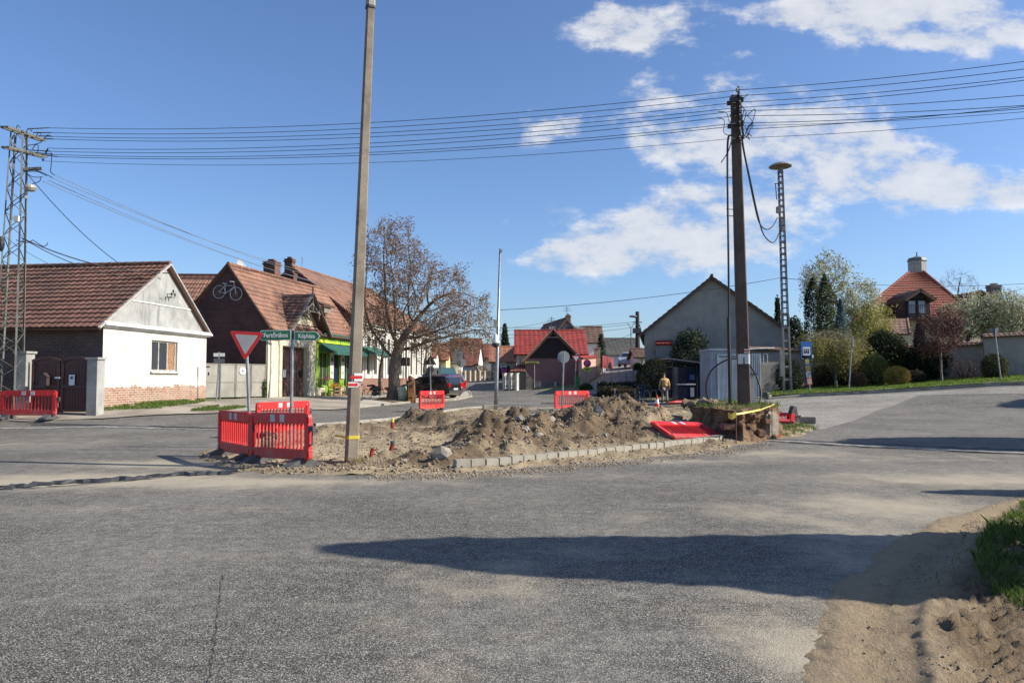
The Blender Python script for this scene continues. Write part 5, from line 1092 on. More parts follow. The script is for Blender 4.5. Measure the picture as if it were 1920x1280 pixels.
q = onpole(701); plate_on(q, .17, .15, M_white, .45, .112, .045, par=LP); plate_on(q, 0, 0, M_red, .45, .117, .0, par=LP, poly=[(-.12, 0), (-.07, .05), (-.07, .028), (.115, .028), (.115, -.028), (-.07, -.028), (-.07, -.05)])
q = onpole(714.5); plate_on(q, 0, 0, M_white, .45, .112, -.03, par=LP, poly=[(-.12, -.05), (.05, -.05), (.11, 0), (.05, .05), (-.12, .05)]); plate_on(q, 0, 0, M_red, .45, .117, -.03, par=LP, poly=[(-.115, -.026), (.03, -.026), (.03, -.044), (.085, 0), (.03, .044), (.03, .026), (-.115, .026)])
blades('grass', M_dry, 500, lambda x, y: (np.hypot(x-b0.x, y-b0.y) < .35), (b0.x-.4, b0.x+.4, b0.y-.4, b0.y+.4), lambda x, y: np.maximum(TA(x, y), islz(x, y)), .10, .004, 'weeds around the foot of the foreground lamp post', .7)
# dark utility pole
u0 = P(1396, 757, 22); u0.z = .55; u1 = P(1378, 180, 22); UR = -.12
UP = thing('utility_pole', 'tall dark weathered utility pole on the earth block carrying ten wires', 'utility pole', u0)
mb = MB(); taper(mb, u0, u1, .36, .25, UR, .12, .30, .2); mb.build('pole', M_polew, UP, world=True)
def onU(py): return u0.lerp(u1, (757-py)/(757-180))
mb = MB(); q = onU(658); taper(mb, q-Vector((0, 0, .13)), q+Vector((0, 0, .16)), .335, .335, UR, .1, .285, .285); mb.build('painted_patch', M_white, UP, world=True)
mb = MB(); plate_on(onU(660), .035, .2, M_iron, UR, .146, 0, par=UP, name='painted_number'); 
q = onU(643); plate_on(q, .14, .12, M_white, UR, .150, .08, par=UP); plate_on(q, .14, .04, M_red, UR, .154, .08, par=UP)
WY = [169,180,192,202,208,217,231,236,243,259]
for py in (190, 233):
    for o_ in (-.14, .14): mb = MB(); mb.box(onU(py)+Vector((0, o_, 0)), (.40, .07, .12), rz=UR); mb.build('crossarm', M_iron, UP, world=True)
mb = MB()
mb.bar(onU(200)+Vector((.12, -.15, -.1)), onU(172)+Vector((.05, -.15, .0)), .06); mb.bar(onU(262)+Vector((.17, -.14, 0)), onU(172)+Vector((.06, -.14, .1)), .05)
for py in (268, 215): c = onU(py); taper(mb, c, c+Vector((0, 0, .025)), .30, .30, UR, .2, .27, .27)
mb.build('iron_fitting', M_iron, UP, world=True)
for k, py in enumerate((330, 388, 400, 640)): mb = MB(); mb.bar(onU(py)+Vector((-.1, 0, 0)), onU(py)+Vector((-.36, 0, .01)), .02); mb.build('cable_bracket', M_iron, UP, world=True)
for i, py in enumerate(WY):
    if i == 7: continue
    c = P(1382 if i == 0 else 1386, py, 21.82); mb = MB(); mb.lathe([(.02, -.06), (.045, -.04), (.03, -.01), (.05, .01), (.035, .05), (.015, .07)], c, 8); mb.build('insulator', M_ins if i == 0 else M_iron, UP, world=True)
def curve_pts(ks, n=6):
    """catmull-rom through points"""
    ks = [Vector(k) for k in ks]; out = []
    for i in range(len(ks)-1):
        p0, p1, p2, p3 = ks[max(i-1, 0)], ks[i], ks[i+1], ks[min(i+2, len(ks)-1)]
        for j in range(n):
            t = j/n; out.append(.5*((2*p1)+(p2-p0)*t+(2*p0-5*p1+4*p2-p3)*t*t+(-p0+3*p1-3*p2+p3)*t**3))
    return out+[ks[-1]]
M_cable = mat((.012, .012, .014), .55, name='black_cable')
mb = MB()
for ks in ([(1386,178),(1394,184),(1402,177)], [(1389,196),(1399,212),(1394,232),(1404,248),(1399,258)], [(1402,216),(1416,205),(1412,226),(1404,250)], [(1395,205),(1391,232),(1397,256),(1406,250)], [(1410,240),(1412,232),(1404,236),(1398,252),(1406,262),(1400,250)], [(1397,214),(1410,228),(1400,246),(1410,256)],
           [(1354,210),(1363,213),(1368,233)], [(1347,222),(1358,226),(1357,248),(1366,254)], [(1355,210),(1347,209)]):
    mb.tube(curve_pts([P(a, b, 21.7) for a, b in ks]), .012, 5)
mb.build('jumper_cables', M_cable, UP, world=True)
def cable(name, label, cat, pts, r, m=M_cable, group=None, n=6, nn=6):
    mb = MB(); pts = curve_pts(pts, nn) if len(pts) > 2 else pts; base = Vector(pts[0]); mb.tube([Vector(p)-base for p in pts], r, n); o = mb.build(name, m, smooth=True); o.location = base; return tag(o, label, cat, group)
cable('cable', 'black cable dropping down left of the dark utility pole to the ground', 'cable', [P(1372,254,21.85), P(1365,262,21.8), P(1364,330,21.8), P(1366,500,21.8), P(1367,640,21.8), P(1369,757,21.7)], .030)
mb = MB(); q0, q1 = P(1366,595,21.75), P(1369.5,757,21.65); mb.tube([Vector(), q1-q0], .055, 8); o = mb.build('conduit_pipe', M_cable); o.location = q0; tag(o, 'black protective pipe around the cable beside the utility pole', 'pipe')
cable('cable', 'black cable hoop arching over the earth block behind the utility pole', 'cable', [P(1328,748,24), P(1324,722,24), P(1332,697,24), P(1350,681,24), P(1370,673,24), P(1392,674,24), P(1408,688,23.6), P(1421,712,23.2), P(1427,738,23), P(1424,757,22.8)], .028, nn=8)
cable('cable', 'long loose cable looping from the utility pole down to the siren mast', 'cable', [P(1390,255,22), P(1394,280,23), P(1404,330,25.5), P(1414,380,28.5), P(1424,418,31.5), P(1436,430,35), P(1448,425,38), P(1458,408,40)], .03)
cable('cable', 'lower of the two cables looping from the utility pole to the siren mast', 'cable', [P(1391,258,22), P(1396,290,23.2), P(1408,345,26), P(1420,400,29.5), P(1432,440,33.5), P(1448,455,37.5), P(1456,448,39), P(1460,438,40)], .03)
cable('cable', 'short loose cable end hanging at a slant left of the utility pole top', 'cable', [P(1373,256,21.8), P(1366,283,21.8), P(1352,305,21.8)], .016)
# lattice pylon
Y0 = 27.0; pb = P(13, 770, Y0); pt = P(36, 246, Y0); pbz = T(pb.x, pb.y)
PY = thing('lattice_pylon', 'tall steel lattice power pylon with two crossarms at the left edge', 'pylon', (pb.x, pb.y, pbz))
M_lat = mat((.14, .155, .14), .65, (.10, .085, .065), 3, metal=.2, name='pylon_steel')
def latt(mb, a, b, wa, wb, n, t=.045, tb=.03, rz=0, alt=True):
    a, b = Vector(a), Vector(b); R = Matrix.Rotation(rz, 3, 'Z')
    def cr(k, i): w = (wa+(wb-wa)*k)/2; s = [(-1, -1), (1, -1), (1, 1), (-1, 1)][i % 4]; return a.lerp(b, k)+R@Vector((s[0]*w, s[1]*w, 0))
    for i in range(4): mb.bar(cr(0, i), cr(1, i), t*1.5, t)
    ks = [1-(1-j/n)**1.0 for j in range(n+1)]
    for j in range(n):
        for i in range(4):
            p, q = (cr(ks[j], i), cr(ks[j+1], i+1)) if (j+i) % 2 else (cr(ks[j], i+1), cr(ks[j+1], i)); mb.bar(p, q, tb, tb*.6)
mb = MB(); latt(mb, (pb.x, pb.y, pbz-.1), pt, .74, .38, 24, .042, .030, .22)
for k in (.62, .80, .90): pass
mb.build('lattice', M_lat, PY, world=True)
for (y1_, y2_, x1_, x2_) in ((238, 263, 8, 80), (276, 294, 10, 82)):
    mb = MB(); A0, B0 = P(x1_, y1_, 26.3), P(x2_, y2_, 27.9); 
    for o_ in (-.10, .10): mb.bar(A0+Vector((o_, 0, 0)), B0+Vector((o_, 0, 0)), .07, .09)
    for k in range(5): c_ = A0.lerp(B0, k/4); mb.bar(c_+Vector((-.14, 0, 0)), c_+Vector((.14, 0, 0)), .05)
    mb.build('crossarm', M_lat, PY, world=True)
mb = MB(); mb.bar(P(40, 318, 27), P(78, 316, 27.2), .12, .1); mb.build('side_bracket', M_lat, PY, world=True)
WL = [(92,240),(96,249),(98,256),(100,261),(90,278),(95,284),(100,290),(108,294),None,(80,302)]
for i, w_ in enumerate(WL):
    if not w_: continue
    f_ = .1+.22*(i % 5); A0, B0 = (P(8, 238, 26.3), P(80, 263, 27.9)) if i < 4 else (P(10, 276, 26.3), P(82, 294, 27.9)); a_ = A0.lerp(B0, min(1, f_+.1)); b_ = P(w_[0], w_[1], Y0+.1)
    mb = MB(); mb.tube([a_.lerp(b_, .4), b_], .02, 5)
    for k in range(3): mb.lathe([(.015, -.02), (.05, 0), (.015, .02)], a_.lerp(b_, .55+.12*k), 7)
    mb.build('insulator', M_iron, PY, world=True)
mb = MB()
for ks in ([(30,244),(33,235),(38,240)], [(48,250),(54,241),(60,247)], [(68,257),(72,248),(77,253)], [(52,273),(75,268),(88,254),(96,256)], [(60,282),(66,272),(72,274),(70,286)], [(94,290),(97,288),(96,310),(95,322),(102,328)], [(50,325),(62,332),(80,332)], [(50,322),(70,322),(88,330)], [(55,318),(75,322),(98,333)], [(60,345),(74,340),(76,332)], [(30,450),(50,455),(62,450)], [(62,450),(82,462),(90,455)]):
    mb.tube(curve_pts([P(a, b, 26.9) for a, b in ks]), .014, 5)
mb.build('jumper_cables', M_cable, PY, world=True)
mb = MB(); c_ = P(57, 351, 26.6); mb.lathe([(.04, -.16), (.16, -.13), (.21, -.03), (.19, .05), (.1, .1), (.02, .12)], c_, 14); mb.tube([c_+Vector((-.15, 0, -.06)), P(47, 372, 26.6)], .06, 8); mb.build('lamp_head', mat((.35, .32, .29), .4, (.25, .23, .2), 4, name='lamp_aluminium'), PY, world=True)
mb = MB(); mb.box(P(31, 410, 26.3), (.17, .1, .2)); mb.build('junction_box', M_sgn, PY, world=True)
mb = MB(); mb.blob(P(2, 457, 26.4), (.12, .12, .28), .1, 2); mb.build('cable_joint', M_cable, PY, world=True)
# wires
RX_ = [103.6,118,133,139,167,186,192,198,188,210]; ords = ['topmost', 'second', 'third', 'fourth', 'fifth', 'sixth', 'seventh', 'eighth', 'ninth', 'lowest']
def wirepts(a, b, sag, n=18): a, b = Vector(a), Vector(b); return [a.lerp(b, i/n)+Vector((0, 0, -sag*4*(i/n)*(1-i/n))) for i in range(n+1)]
for i in range(10):
    if WL[i]:
        mb = MB(); a_ = P(WL[i][0], WL[i][1], Y0+.1); b_ = P(1384, WY[i], 21.8); mb.tube([p-a_ for p in wirepts(a_, b_, .42)], .0095 if i != 9 else .007, 4); o = mb.build('overhead_wire', M_cable, smooth=True); o.location = a_
        tag(o, ords[i if i < 7 else i-1 if i == 9 else i]+' wire counted from the top between lattice pylon and dark utility pole', 'wire', 'wires from the pylon to the utility pole')
    ex_ = 1384+(1920-1384)*1.75; ey = WY[i]+(RX_[i]-WY[i])*1.75
    mb = MB(); a_ = P(1384, WY[i], 21.8); b_ = P(ex_, ey, 17.5); mb.tube([p-a_ for p in wirepts(a_, b_, .18)], .0095 if i not in (7, 9) else .007, 4); o = mb.build('overhead_wire', M_cable, smooth=True); o.location = a_
    tag(o, ords[i]+' wire counted at the utility pole, running off to the right', 'wire', 'wires from the utility pole to the right')
o_ = [o for o in COL.objects if o.name.startswith('overhead_wire')]
M_thin = mat((.20, .22, .26), .5, name='pale_wire')
def wire(label, a, b, sag, r=.012, m=M_cable, grp=None):
    mb = MB(); a, b = Vector(a), Vector(b); mb.tube([p-a for p in wirepts(a, b, sag, 14)], r, 4); o = mb.build('overhead_wire', m, smooth=True); o.location = a; return tag(o, label, 'wire', grp)
wire('thick service wire from the pylon down to the whitewashed house roof', P(50,325,27), P(232,500,33), .25, .018)
wire('upper bundled cable sagging from the pylon over the whitewashed roof', P(40,446,27), P(318,512,31.6), .35, .022)
wire('lower bundled cable sagging from the pylon over the whitewashed roof', P(44,448,27), P(300,520,31.6), .45, .016)
for i, (a, b) in enumerate([((102,328),(662,536)), ((98,334),(664,529)), ((90,338),(660,545)), ((80,340),(650,540))]):
    wire(['first', 'second', 'third', 'fourth'][i]+' of the faint pale wires from the pylon bracket toward the long white house', P(a[0],a[1],27), P(b[0],b[1],58), .5, .012, M_thin, 'faint wires to the white house')
wire('service wire from the pylon to the gable bracket of the whitewashed house', P(46,470,27), P(318,560,32), .4, .008)
wire('long thin wire from the galvanised lamp post to the siren mast', P(937,581,40), P(1463,521,40.5), .25, .014, M_cable)
wire('long thin wire from the siren mast running off right above the villa', P(1463,521,40.5), P(2050,520,46), .5, .014, M_cable)
wire('wire from the right edge down to the dark stack of the brown roofed annex', P(1862,556,60), P(2000,512,52), .1, .014)
for i, (a, b) in enumerate([((800,606,70),(1192,603,75)), ((800,612,70),(1192,607,75)), ((860,622,70),(1192,613,75)), ((870,610,70),(1036,600,80)), ((1086,640,75),(1192,622,75)), ((1196,630,74),(1500,636,52)), ((930,632,90),(1040,614,85))]):
    wire(['uppermost', 'second', 'third', 'fourth', 'fifth', 'sixth', 'lowest'][i]+' of the thin street wires crossing above the pink house', P(*a), P(*b), .5, .017, M_cable, 'street wires behind the junction')
# siren mast
s0, s1 = P(1477, 740, 41), P(1463, 316, 41); s0.z = T(s0.x, s0.y)-.05; SM = thing('siren_mast', 'slender lattice mast with a mushroom shaped siren on its top', 'siren mast', s0)
def onS(py): return s0.lerp(s1, (740-py)/(740-316))
mb = MB(); m0 = onS(590)
for s_ in (-1, 1):
    mb.bar(s0+Vector((s_*.20, 0, 0)), m0+Vector((s_*.15, 0, 0)), .08, .2, up=(0, 1, 0))
k = 0
for py in range(735, 590, -24): mb.box(onS(py), (.36, .18, .12))
mb.build('concrete_foot', mat((.24, .225, .20), .9, (.17, .155, .135), 2, bump=.4, name='foot_concrete'), SM, world=True)
mb = MB(); M_mast = mat((.10, .115, .14), .55, (.16, .15, .14), 4, metal=.3, name='mast_steel'); a_, b_ = onS(612), onS(320)
for s_ in (-1, 1):
    for r_ in (-1, 1): mb.bar(a_+Vector((s_*.15, r_*.10, 0)), b_+Vector((s_*.10, r_*.08, 0)), .05)
n = 26
for j in range(n):
    k = j/n; c_ = a_.lerp(b_, k); w = .30-.09*k; mb.box(c_, (w, .2, .05 if j % 2 else .12))
mb.build('lattice', M_mast, SM, world=True)
for py, sx in ((395, -.2), (430, .0), (420, -.02)): mb = MB(); mb.box(onS(py)+Vector((sx, -.08, 0)), (.22, .2, .35)); mb.build('equipment_box', mat((.16, .16, .165), .6, (.1, .1, .1), 5, name='box_grey'), SM, world=True)
mb = MB(); mb.bar(onS(345)+Vector((-.3, 0, 0)), onS(375)+Vector((-.25, 0, 0)), .04); mb.bar(onS(345)+Vector((-.35, 0, 0)), onS(345), .04); mb.build('bracket_arm', mat((.16, .16, .165), .6, (.1, .1, .1), 5, name='box_grey'), SM, world=True)
mb = MB(); mb.lathe([(.10, -.35), (.16, -.1), (.22, -.05), (.60, -.02), (.62, .02), (.5, .10), (.3, .2), (.14, .24), (.02, .26)], s1+Vector((0, 0, .1)), 26); mb.build('siren', mat((.22, .19, .165), .6, (.14, .11, .09), 4, name='siren_metal'), SM, world=True, smooth=False)
mb = MB(); mb.bar(onS(705)+Vector((-.32, -.05, 0)), onS(655)+Vector((-.32, -.05, 0)), .22, .15); mb.build('meter_box', mat((.22, .22, .2), .6, name='meter_grey'), SM, world=True)
# galvanised lamp post in the middle
g0, g1 = P(930, 764, 39.5), P(937.5, 466, 39.5); g0.z = T(g0.x, g0.y)-.05; GP = thing('galvanised_lamp_post', 'thin tapering galvanised post with cameras behind the excavation', 'lamp post', g0)
mb = MB(); mb.tube([g0, g0.lerp(g1, .15), g1], [.12, .10, .045], 10); mb.tube([g0, g0+Vector((0, 0, .04))], .2, 12); mb.build('pole', M_metalg, GP, world=True, smooth=True)
c_ = P(929.5, 640, 39.4); mb = MB(); mb.lathe([(.02, .42), (.10, .30), (.19, .0), (.2, -.08)], c_, 14); hsg = mb.build('camera_housing', M_white, GP, world=True); mb = MB(); mb.lathe([(.2, -.08), (.19, -.2), (.12, -.3), (.02, -.33)], c_, 14); mb.build('camera_dome', M_iron, hsg); mb2 = 0
hsg.children[0].matrix_parent_inverse = Matrix.Translation(-Vector(GP.location))
mb = MB(); mb.box(P(930, 606, 39.4), (.24, .18, .36)); mb.build('control_box', mat((.32, .36, .30), .6, name='box_green_grey'), GP, world=True)
mb = MB(); mb.box(P(939, 470, 39.4), (.14, .2, .14)); mb.build('sensor', M_ins, GP, world=True)
# background wooden pole with lamp near the grey gable
w0 = P(1196, 700, 74); w0.z = T(w0.x, w0.y)-.2; w1 = P(1195, 584, 74); SP = thing('street_light', 'black wooden street light pole at the corner of the side street', 'street light', w0)
mb = MB(); mb.tube([w0, w1], [.26, .18], 8); mb.build('pole', mat((.03, .026, .024), .85, name='tarred_wood'), SP, world=True)
mb = MB(); mb.blob(P(1187, 593, 73.8), (.42, .2, .13), .05, 2); mb.bar(P(1189, 594, 73.9), P(1195, 598, 74), .07); mb.build('lamp_head', mat((.16, .17, .18), .5, name='lamp_grey'), SP, world=True)
mb = MB(); mb.box(P(1194, 620, 73.8), (.8, .3, .5)); mb.bar(P(1186, 604, 74), P(1204, 604, 74), .08); mb.bar(P(1199, 608, 74), P(1206, 636, 74), .06); mb.build('crossarm', M_iron, SP, world=True)
b_ = P(1183, 670, 80); b1_ = P(1183, 615, 80); o = MB().tube([Vector(), b1_-b_], .05, 5).bar(b1_-b_, P(1176, 605, 80)-b_, .05).bar(b1_-b_, P(1190, 606, 80)-b_, .05).build('mast', M_iron); o.location = b_; tag(o, 'thin forked mast rising from the grey roofed house', 'mast')
for (px, py0, py1, Y, lab) in ((1063, 600, 575, 84, 'television antenna on the grey gabled house ridge'), (1034, 618, 594, 80, 'crossed antenna mast left of the grey gabled house')):
    a_, b_ = P(px, py0, Y), P(px, py1, Y); mb = MB(); mb.tube([Vector(), b_-a_], .035, 5)
    for k in range(3): mb.bar((b_-a_)*(.7+.12*k)+Vector((-.5+.12*k, 0, 0)), (b_-a_)*(.7+.12*k)+Vector((.5-.12*k, 0, 0)), .03)
    o = mb.build('antenna', M_iron); o.location = a_; tag(o, lab, 'antenna')
# ------------------------------------------------------------------ signs
def postsign(name, label, cat, base, top, r, parts, m=M_metalg):
    base = Vector(base); S = thing(name, label, cat, base); mb = MB(); mb.tube([base-Vector((0, 0, .15)), top], r, 10); mb.lathe([(r*1.15, 0), (r*1.15, .03)], top, 10); mb.build('post', m, S, world=True, smooth=False)
    for p_ in parts: p_(S)
    return S
def flat(name, m, c, poly, rz=0, t=.012, tilt=0, off=0):
    def f(S):
        R = Matrix.Rotation(rz, 3, 'Z')@Matrix.Rotation(tilt, 3, 'Y'); mb = MB(); c0 = Vector(c)
        mb.prism([c0+R@Vector((x, -off, z)) for x, z in poly], R@Vector((0, -t, 0))); return mb.build(name, m, S, world=True)
    return f
circ = lambda r, n=28: [(r*cos(2*pi*i/n), r*sin(2*pi*i/n)) for i in range(n)]
def rtri(s, rr, flip=True, n=5):
    out = []; h = s*sqrt(3)/2
    for i, (x, z, a0) in enumerate([(-s/2, h/3, 90), (0, -2*h/3, 210), (s/2, h/3, 330)]):
        cx, cz = x*(1-rr*3.4/s), z*(1-rr*3.4/s)
        for k in range(n+1): a = radians(a0+120*k/n); out.append((cx+rr*cos(a), cz+rr*sin(a)))
    return out
# give way sign, near
Yg = 17.6; c_ = P(461.5, 640, Yg-.04); gb = P(471, 806, Yg); gb.z = T(gb.x, gb.y); gt = P(461.5, 624, Yg)
GS = postsign('give_way_sign', 'leaning give way sign with red bordered triangle by the front barriers', 'traffic sign', gb, gt, .036, [flat('sign_plate', M_metalg, c_, rtri(.80, .04), .08, .004, .05), flat('red_border', M_red, c_, rtri(.79, .04), .08, .006, .05, .004), flat('sign_face', mat((.36, .36, .35), .5, (.32, .32, .31), 3, name='dull_reflective_white'), c_, rtri(.54, .02), .08, .003, .05, .0105)])
mb = MB(); q_ = P(464, 660, Yg); mb.box(q_, (.12, .09, .04)); mb.build('bracket', M_iron, GS, world=True)
# direction signs
Yd = 18.3; db = P(546, 800, Yd); db.z = T(db.x, db.y); dt = P(548.5, 617, Yd); M_sg = mat((.022, .17, .075), .45, (.02, .15, .065), 3, name='sign_green')
DS = thing('direction_sign', 'grey post with two green direction boards behind the barriers', 'direction sign', db); mb = MB(); mb.tube([db-Vector((0, 0, .1)), dt], .042, 10); mb.build('post', M_metalg, DS, world=True)
def dirboard(x0, x1, y0, y1, point, txt, tx, tilt):
    c = P((x0+x1)/2, (y0+y1)/2, Yd-.06); w = (P(x1, 0, Yd)-P(x0, 0, Yd)).length; h = P(0, y0, Yd).z-P(0, y1, Yd).z
    def arrow(w, h, k): 
        if point < 0: return [(-w/2, 0), (-w/2+k, -h/2), (w/2, -h/2), (w/2, h/2), (-w/2+k, h/2)]
        return [(w/2, 0), (w/2-k, h/2), (-w/2, h/2), (-w/2, -h/2), (w/2-k, -h/2)]
    e = bpy.data.objects.new('direction_board', None) if False else None
    R = Matrix.Rotation(tilt, 3, 'Y'); mb = MB(); mb.prism([c+R@Vector((x, 0, z)) for x, z in arrow(w, h, .09)], (0, -.014, 0)); bd = mb.build('direction_board', M_white, DS, world=True)
    mb = MB(); mb.prism([c+R@Vector((x-.002*point, -.0142, z)) for x, z in arrow(w-.03, h-.028, .085)], (0, -.003, 0)); g = mb.build('board_face', M_sg, None); 
    I = DS.matrix_basis.inverted()
    g.parent = bd; g.data.transform(I)
    t_ = text(bd, txt, h*.66, I@(c+Vector((tx, -.0195, -.004))), (pi/2, tilt, 0), M_white, ext=.002, bold=.003); t_.scale = (.80, 1, 1); return bd
dirboard(484, 545, 619, 638, -1, 'Fertőrákos', .035, -.02); dirboard(553, 600, 621.5, 638.5, 1, 'Kópháza', -.02, .01)
mb = MB(); mb.box(P(548.3, 628, Yd), (.1, .1, .22)); mb.build('clamp', M_iron, DS, world=True)
# double post sign by the grey gate
b_ = P(405, 770, 34.5); b_.z = T(b_.x, b_.y); t_ = P(411, 660, 34.5)
S = thing('information_sign', 'low twin post sign with small white plates before the grey sheet gate', 'sign', b_); mb = MB(); mb.tube([b_, t_], .035, 8); mb.tube([P(412, 752, 37), P(413.5, 682, 37)], .04, 8); mb.build('post', M_metalg, S, world=True)
for px in (405, 417): flat('white_plate', M_white, P(px, 665, 34.45), [(-.11, -.08), (.11, -.08), (.11, .08), (-.11, .08)])(S)
flat('dark_plate', mat((.10, .12, .13), .6, name='slate_plate'), P(411, 676, 34.46), [(-.25, -.1), (.25, -.1), (.25, .1), (-.25, .1)])(S)
def roundback(label, px, py, py0, Y, r, dxt=0, m=None, lean=0):
    b = P(px+lean, py0, Y); b.z = T(b.x, b.y)-.1; t = P(px, py-2, Y); S = thing('traffic_sign', label, 'traffic sign', b); mb = MB(); c = P(px, py, Y); mb.tube([b, c+Vector((0, -.06, r*.9))], .035, 8); mb.build('post', M_metalg, S, world=True)
    flat('sign_plate', m or mat((.44, .45, .45), .55, (.36, .37, .37), 3, metal=.2, name='sign_back'), c+Vector((0, .05, 0)), circ(r), 0, .01)(S); mb = MB(); mb.box(c+Vector((0, -.0, 0)), (.07, .05, r*1.7)); mb.build('bracket', M_iron, S, world=True); return S
roundback('back of a round sign on thin post beside the far red barrier', 1057, 669, 762, 29, .235, lean=-4)
roundback('back of a round sign on the pavement corner beyond the parked cars', 865, 680, 737, 50, .30, lean=-3)
# sign with square, triangle and round backs left of parked cars
b = P(808, 742, 46); b.z = T(b.x, b.y); S = thing('traffic_sign', 'post with dark backs of a triangular and a round sign by the parked cars', 'traffic sign', b); mb = MB(); mb.tube([b, P(806, 668, 46)], .04, 8); mb.build('post', M_metalg, S, world=True)
flat('sign_plate', mat((.10, .10, .10), .6, name='sign_back_dark'), P(807, 693, 46), circ(.22))(S); flat('sign_plate', mat((.10, .07, .05), .6, name='sign_back_brown'), P(807, 677, 46), [(-.38, -.22), (.38, -.22), (0, .4)])(S)
b = P(762, 738, 47); b.z = T(b.x, b.y); S = thing('notice_board', 'square brown sign back on a thin post right of the bare tree trunk', 'notice board', b); mb = MB(); mb.tube([b, P(762, 668, 47)], .035, 8); mb.build('post', M_metalg, S, world=True); flat('board', mat((.09, .06, .05), .7, name='board_back'), P(760, 678, 47), [(-.3, -.27), (.3, -.27), (.3, .27), (-.3, .27)], 0, .02)(S)
# give way (far) and no stopping with yellow plate
b = P(1078, 728, 56); b.z = T(b.x, b.y); S = postsign('give_way_sign', 'small upright give way sign before the corner of the pink house', 'traffic sign', b, P(1080, 664, 56), .04, [])
c_ = P(1080, 671, 55.9); flat('red_border', M_red, c_, rtri(.70, .04), 0, .01)(S); flat('sign_face', M_white, c_, rtri(.46, .02), 0, .004, 0, .012)(S)
b = P(1097, 726, 58); b.z = T(b.x, b.y); S = postsign('no_stopping_sign', 'round blue and red sign with yellow plate leaning by the side street', 'traffic sign', b, P(1102, 672, 58), .04, [])
c_ = P(1101, 681, 57.9); M_blu = mat((.03, .05, .30), .5, (.03, .04, .25), 3, name='sign_blue'); flat('sign_plate', M_red, c_, circ(.30))(S); flat('sign_face', M_blu, c_, circ(.23), 0, .004, 0, .012)(S)
for a_ in (pi/4, -pi/4): flat('red_stroke', M_red, c_, [(x*cos(a_)-z*sin(a_), x*sin(a_)+z*cos(a_)) for x, z in [(-.25, -.03), (.25, -.03), (.25, .03), (-.25, .03)]], 0, .002+.001*(a_ > 0), 0, .017)(S)
c_ = P(1101, 692, 57.9); flat('yellow_plate', mat((.62, .68, .05), .5, name='sign_yellow'), c_, [(-.27, -.17), (.27, -.17), (.27, .17), (-.27, .17)])(S); flat('plate_print', M_iron, c_, [(-.16, -.05), (.16, -.05), (.16, .04), (-.16, .04)], 0, .002, 0, .013)(S)
# no parking pair left of pink house
b = P(944, 729, 62); b.z = T(b.x, b.y); S = postsign('traffic_sign', 'post with round white sign above a crossed red and blue one near the brown gate', 'traffic sign', b, P(944, 680, 62), .04, [])
flat('sign_plate', mat((.4, .4, .4), .5, name='sp'), P(944, 686, 61.9), circ(.28))(S); flat('sign_print', M_iron, P(944, 683, 61.8), [(-.12, -.05), (.12, -.05), (.12, .05), (-.12, .05)], 0, .004, 0, .0)(S)
flat('red_border', M_red, P(945, 694, 61.9), circ(.27))(S); flat('sign_face', M_blu, P(945, 694, 61.88), circ(.19), 0, .004)(S); flat('red_stroke', M_red, P(945, 694, 61.87), [(-.17, .13), (-.13, .17), (.17, -.13), (.13, -.17)], 0, .003)(S)
# bus stop sign
b = P(1519, 738, 41); b.z = T(b.x, b.y)+.05; S = thing('bus_stop_sign', 'blue bus stop sign with white pictogram and timetable plates on the grass', 'bus stop sign', b); tp_b = P(1511, 642, 41); mb = MB(); mb.tube([b, tp_b], .035, 8); mb.build('post', M_metalg, S, world=True)
c_ = P(1512, 656, 40.9); M_bl2 = mat((.02, .16, .46), .5, (.02, .13, .4), 3, name='bus_blue')
flat('sign_plate', M_bl2, c_, [(-.29, -.46), (.29, -.46), (.29, .46), (-.29, .46)])(S); c_ = P(1512, 657, 40.9); wf = flat('sign_face', M_white, c_, [(-.2, -.27), (.2, -.27), (.2, .2), (-.2, .2)], 0, .004, 0, .013)(S)
def busicon(m, c, off): 
    R = []; 
    mb = MB(); c = Vector(c)
    def rc(x0, x1, z0, z1, o=off, t=.004): mb.prism([c+Vector((x0, -o, z0)), c+Vector((x1, -o, z0)), c+Vector((x1, -o, z1)), c+Vector((x0, -o, z1))], (0, -t, 0))
    rc(-.15, .15, -.13, -.05); rc(-.15, -.09, -.05, .06); rc(.09, .15, -.05, .06); rc(-.03, .03, -.05, .06); rc(-.15, .15, .06, .09); rc(-.13, -.06, -.18, -.135); rc(.06, .13, -.18, -.135); return mb
busicon(0, c_, .018).build('bus_pictogram', M_iron, S, world=True)
for (px, py, w, h, m_) in ((1514.5, 668.5, .64, .17, M_white), (1513.5, 677.5, .22, .26, mat((.42, .36, .15), .7, name='ochre_plate')), (1514.5, 683.5, .28, .1, mat((.03, .12, .2), .6, name='teal_plate')), (1515, 691, .26, .27, mat((.50, .30, .12), .7, name='orange_plate')), (1516, 702, .25, .32, M_paper), (1517.5, 715, .30, .38, M_red)):
    flat('timetable_plate', m_, P(px, py, 40.9), [(-w/2, -h/2), (w/2, -h/2), (w/2, h/2), (-w/2, h/2)], .0, .012, -.08)(S)
flat('timetable_paper', mat((.60, .42, .38), .7, name='pinkish_paper'), P(1517.5, 714.5, 40.88), [(-.12, -.15), (.12, -.15), (.12, .15), (-.12, .15)], 0, .004, -.08, .013)(S)
for k in range(4): flat('print_line', M_iron, P(1516.8, 699+k*2.4, 40.88), [(-.09, -.012), (.09, -.012), (.09, .012), (-.09, .012)], 0, .002, -.08, .015)(S)
flat('print_line', M_iron, P(1514.5, 668.5, 40.88), [(-.16, -.015), (.16, -.015), (.16, .015), (-.16, .015)], 0, .002, 0, .015)(S)
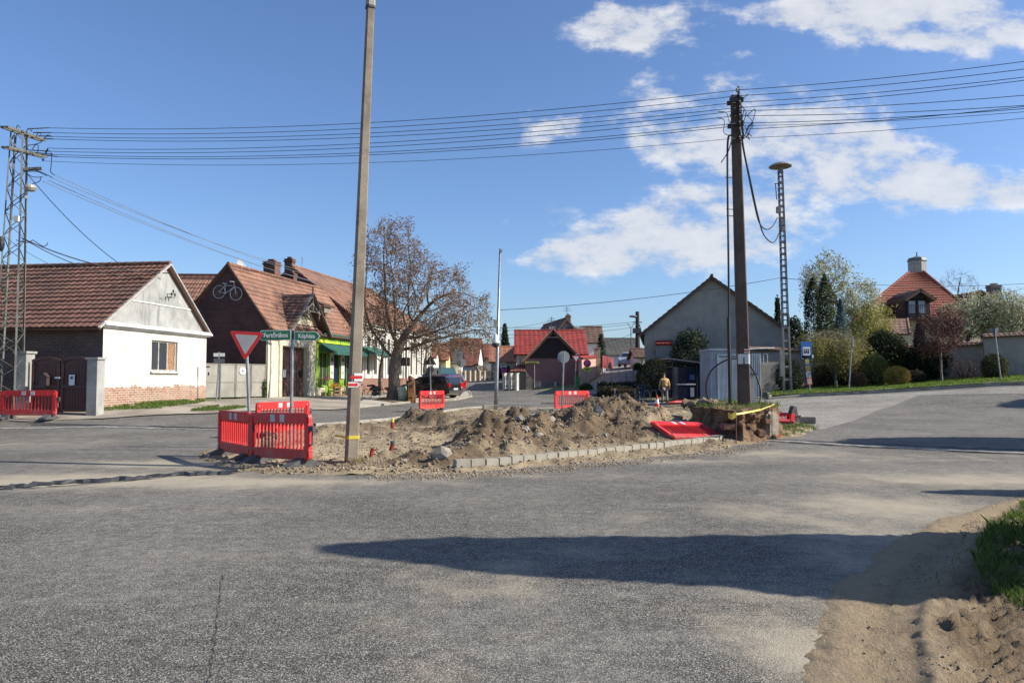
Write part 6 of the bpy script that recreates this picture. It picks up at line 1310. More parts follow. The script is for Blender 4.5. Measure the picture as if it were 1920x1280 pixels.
# edge-on blue sign, and triangle back at right
b = P(1591, 735, 40.5); b.z = T(b.x, b.y); S = postsign('traffic_sign', 'blue sign seen almost edge on, on a leaning galvanised post in the grass', 'traffic sign', b, P(1598, 632, 40.5), .035, []); flat('sign_plate', M_blu, P(1598, 642, 40.5), [(-.3, -.3), (.3, -.3), (.3, .3), (-.3, .3)], 1.12, .015)(S); flat('sign_face', M_white, P(1598.6, 642, 40.48), [(-.15, -.24), (.15, -.24), (.15, .24), (-.15, .24)], 1.12, .006, 0, .018)(S)
b = P(1877, 713, 37); b.z = T(b.x, b.y); S = thing('traffic_sign', 'grey back of a triangular sign on a leaning post at the right', 'traffic sign', b); mb = MB(); mb.tube([b, P(1864, 613, 37)], .035, 8); mb.build('post', M_metalg, S, world=True); flat('sign_plate', mat((.27, .29, .33), .5, (.22, .24, .28), 3, name='blue_grey_back'), P(1865, 621, 37.03), rtri(.50, .03), 0, .01, -.12)(S); mb = MB(); mb.bar(P(1864, 612, 36.97), P(1866, 634, 36.97), .05); mb.build('bracket', M_iron, S, world=True)
# ------------------------------------------------------------------ red plastic barriers
def barmat():
    m, t, b = newmat('red_plastic'); o = objco(t); s = N(t, 'ShaderNodeSeparateXYZ'); L(t, o, s.inputs[0]); w = posco(t)
    c = mixc(t, ramp(t, nz(t, 1.7, 5, .6, w), .4, .7), (.60, .018, .018), (.47, .022, .022)); c = mixc(t, mth(t, 'MULTIPLY', ramp(t, nz(t, 14, 5, .7, w), .55, .75), .4), c, (.50, .10, .09))
    d = mth(t, 'ADD', mth(t, 'MULTIPLY', s.outputs[2], -1.1), mth(t, 'MULTIPLY', nz(t, 5, 6, .7, w), 1.5)); c = mixc(t, mth(t, 'MULTIPLY', ramp(t, d, .25, .95), .6), c, (.30, .20, .14))
    L(t, c, b.inputs['Base Color']); L(t, mth(t, 'ADD', mth(t, 'MULTIPLY', nz(t, 9, 4, .6, w), .35), .3), b.inputs['Roughness']); return m
M_bar = barmat(); M_foot = mat((.055, .055, .058), .85, (.10, .095, .09), 4, bump=.3, name='black_rubber'); M_refl = mat((.62, .58, .58), .35, name='white_reflector')
def barrier(label, grp='red plastic barriers', feet=True, mir=False, w=2.0):
    B_ = thing('barrier', label, 'barrier', (0, 0, 0), 0, grp); r = .11
    def rr(x0, x1, z0, z1, rt, rb, y=.035, n=5):
        pts = []
        for (cx, cz, a0, rad) in ((x1-rt, z1-rt, 0, rt), (x0+rt, z1-rt, 90, rt), (x0+rb, z0+rb, 180, rb), (x1-rb, z0+rb, 270, rb)):
            for k in range(n+1): a = radians(a0+90*k/n); pts.append((cx+rad*cos(a), -y, cz+rad*sin(a)))
        return pts
    mb = MB(); z0, z1 = .13, 1.0
    mb.prism(rr(0, w, .80, z1, .1, .015), (0, .07, 0)); mb.prism(rr(0, w, z0, .33, .015, .08), (0, .07, 0))
    for x in (.05, w-.05, w*.5) if False else (.06, w-.06): mb.prism(rr(x-.06, x+.06, .32, .81, .01, .01, .042), (0, .084, 0))
    for x in (.09, w-.09):
        for z in (.22, .86): mb.lathe([(.045, -.058), (.06, -.05), (.06, .05), (.045, .058)], (x, 0, z), 10, M=Matrix.Rotation(pi/2, 3, 'X'))
    n = 15
    for i in range(n):
        x = .16+(w-.32)*i/(n-1); mb.tube([(x, 0, .32), (x, 0, .37), (x, 0, .76), (x, 0, .81)], [.030, .020, .020, .030], 8, False)
    mb.prism(rr(.30, w-.30, .83, .97, .01, .01, .041), (0, .082, 0)); mb.build('panel', M_bar, B_)
    for x in (w*.42, w*.58):
        mb = MB(); mb.box((x, -.044, .90), (.15, .006, .14)); mb.build('reflector', M_refl, B_); mb = MB(); mb.box((x, .044, .90), (.15, .006, .14)); mb.build('reflector', M_refl, B_)
    if feet:
        for x in (.25, w-.25):
            mb = MB(); mb.prism([(x-.11, -.40, 0), (x-.11, .40, 0), (x-.11, .40, .04), (x-.11, .07, .17), (x-.11, -.07, .17), (x-.11, -.40, .04)], (.22, 0, 0)); mb.build('foot', M_foot, B_)
    mb = MB(); mb.box((w+.05, 0, .72), (.13, .06, .09)); mb.box((w+.09, 0, .68), (.04, .05, .12)); mb.tube([(w+.0, 0, .42), (w+.06, 0, .42), (w+.06, 0, .62)], .018, 6); mb.build('connector', M_foot if not mir else M_iron, B_)
    return B_
bar0 = barrier('right of the two joined barriers in front, its end connector toward the lamp post'); first_used = [False]
def place_bar(p, q, label, dz=0, lean=0):
    p, q = Vector(p), Vector(q); a = atan2(q.y-p.y, q.x-p.x)
    o = bar0 if not first_used[0] else dup(bar0, (0, 0, 0)); first_used[0] = True
    o.location = (p.x, p.y, p.z+dz); sc = (q-p).length/2.0
    o.rotation_euler = (lean, -atan2(q.z-p.z, (q-p).xy.length), a); o['label'] = label; return o
gz = lambda px, Y, z=None: Vector(((px-960)/F*Y, Y, (max(T((px-960)/F*Y, Y), IZ((px-960)/F*Y, Y)) if z is None else z)))
e1 = gz(582, 13.75); j1 = Vector((e1.x-1.50, e1.y+1.25, 0)); j1.z = T(j1.x, j1.y)+.01; place_bar(j1, e1, 'right one of the two joined red barriers at front left, beside the lamp post')
dd_ = Vector((-1.24, 1.56, 0)); e2 = j1+dd_; e2.z = T(e2.x, e2.y)+.01; place_bar(e2, j1+Vector((-.03, .05, 0)), 'left one of the two joined red barriers at front left, before the give way sign')
a_ = gz(479, 21.2); b_ = Vector((a_.x+1.05, a_.y-1.7, 0)); a_ = gz(482, 21.0); b_ = gz(545, 20.2); u_ = (b_-a_).normalized(); place_bar(a_+Vector((0, 0, .0)), a_+Vector((1.0, 1.73, 0)), 'red barrier standing behind the two joined ones, between the sign posts')
a_ = gz(4, 26.0); place_bar(a_+Vector((0, 0, 0)), a_+Vector((2.0, -.1, 0)), 'red barrier with two white reflectors at the foot of the lattice pylon')
a_ = gz(787, 35.2); place_bar(a_, a_+Vector((.98, 1.75, 0)), 'red barrier on the far kerb in front of the parked cars')
a_ = gz(1040, 33.8); a_.z += -.02; place_bar(a_, a_+Vector((1.62, 1.1, 0)), 'red barrier beside the round sign post at the back of the excavation')
def lying(label, A_, B_, C_):
    """panel whose bottom edge runs A->B and whose height direction points to C"""
    A_, B_, C_ = Vector(A_), Vector(B_), Vector(C_); x = (B_-A_).normalized(); z = (C_-A_); z = (z-x*z.dot(x)).normalized(); y = z.cross(x); M = Matrix((x, y, z)).transposed()
    o = dup(bar0, A_); o.rotation_euler = M.to_euler(); o['label'] = label
    for c in list(o.children):
        if c.name.startswith('foot'): bpy.data.objects.remove(c)
    return o
A_ = P(1293, 822, 18.6); A_.z = .27; B_ = P(1366, 831, 18.3); lying('fallen red barrier sloping from the gravel heap down behind the front kerb', Vector((3.98, 18.08, .13)), Vector((5.56, 19.32, .02)), Vector((3.52, 18.82, .52)))
lying('red barrier lying flat at the back between the traffic cone and the earth block', P(1246, 757, 38)+Vector((0, 0, .02)), P(1296, 757, 36.5)+Vector((0, 0, .02)), P(1246, 757, 38)+Vector((.3, 1, .1)))
lying('red barrier lying half upright in the grass right of the earth block', P(1489, 794, 25.2)+Vector((-1.85, .7, .03)), P(1489, 794, 25.2), P(1489, 794, 25.2)+Vector((-1.65, 1.5, .28)))
mb = MB(); mb.prism([(0, 0, 0), (.5, 0, 0), (.28, 0, .62), (.18, 0, .62)], (0, .2, 0)); o = mb.build('rubber_wedge', M_foot); q = P(1478, 791, 25.9); o.location = (q.x, q.y, q.z-.05); o.rotation_euler = (0, .1, .3); tag(o, 'detached black rubber barrier foot standing on end by the grass corner', 'rubber block')
# yellow tape and rusty rods at the block
def rod(label, px, y0, y1, Y, m, r=.012):
    a, b = P(px, y0, Y), P(px, y1, Y); mb = MB(); mb.tube([Vector(), (b-a)], r, 6); o = mb.build('rod', m); o.location = a; return tag(o, label, 'rod')
M_rust = mat((.22, .10, .05), .9, (.14, .06, .03), 6, name='rust'); rod('thin rusty rod holding the yellow tape before the earth block', 1380.5, 834, 774, 18.45, M_rust); rod('thin rusty rod at the right corner of the earth block', 1447.5, 815, 758, 19.6, M_rust)
mb = MB(); tps = [P(1365, 778, 18.5), P(1372, 781, 18.4), P(1381, 776, 18.4), P(1400, 773, 18.6), P(1425, 768, 19.0), P(1447, 760, 19.55), P(1452, 757, 19.9)]
for i in range(len(tps)-1):
    a, b = tps[i], tps[i+1]; wv = Vector((0, .01, .022+.05*(i < 2)-.012*(i > 3))); mb.add([a-wv-tps[0], b-wv-tps[0], b+wv-tps[0], a+wv-tps[0]], [(0,1,2,3)])
o = mb.build('barrier_tape', M_yt); o.location = tps[0]; tag(o, 'yellow warning tape strung between the rusty rods at the earth block', 'tape')
# red drain pipe ends
M_or = mat((.30, .035, .015), .6, (.22, .03, .015), 5, name='orange_brown_pvc')
q0 = GI(729, 15.6); q0.z -= .05; mb = MB(); mb.tube(curve_pts([Vector(), Vector((.05, .0, .12)), Vector((.1, 0, .28))]), .045, 10); pp = thing('drain_pipe', 'red brown plastic drain pipe sticking out of the sand right of the lamp post', 'pipe', q0); mb.build('pipe', M_or, pp, smooth=True); mb = MB(); mb.lathe([(.055, .27), (.055, .33), (.02, .34)], (.1, 0, 0), 10); mb.build('cap', mat((.08, .12, .11), .6, name='cap_green'), pp)
q0 = GI(737, 23.8); mb = MB(); mb.lathe([(.06, -.1), (.06, .12), (.05, .2)], (0, 0, 0), 9); pp = thing('marker_pipe', 'short red pipe stub with yellow tip beside the dark heap at the back', 'pipe', q0); mb.build('pipe', M_or, pp); mb = MB(); mb.lathe([(.055, .2), (.04, .3), (.02, .32)], (0, 0, 0), 9); mb.build('tip', M_yt, pp)
for px, Y, lab in ((697, 15.0, 'tiny orange pipe end in the sand close to the lamp post'), (1203, 22.8, 'small red pipe end poking out of the tall light heap')):
    q0 = GI(px, Y); mb = MB(); mb.tube([(0, 0, -.05), (.02, 0, .09), (.05, 0, .14)], .04, 8); o = mb.build('pipe_end', M_or); o.location = q0; tag(o, lab, 'pipe')
# cones
def cone(label, p, h=.5):
    c = thing('traffic_cone', label, 'traffic cone', p, .2, 'traffic cones'); mb = MB(); mb.prism([(-.15*h/.5, -.15*h/.5, 0), (.15*h/.5, -.15*h/.5, 0), (.15*h/.5, .15*h/.5, 0), (-.15*h/.5, .15*h/.5, 0)], (0, 0, .03)); s = h/.5
    mb.lathe([(.115*s, .03), (.085*s, .14*s), (.055*s, .32*s), (.02*s, .5*s)], (0, 0, 0), 16); mb.build('cone', mat((.55, .05, .025), .55, name='cone_red'), c)
    mb = MB(); mb.lathe([(.089*s, .14*s), (.059*s, .32*s)], (0, 0, 0), 16); mb.build('white_band', M_white, c); return c
q = P(1451, 818, 20.4); q.z = IZ(q.x, q.y)+.02 if IZ(q.x, q.y) > -.05 else T(q.x, q.y); cone('traffic cone standing at the right corner of the earth block', q, .52).rotation_euler = (.03, -.06, .3)
q = P(1232, 756, 38.5); q.z = max(IZ(q.x, q.y), T(q.x, q.y)); cone('traffic cone at the back near the man, beside the flat lying barrier', q, .62)
# ================================================================== VEHICLES
M_tyre = mat((.014, .014, .014), .85, name='tyre_rubber'); M_rim = mat((.30, .31, .32), .35, metal=.7, name='rim'); M_cg = glassmat((.012, .015, .018), .05); M_tl = mat((.42, .01, .01), .25, name='tail_light'); M_hl = mat((.55, .56, .56), .12, name='head_light')
def carpaint(c):
    m, t, b = newmat('car_paint'); L(t, mixc(t, nz(t, 2, 4, .6, objco(t)), c, tuple(x*.8+.01 for x in c)), b.inputs['Base Color']); b.inputs['Roughness'].default_value = .28; b.inputs['Coat Weight'].default_value = .7; b.inputs['Coat Roughness'].default_value = .06; b.inputs['Metallic'].default_value = .25; return m
def car(label, loc, rz, col, L_=4.0, Wd=1.7, H=1.47, van=False, grp=None):
    c = thing('parked_car', label, 'car', loc, rz, grp); h = H/1.47; m = carpaint(col)
    # x: nose +L/2, tail -L/2
    prof = [(-L_/2+.02, .38), (-L_/2, .62), (-L_/2+.04, .92*h), (-L_/2+.28, 1.36*h), (-L_/2+.55, 1.45*h), (-.1, 1.47*h), (.45, 1.40*h), (1.08, .98*h), (1.6, .88*h), (L_/2-.08, .70*h), (L_/2, .52), (L_/2-.03, .30)]
    if van: prof = [(-L_/2+.02, .38), (-L_/2, .7), (-L_/2+.04, 1.0), (-L_/2+.14, 1.42*h), (-L_/2+.3, 1.47*h), (.2, 1.47*h), (.75, 1.38*h), (1.35, .98), (1.7, .9), (L_/2-.05, .7), (L_/2, .5), (L_/2-.03, .3)]
    prof = [(x, z) for x, z in prof]; bot = [(L_/2-.3, .22), (-L_/2+.3, .22)]
    hw = lambda x, z: Wd/2*(1-.0*z)*(1-.22*max(0, (z-.9*h)/(.57*h))**1.1)*(1-.10*max(0, (abs(x)-L_/2+.5)/.5)**2)
    ring = prof+bot; n = len(ring); mb = MB(); vs = []; ks = (-1, -.93, -.6, 0, .6, .93, 1)
    for k in ks:
        for (x, z) in ring:
            sh = 1 if abs(k) < 1 else .985; vs.append((x*sh if abs(k) == 1 else x, hw(x, z)*k, z-.0*(abs(k) == 1)-(.02 if abs(k) == 1 and z > 1.2 else 0)))
    fs = []
    for j in range(len(ks)-1):
        for i in range(n): a, b = j*n+i, j*n+(i+1) % n; fs.append((a, b, b+n, a+n))
    fs += [tuple(range(n-1, -1, -1)), tuple(range((len(ks)-1)*n, len(ks)*n))]; mb.add(vs, fs); mb.build('body', m, c)
    for s_ in (-1, 1):
        side = [(-L_/2+.38, .99*h), (-L_/2+.50, 1.33*h), (-.1, 1.37*h), (.38, 1.31*h), (.92, .99*h)]
        mb = MB(); mb.prism([(x, s_*(hw(x, z)+.006), z) for x, z in side], (0, s_*.004, 0)); mb.build('side_window', M_cg, c)
        mb = MB(); mb.box((.02, s_*(Wd/2*.93), 1.16*h), (.06, .02, .42)); mb.build('door_pillar', m, c)
        mb = MB(); mb.box((.85, s_*(Wd/2+.08), 1.0*h), (.12, .17, .12)); mb.build('mirror', m, c)
        mb = MB(); mb.box((-L_/2+.07, s_*(Wd/2-.16), .86*h), (.13, .22, .24)); mb.build('tail_light', M_tl, c)
        mb = MB(); mb.blob((L_/2-.16, s_*(Wd/2-.24), .68*h), (.14, .16, .09), 0, 2); mb.build('headlight', M_hl, c)
    def quadw(x0, z0, x1, z1, o):
        mb = MB(); w0, w1 = hw(x0, z0)-.13, hw(x1, z1)-.11; d = Vector((x1-x0, 0, z1-z0)).normalized(); nn = Vector((-d.z, 0, d.x))*o
        mb.prism([Vector((x0, -w0, z0))+nn, Vector((x0, w0, z0))+nn, Vector((x1, w1, z1))+nn, Vector((x1, -w1, z1))+nn], nn*.5); return mb
    quadw(-L_/2+.07, .97*h, -L_/2+.25, 1.32*h, .014).build('rear_window', M_cg, c); 
    q1 = ((1.03, 1.02*h, .5, 1.37*h) if not van else (1.28, 1.03, .78, 1.36*h)); quadw(*q1, -.014).build('windscreen', M_cg, c)
    mb = MB(); mb.box((-L_/2-.005, 0, .62), (.02, .5, .11)); mb.build('number_plate', M_white, c); mb = MB(); mb.box((-L_/2+.02, 0, .42), (.1, Wd-.1, .16)); mb.build('bumper', M_iron, c)
    for x in (-L_/2+.72, L_/2-.72):
        for s_ in (-1, 1):
            R = Matrix.Rotation(pi/2, 3, 'X'); mb = MB(); mb.lathe([(.2, -.1), (.29, -.1), (.31, -.06), (.31, .06), (.29, .1), (.2, .1)], (x, s_*(Wd/2-.08), .31), 20, M=R); w = mb.build('wheel', M_tyre, c)
            mb = MB(); mb.lathe([(.05, -.09), (.19, -.112), (.2, .112), (.05, .09)], (x, s_*(Wd/2-.08), .31), 14, M=R); mb.build('rim', M_rim, w)
    return c
def onT(px, py, Y): q = P(px, py, Y); q.z = T(q.x, q.y); return q
lot = [(-12.6, 44), (-8.0, 45), (-6.0, 50), (-4.4, 62), (-7.2, 72), (-9.5, 66)]
sheet('parking_bay', M_pave, [(-11.9,52), (-8.6,45.5), (-5.5,48.5), (-4.6,58), (-5.6,72), (-8.4,72)], 1.0, .045)
car('black hatchback parked nearest behind the carved post, dusty rear to the road', onT(806, 740, 49.0)+Vector((0, 0, .02)), radians(152), (.012, .012, .014), grp='cars parked before the white street house')
car('dark red hatchback parked just beyond the black one', onT(820, 738, 52.6)+Vector((0, 0, .02)), radians(148), (.33, .012, .02), 3.9, grp='cars parked before the white street house')
car('dark blue car parked beyond the red hatchback, rear to the street', onT(829, 734, 56.5)+Vector((0, 0, .02)), radians(128), (.02, .035, .07), 4.1, 1.72, 1.5, grp='cars parked before the white street house')
car('tall teal green van roofed car parked farthest behind the others', onT(820, 730, 61)+Vector((0, 0, .02)), radians(120), (.03, .10, .095), 4.2, 1.75, 1.85, True, grp='cars parked before the white street house')
car('silver hatchback parked up the side street facing the junction', onT(1181, 688, 76)+Vector((0, 0, .03)), radians(-112), (.45, .48, .54), 3.9, 1.68, 1.5)
# motorcycle-like cart, carved post, barrel, bench under the tree
q = onT(770, 748, 43.5); CP_ = thing('carved_post', 'carved wooden totem post with orange panel at the pavement edge', 'carved post', (q.x, q.y, q.z))
M_totem = mat((.40, .17, .035), .6, (.24, .09, .025), 5, bump=.2, name='orange_wood'); M_tdk = mat((.09, .04, .02), .8, (.05, .025, .015), 5, bump=.5, name='dark_bark')
mb = MB(); mb.tube([(0, 0, 0), (.02, 0, .5), (0, 0, 1.28)], [.30, .27, .25], 10); mb.build('log', M_tdk, CP_, smooth=True)
mb = MB(); mb.box((.05, -.2, .84), (.36, .14, .62)); mb.tube([(.05, -.22, .40), (.05, -.34, .40)], .17, 12); mb.tube([(.05, -.2, .14), (.05, -.34, .14)], .17, 12); mb.build('panel', M_totem, CP_)
mb = MB(); mb.lathe([(.12, -.275), (.12, -.29)], (.05, 0, .95), 14, M=Matrix.Rotation(0, 3, 'X')) if False else mb.tube([(.05, -.27, .95), (.05, -.285, .95)], .11, 14); mb.build('emblem', M_iron, CP_)
mb = MB(); mb.blob((0, 0, 1.40), (.17, .17, .16), .3, 2, 4); mb.build('carved_head', mat((.25, .09, .04), .7, name='red_wood'), CP_, smooth=True)
q = onT(756, 744, 44); BR_ = thing('plastic_barrel', 'pale green and white plastic barrel left of the carved post', 'barrel', (q.x, q.y, q.z+.08)); mb = MB(); mb.lathe([(.24, 0), (.29, .05), (.30, .28), (.315, .30), (.30, .32), (.30, .55), (.315, .57), (.3, .59), (.28, .78), (.22, .83)], (0, 0, 0), 20); mb.build('drum', mat((.42, .50, .36), .5, (.34, .42, .30), 3, name='barrel_green'), BR_, smooth=True); mb = MB(); mb.lathe([(.23, .82), (.23, .87), (.1, .88)], (0, 0, 0), 18); mb.build('lid', mat((.03, .07, .05), .6, name='dark_green_lid'), BR_)
def bench(label, loc, rz, w, m, ml, back=True):
    b = thing('park_bench', label, 'bench', loc, rz)
    for k in range(3): mb = MB(); mb.box((0, -.14+.15*k, .45), (w, .12, .04)); mb.build('seat_board', m, b)
    if back: mb = MB(); mb.box((0, .26, .74), (w, .04, .15)); mb.build('backrest', m, b)
    for s_ in (-1, 1): mb = MB(); mb.box((s_*w*.36, .0, .21), (.12, .42, .42)); mb.box((s_*w*.36, .23, .52), (.1, .06, .55)); mb.build('leg', ml, b)
    return b
bench('low wooden bench between the bare tree and the barrel', tuple(onT(744, 744, 45.2)), .1, 1.5, mat((.42, .24, .14), .7, name='pinkish_wood'), M_tdk)
q = onT(704, 748, 44.5); mo = thing('moped', 'old dark moped leaning beside the trunk of the bare tree', 'moped', (q.x, q.y, q.z+.08), .5); mb = MB(); bike(mb, Matrix.Scale(1.0, 4), .30); mb.build('moped_frame', M_iron, mo)
mb = MB(); mb.blob((0, 0, .62), (.36, .13, .16), .2, 2, 1); mb.blob((-.05, 0, .35), (.2, .14, .16), .3, 2, 2); mb.build('engine', mat((.07, .06, .045), .6, name='oily_metal'), mo); mb = MB(); mb.box((-.28, 0, .80), (.45, .2, .1)); mb.build('saddle', M_tyre, mo)
def bicycle(label, loc, rz, m, grp=None):
    b = thing('bicycle', label, 'bicycle', loc, rz, grp); mb = MB(); bike(mb, Matrix.Identity(4)); mb.build('bicycle_frame', m, b); mb = MB()
    for cx in (-.52, .52): mb.tube([(cx+.345*cos(a*pi/10), 0, .33+.345*sin(a*pi/10)) for a in range(21)], .02, 5, False)
    mb.build('tyres', M_tyre, b); return b
q = onT(797, 743, 46.0); bicycle('dark bicycle standing before the black hatchback', (q.x, q.y, q.z+.05), .05, M_iron)
q = onT(1205, 748, 46.5); bicycle('blue bicycle at the rack beside the park bench', (q.x, q.y, q.z), 1.1, mat((.08, .12, .3), .4, name='blue_paint'))
q = onT(1197, 748, 46.9); bicycle('pale bicycle between the bench and the blue bicycle', (q.x, q.y, q.z), 1.3, M_rim)
for i, px in enumerate((1213, 1226, 1236, 1262, 1271, 1280)):
    q = onT(px, 750, 45.6); mb = MB(); mb.tube(curve_pts([(0, -.25, 0), (0, -.25, .55), (0, 0, .72), (0, .25, .55), (0, .25, 0)]), .022, 6); o = mb.build('bike_rack_hoop', M_metalg) if i == 0 else None
    if i == 0: hoop0 = o
    else: o = hoop0.copy(); COL.objects.link(o)
    o.location = q; o.rotation_euler.z = .5; tag(o, 'galvanised bicycle rack hoop in the row beside the bus shelter', 'bike rack', 'bicycle rack hoops by the shelter')
bench('park bench with orange brown backrest behind the tall earth heap', tuple(onT(1173, 750, 46.5)), 0, 1.75, mat((.30, .12, .05), .6, (.22, .09, .04), 4, name='stained_wood'), mat((.42, .41, .38), .8, name='bench_concrete'))
# bus shelter
sa, sb = onT(1262, 748, 45), onT(1334, 748, 45); SH = thing('bus_shelter', 'dark blue bus shelter with glass walls left of the grey kiosk', 'bus shelter', (sa.x, 45, sa.z)); w = sb.x-sa.x; zr0 = P(1262, 673, 45).z-sa.z; zr1 = P(1334, 684, 45).z-sa.z
M_nav = mat((.018, .022, .045), .45, (.014, .018, .035), 3, name='navy_frame'); mb = MB()
for x in (0, .42*w*1.5, w): 
    for y in (0, 1.7): mb.box((x, y, (zr0+zr1)/4), (.08, .08, (zr0+zr1)/2))
for y in (0, 1.7): mb.bar((-.1, y, zr0-.1), (w+.1, y, zr1-.1), .08, .12)
for x, zz in ((0, zr0-.1), (w, zr1-.1)): mb.bar((x, 0, zz), (x, 1.7, zz), .08, .1)
mb.build('frame', M_nav, SH)
mb = MB(); mb.prism([(-.35, -.35, zr0), (w+.15, -.35, zr1), (w+.15, -.35, zr1+.06), (-.35, -.35, zr0+.06)], (0, 2.4, 0)); mb.build('roof', mat((.16, .17, .20), .35, (.12, .13, .15), 3, name='shelter_roof'), SH)
for (x0, x1, y) in ((.05, .6*w, 0), (.68*w, w-.05, 0), (.05, w-.05, 1.7)):
    mb = MB(); mb.box(((x0+x1)/2, y, 1.1), (x1-x0, .02, 1.9)); mb.build('glass_panel', glassmat((.010, .012, .028), .06), SH)
for y in (.1, 1.6): mb = MB(); mb.box((0.0 if y < 1 else w, .85, 1.1), (.02, 1.5, 1.9)); mb.build('glass_panel', glassmat((.010, .012, .028), .06), SH)
mb = MB(); mb.box((.34*w, -.03, 1.02), (.5*w, .02, .07)); mb.build('white_band', M_white, SH)
for (x, z, a, b, m_) in ((.50*w, .55, .22, .55, mat((.3, .33, .42), .6, name='pale_poster')), (.50*w, 1.45, .3, .3, mat((.05, .09, .25), .6, name='blue_poster')), (.80*w, 1.4, .2, .6, mat((.2, .2, .22), .6, name='grey_poster')), (.80*w, .6, .2, .5, mat((.2, .2, .22), .6, name='grey_poster'))): mb = MB(); mb.box((x, -.025, z), (a, .015, b)); mb.build('poster', m_, SH)
mb = MB(); mb.box((w/2, 1.35, .45), (w*.8, .35, .05)); mb.build('seat', M_wood, SH)
# corrugated kiosk
ka, kb = onT(1332, 752, 41), onT(1402, 752, 41); KK = thing('metal_kiosk', 'grey corrugated metal kiosk with double doors behind the utility pole', 'kiosk', (ka.x, 41, ka.z)); w = kb.x-ka.x; hk = P(1360, 655, 41).z-ka.z
def corr(mb, p, q, h, pitch=.09, amp=.012, z0=0):
    p, q = Vector((*p, 0)), Vector((*q, 0)); d = (q-p).normalized(); n = Vector((d.y, -d.x, 0)); k = max(4, int((q-p).length/pitch)*2); vs = []
    for i in range(k+1): b = p.lerp(q, i/k)+n*(amp if i % 2 else -amp); vs += [b+Vector((0, 0, z0)), b+Vector((0, 0, z0+h))]
    mb.add(vs, [(2*i, 2*i+2, 2*i+3, 2*i+1) for i in range(k)])
M_kio = mat((.25, .30, .36), .5, (.20, .24, .28), 1.5, metal=.2, bump=.1, name='kiosk_metal'); mb = MB(); corr(mb, (0, 0), (w, 0), hk-.05); corr(mb, (w, 0), (w, 2.2), hk-.05); corr(mb, (0, 2.2), (0, 0), hk-.05); corr(mb, (w, 2.2), (0, 2.2), hk-.05); mb.build('wall', M_kio, KK)
mb = MB(); mb.box((w/2, 1.1, hk), (w+.1, 2.35, .1)); mb.build('roof', M_kio, KK)
mb = MB(); 
for x in (.43, w-.08): mb.box((x, -.03, hk*.47), (.05, .05, hk*.86))
mb.box((w/2+.18, -.03, hk*.9), (w-.5, .05, .05)); mb.box((w/2+.18, -.03, .15), (w-.5, .05, .05)); mb.build('door_frame', mat((.38, .42, .46), .5, name='pale_frame'), KK)
for k in range(2): mb = MB(); x0 = .46+k*(w-.6)/2; corr(mb, (x0, -.03), (x0+(w-.62)/2, -.03), hk*.78, .07, .01, .18); mb.build('door', M_kio, KK)
q = P(1425, 752, 41.5); q.z = T(q.x, q.y); FP = thing('metal_screen', 'short corrugated metal screen right of the kiosk with a small hatch', 'screen', (q.x-.55, 41.5, q.z)); mb = MB(); corr(mb, (0, 0), (.62, 0), 2.35); corr(mb, (.62, 0), (.62, .4), 2.35); corr(mb, (.62, .4), (0, .4), 2.35); mb.build('wall', M_kio, FP)
q = P(1407, 757, 22.6); CB = thing('electrical_cabinet', 'pale metal cabinet standing right behind the utility pole on the block', 'cabinet', (q.x, q.y, .80)); hc = P(1407, 702, 22.6).z-.8; mb = MB(); mb.box((0, 0, hc/2), (.24, .3, hc)); mb.build('case', mat((.33, .35, .34), .5, (.27, .29, .28), 3, metal=.2, name='cabinet_grey'), CB); mb = MB(); mb.box((0, 0, hc+.02), (.30, .36, .05)); mb.build('lid', M_iron, CB); mb = MB(); mb.box((.128, 0, hc*.55), (.012, .2, .5)); mb.build('door', M_sgn, CB)
q = P(1404, 655, 46.4); mb = MB(); mb.tube(curve_pts([Vector((0, 0, -1.3)), Vector((0, 0, -.15)), Vector((.15, 0, .02)), Vector((1.6, 0, .08))], 5), .05, 8); o = mb.build('white_pipe', M_sgn); o.location = q; tag(o, 'bent white pipe fixed along the garden wall top right of the utility pole', 'pipe')
q = P(1410, 682, 46.5); WF = thing('window_shutters', 'open white window casements on the wall right of the utility pole', 'window', q)
for x0, ww in ((0, .55), (.72, .25)):
    mb = MB()
    for a in (x0, x0+ww): mb.box((a, 0, .3), (.05, .04, .7))
    for z in (-.03, .63): mb.box((x0+ww/2, 0, z), (ww, .04, .05))
    mb.build('frame', M_white, WF)
mb = MB(); mb.box((.27, .03, .3), (.5, .01, .62)); mb.build('pane', M_glass, WF)
# dark rubble wall with posts, railing
q0, q1 = onT(1120, 735, 50), onT(1202, 735, 50); SW = thing('stone_wall', 'dark overgrown rubble wall with thin railing behind the park bench', 'wall', (q0.x, q0.y, q0.z)); w = q1.x-q0.x; h_ = P(1160, 714, 50).z-q0.z
mb = MB(); n = 26
for j in range(4):
    for i in range(n): mb.blob((w*(i+.5*(j % 2))/n, random.uniform(-.05, .05), h_*(j+.5)/4), (w/n*.62, .2, h_/7.2), .3, 1, i*7+j)
mb.box((w/2, .1, h_/2-.2), (w, .2, h_+.3)); mb.build('stones', mat((.065, .06, .05), .95, (.035, .035, .028), 4, bump=.8, bs=12, name='dark_stone'), SW)
mb = MB()
for k in range(7): mb.bar((w*k/6, .1, h_), (w*k/6, .1, h_+1.05), .04)
mb.bar((0, .1, h_+.45), (w, .1, h_+.45), .02); mb.build('railing', M_rust, SW)
q = onT(1082, 733, 57); BN = thing('litter_bin', 'bright green litter bin at the corner of the pink house', 'bin', (q.x, q.y, q.z)); mb = MB(); mb.prism([(-.2, -.2, .08), (.2, -.2, .08), (.2, .2, .08), (-.2, .2, .08)], (0, 0, .52)); mb.build('body', mat((.03, .26, .04), .5, name='bin_green'), BN); mb = MB(); mb.box((0, 0, .65), (.46, .46, .08)); mb.build('lid', mat((.04, .33, .05), .5, name='bin_lid_green'), BN)
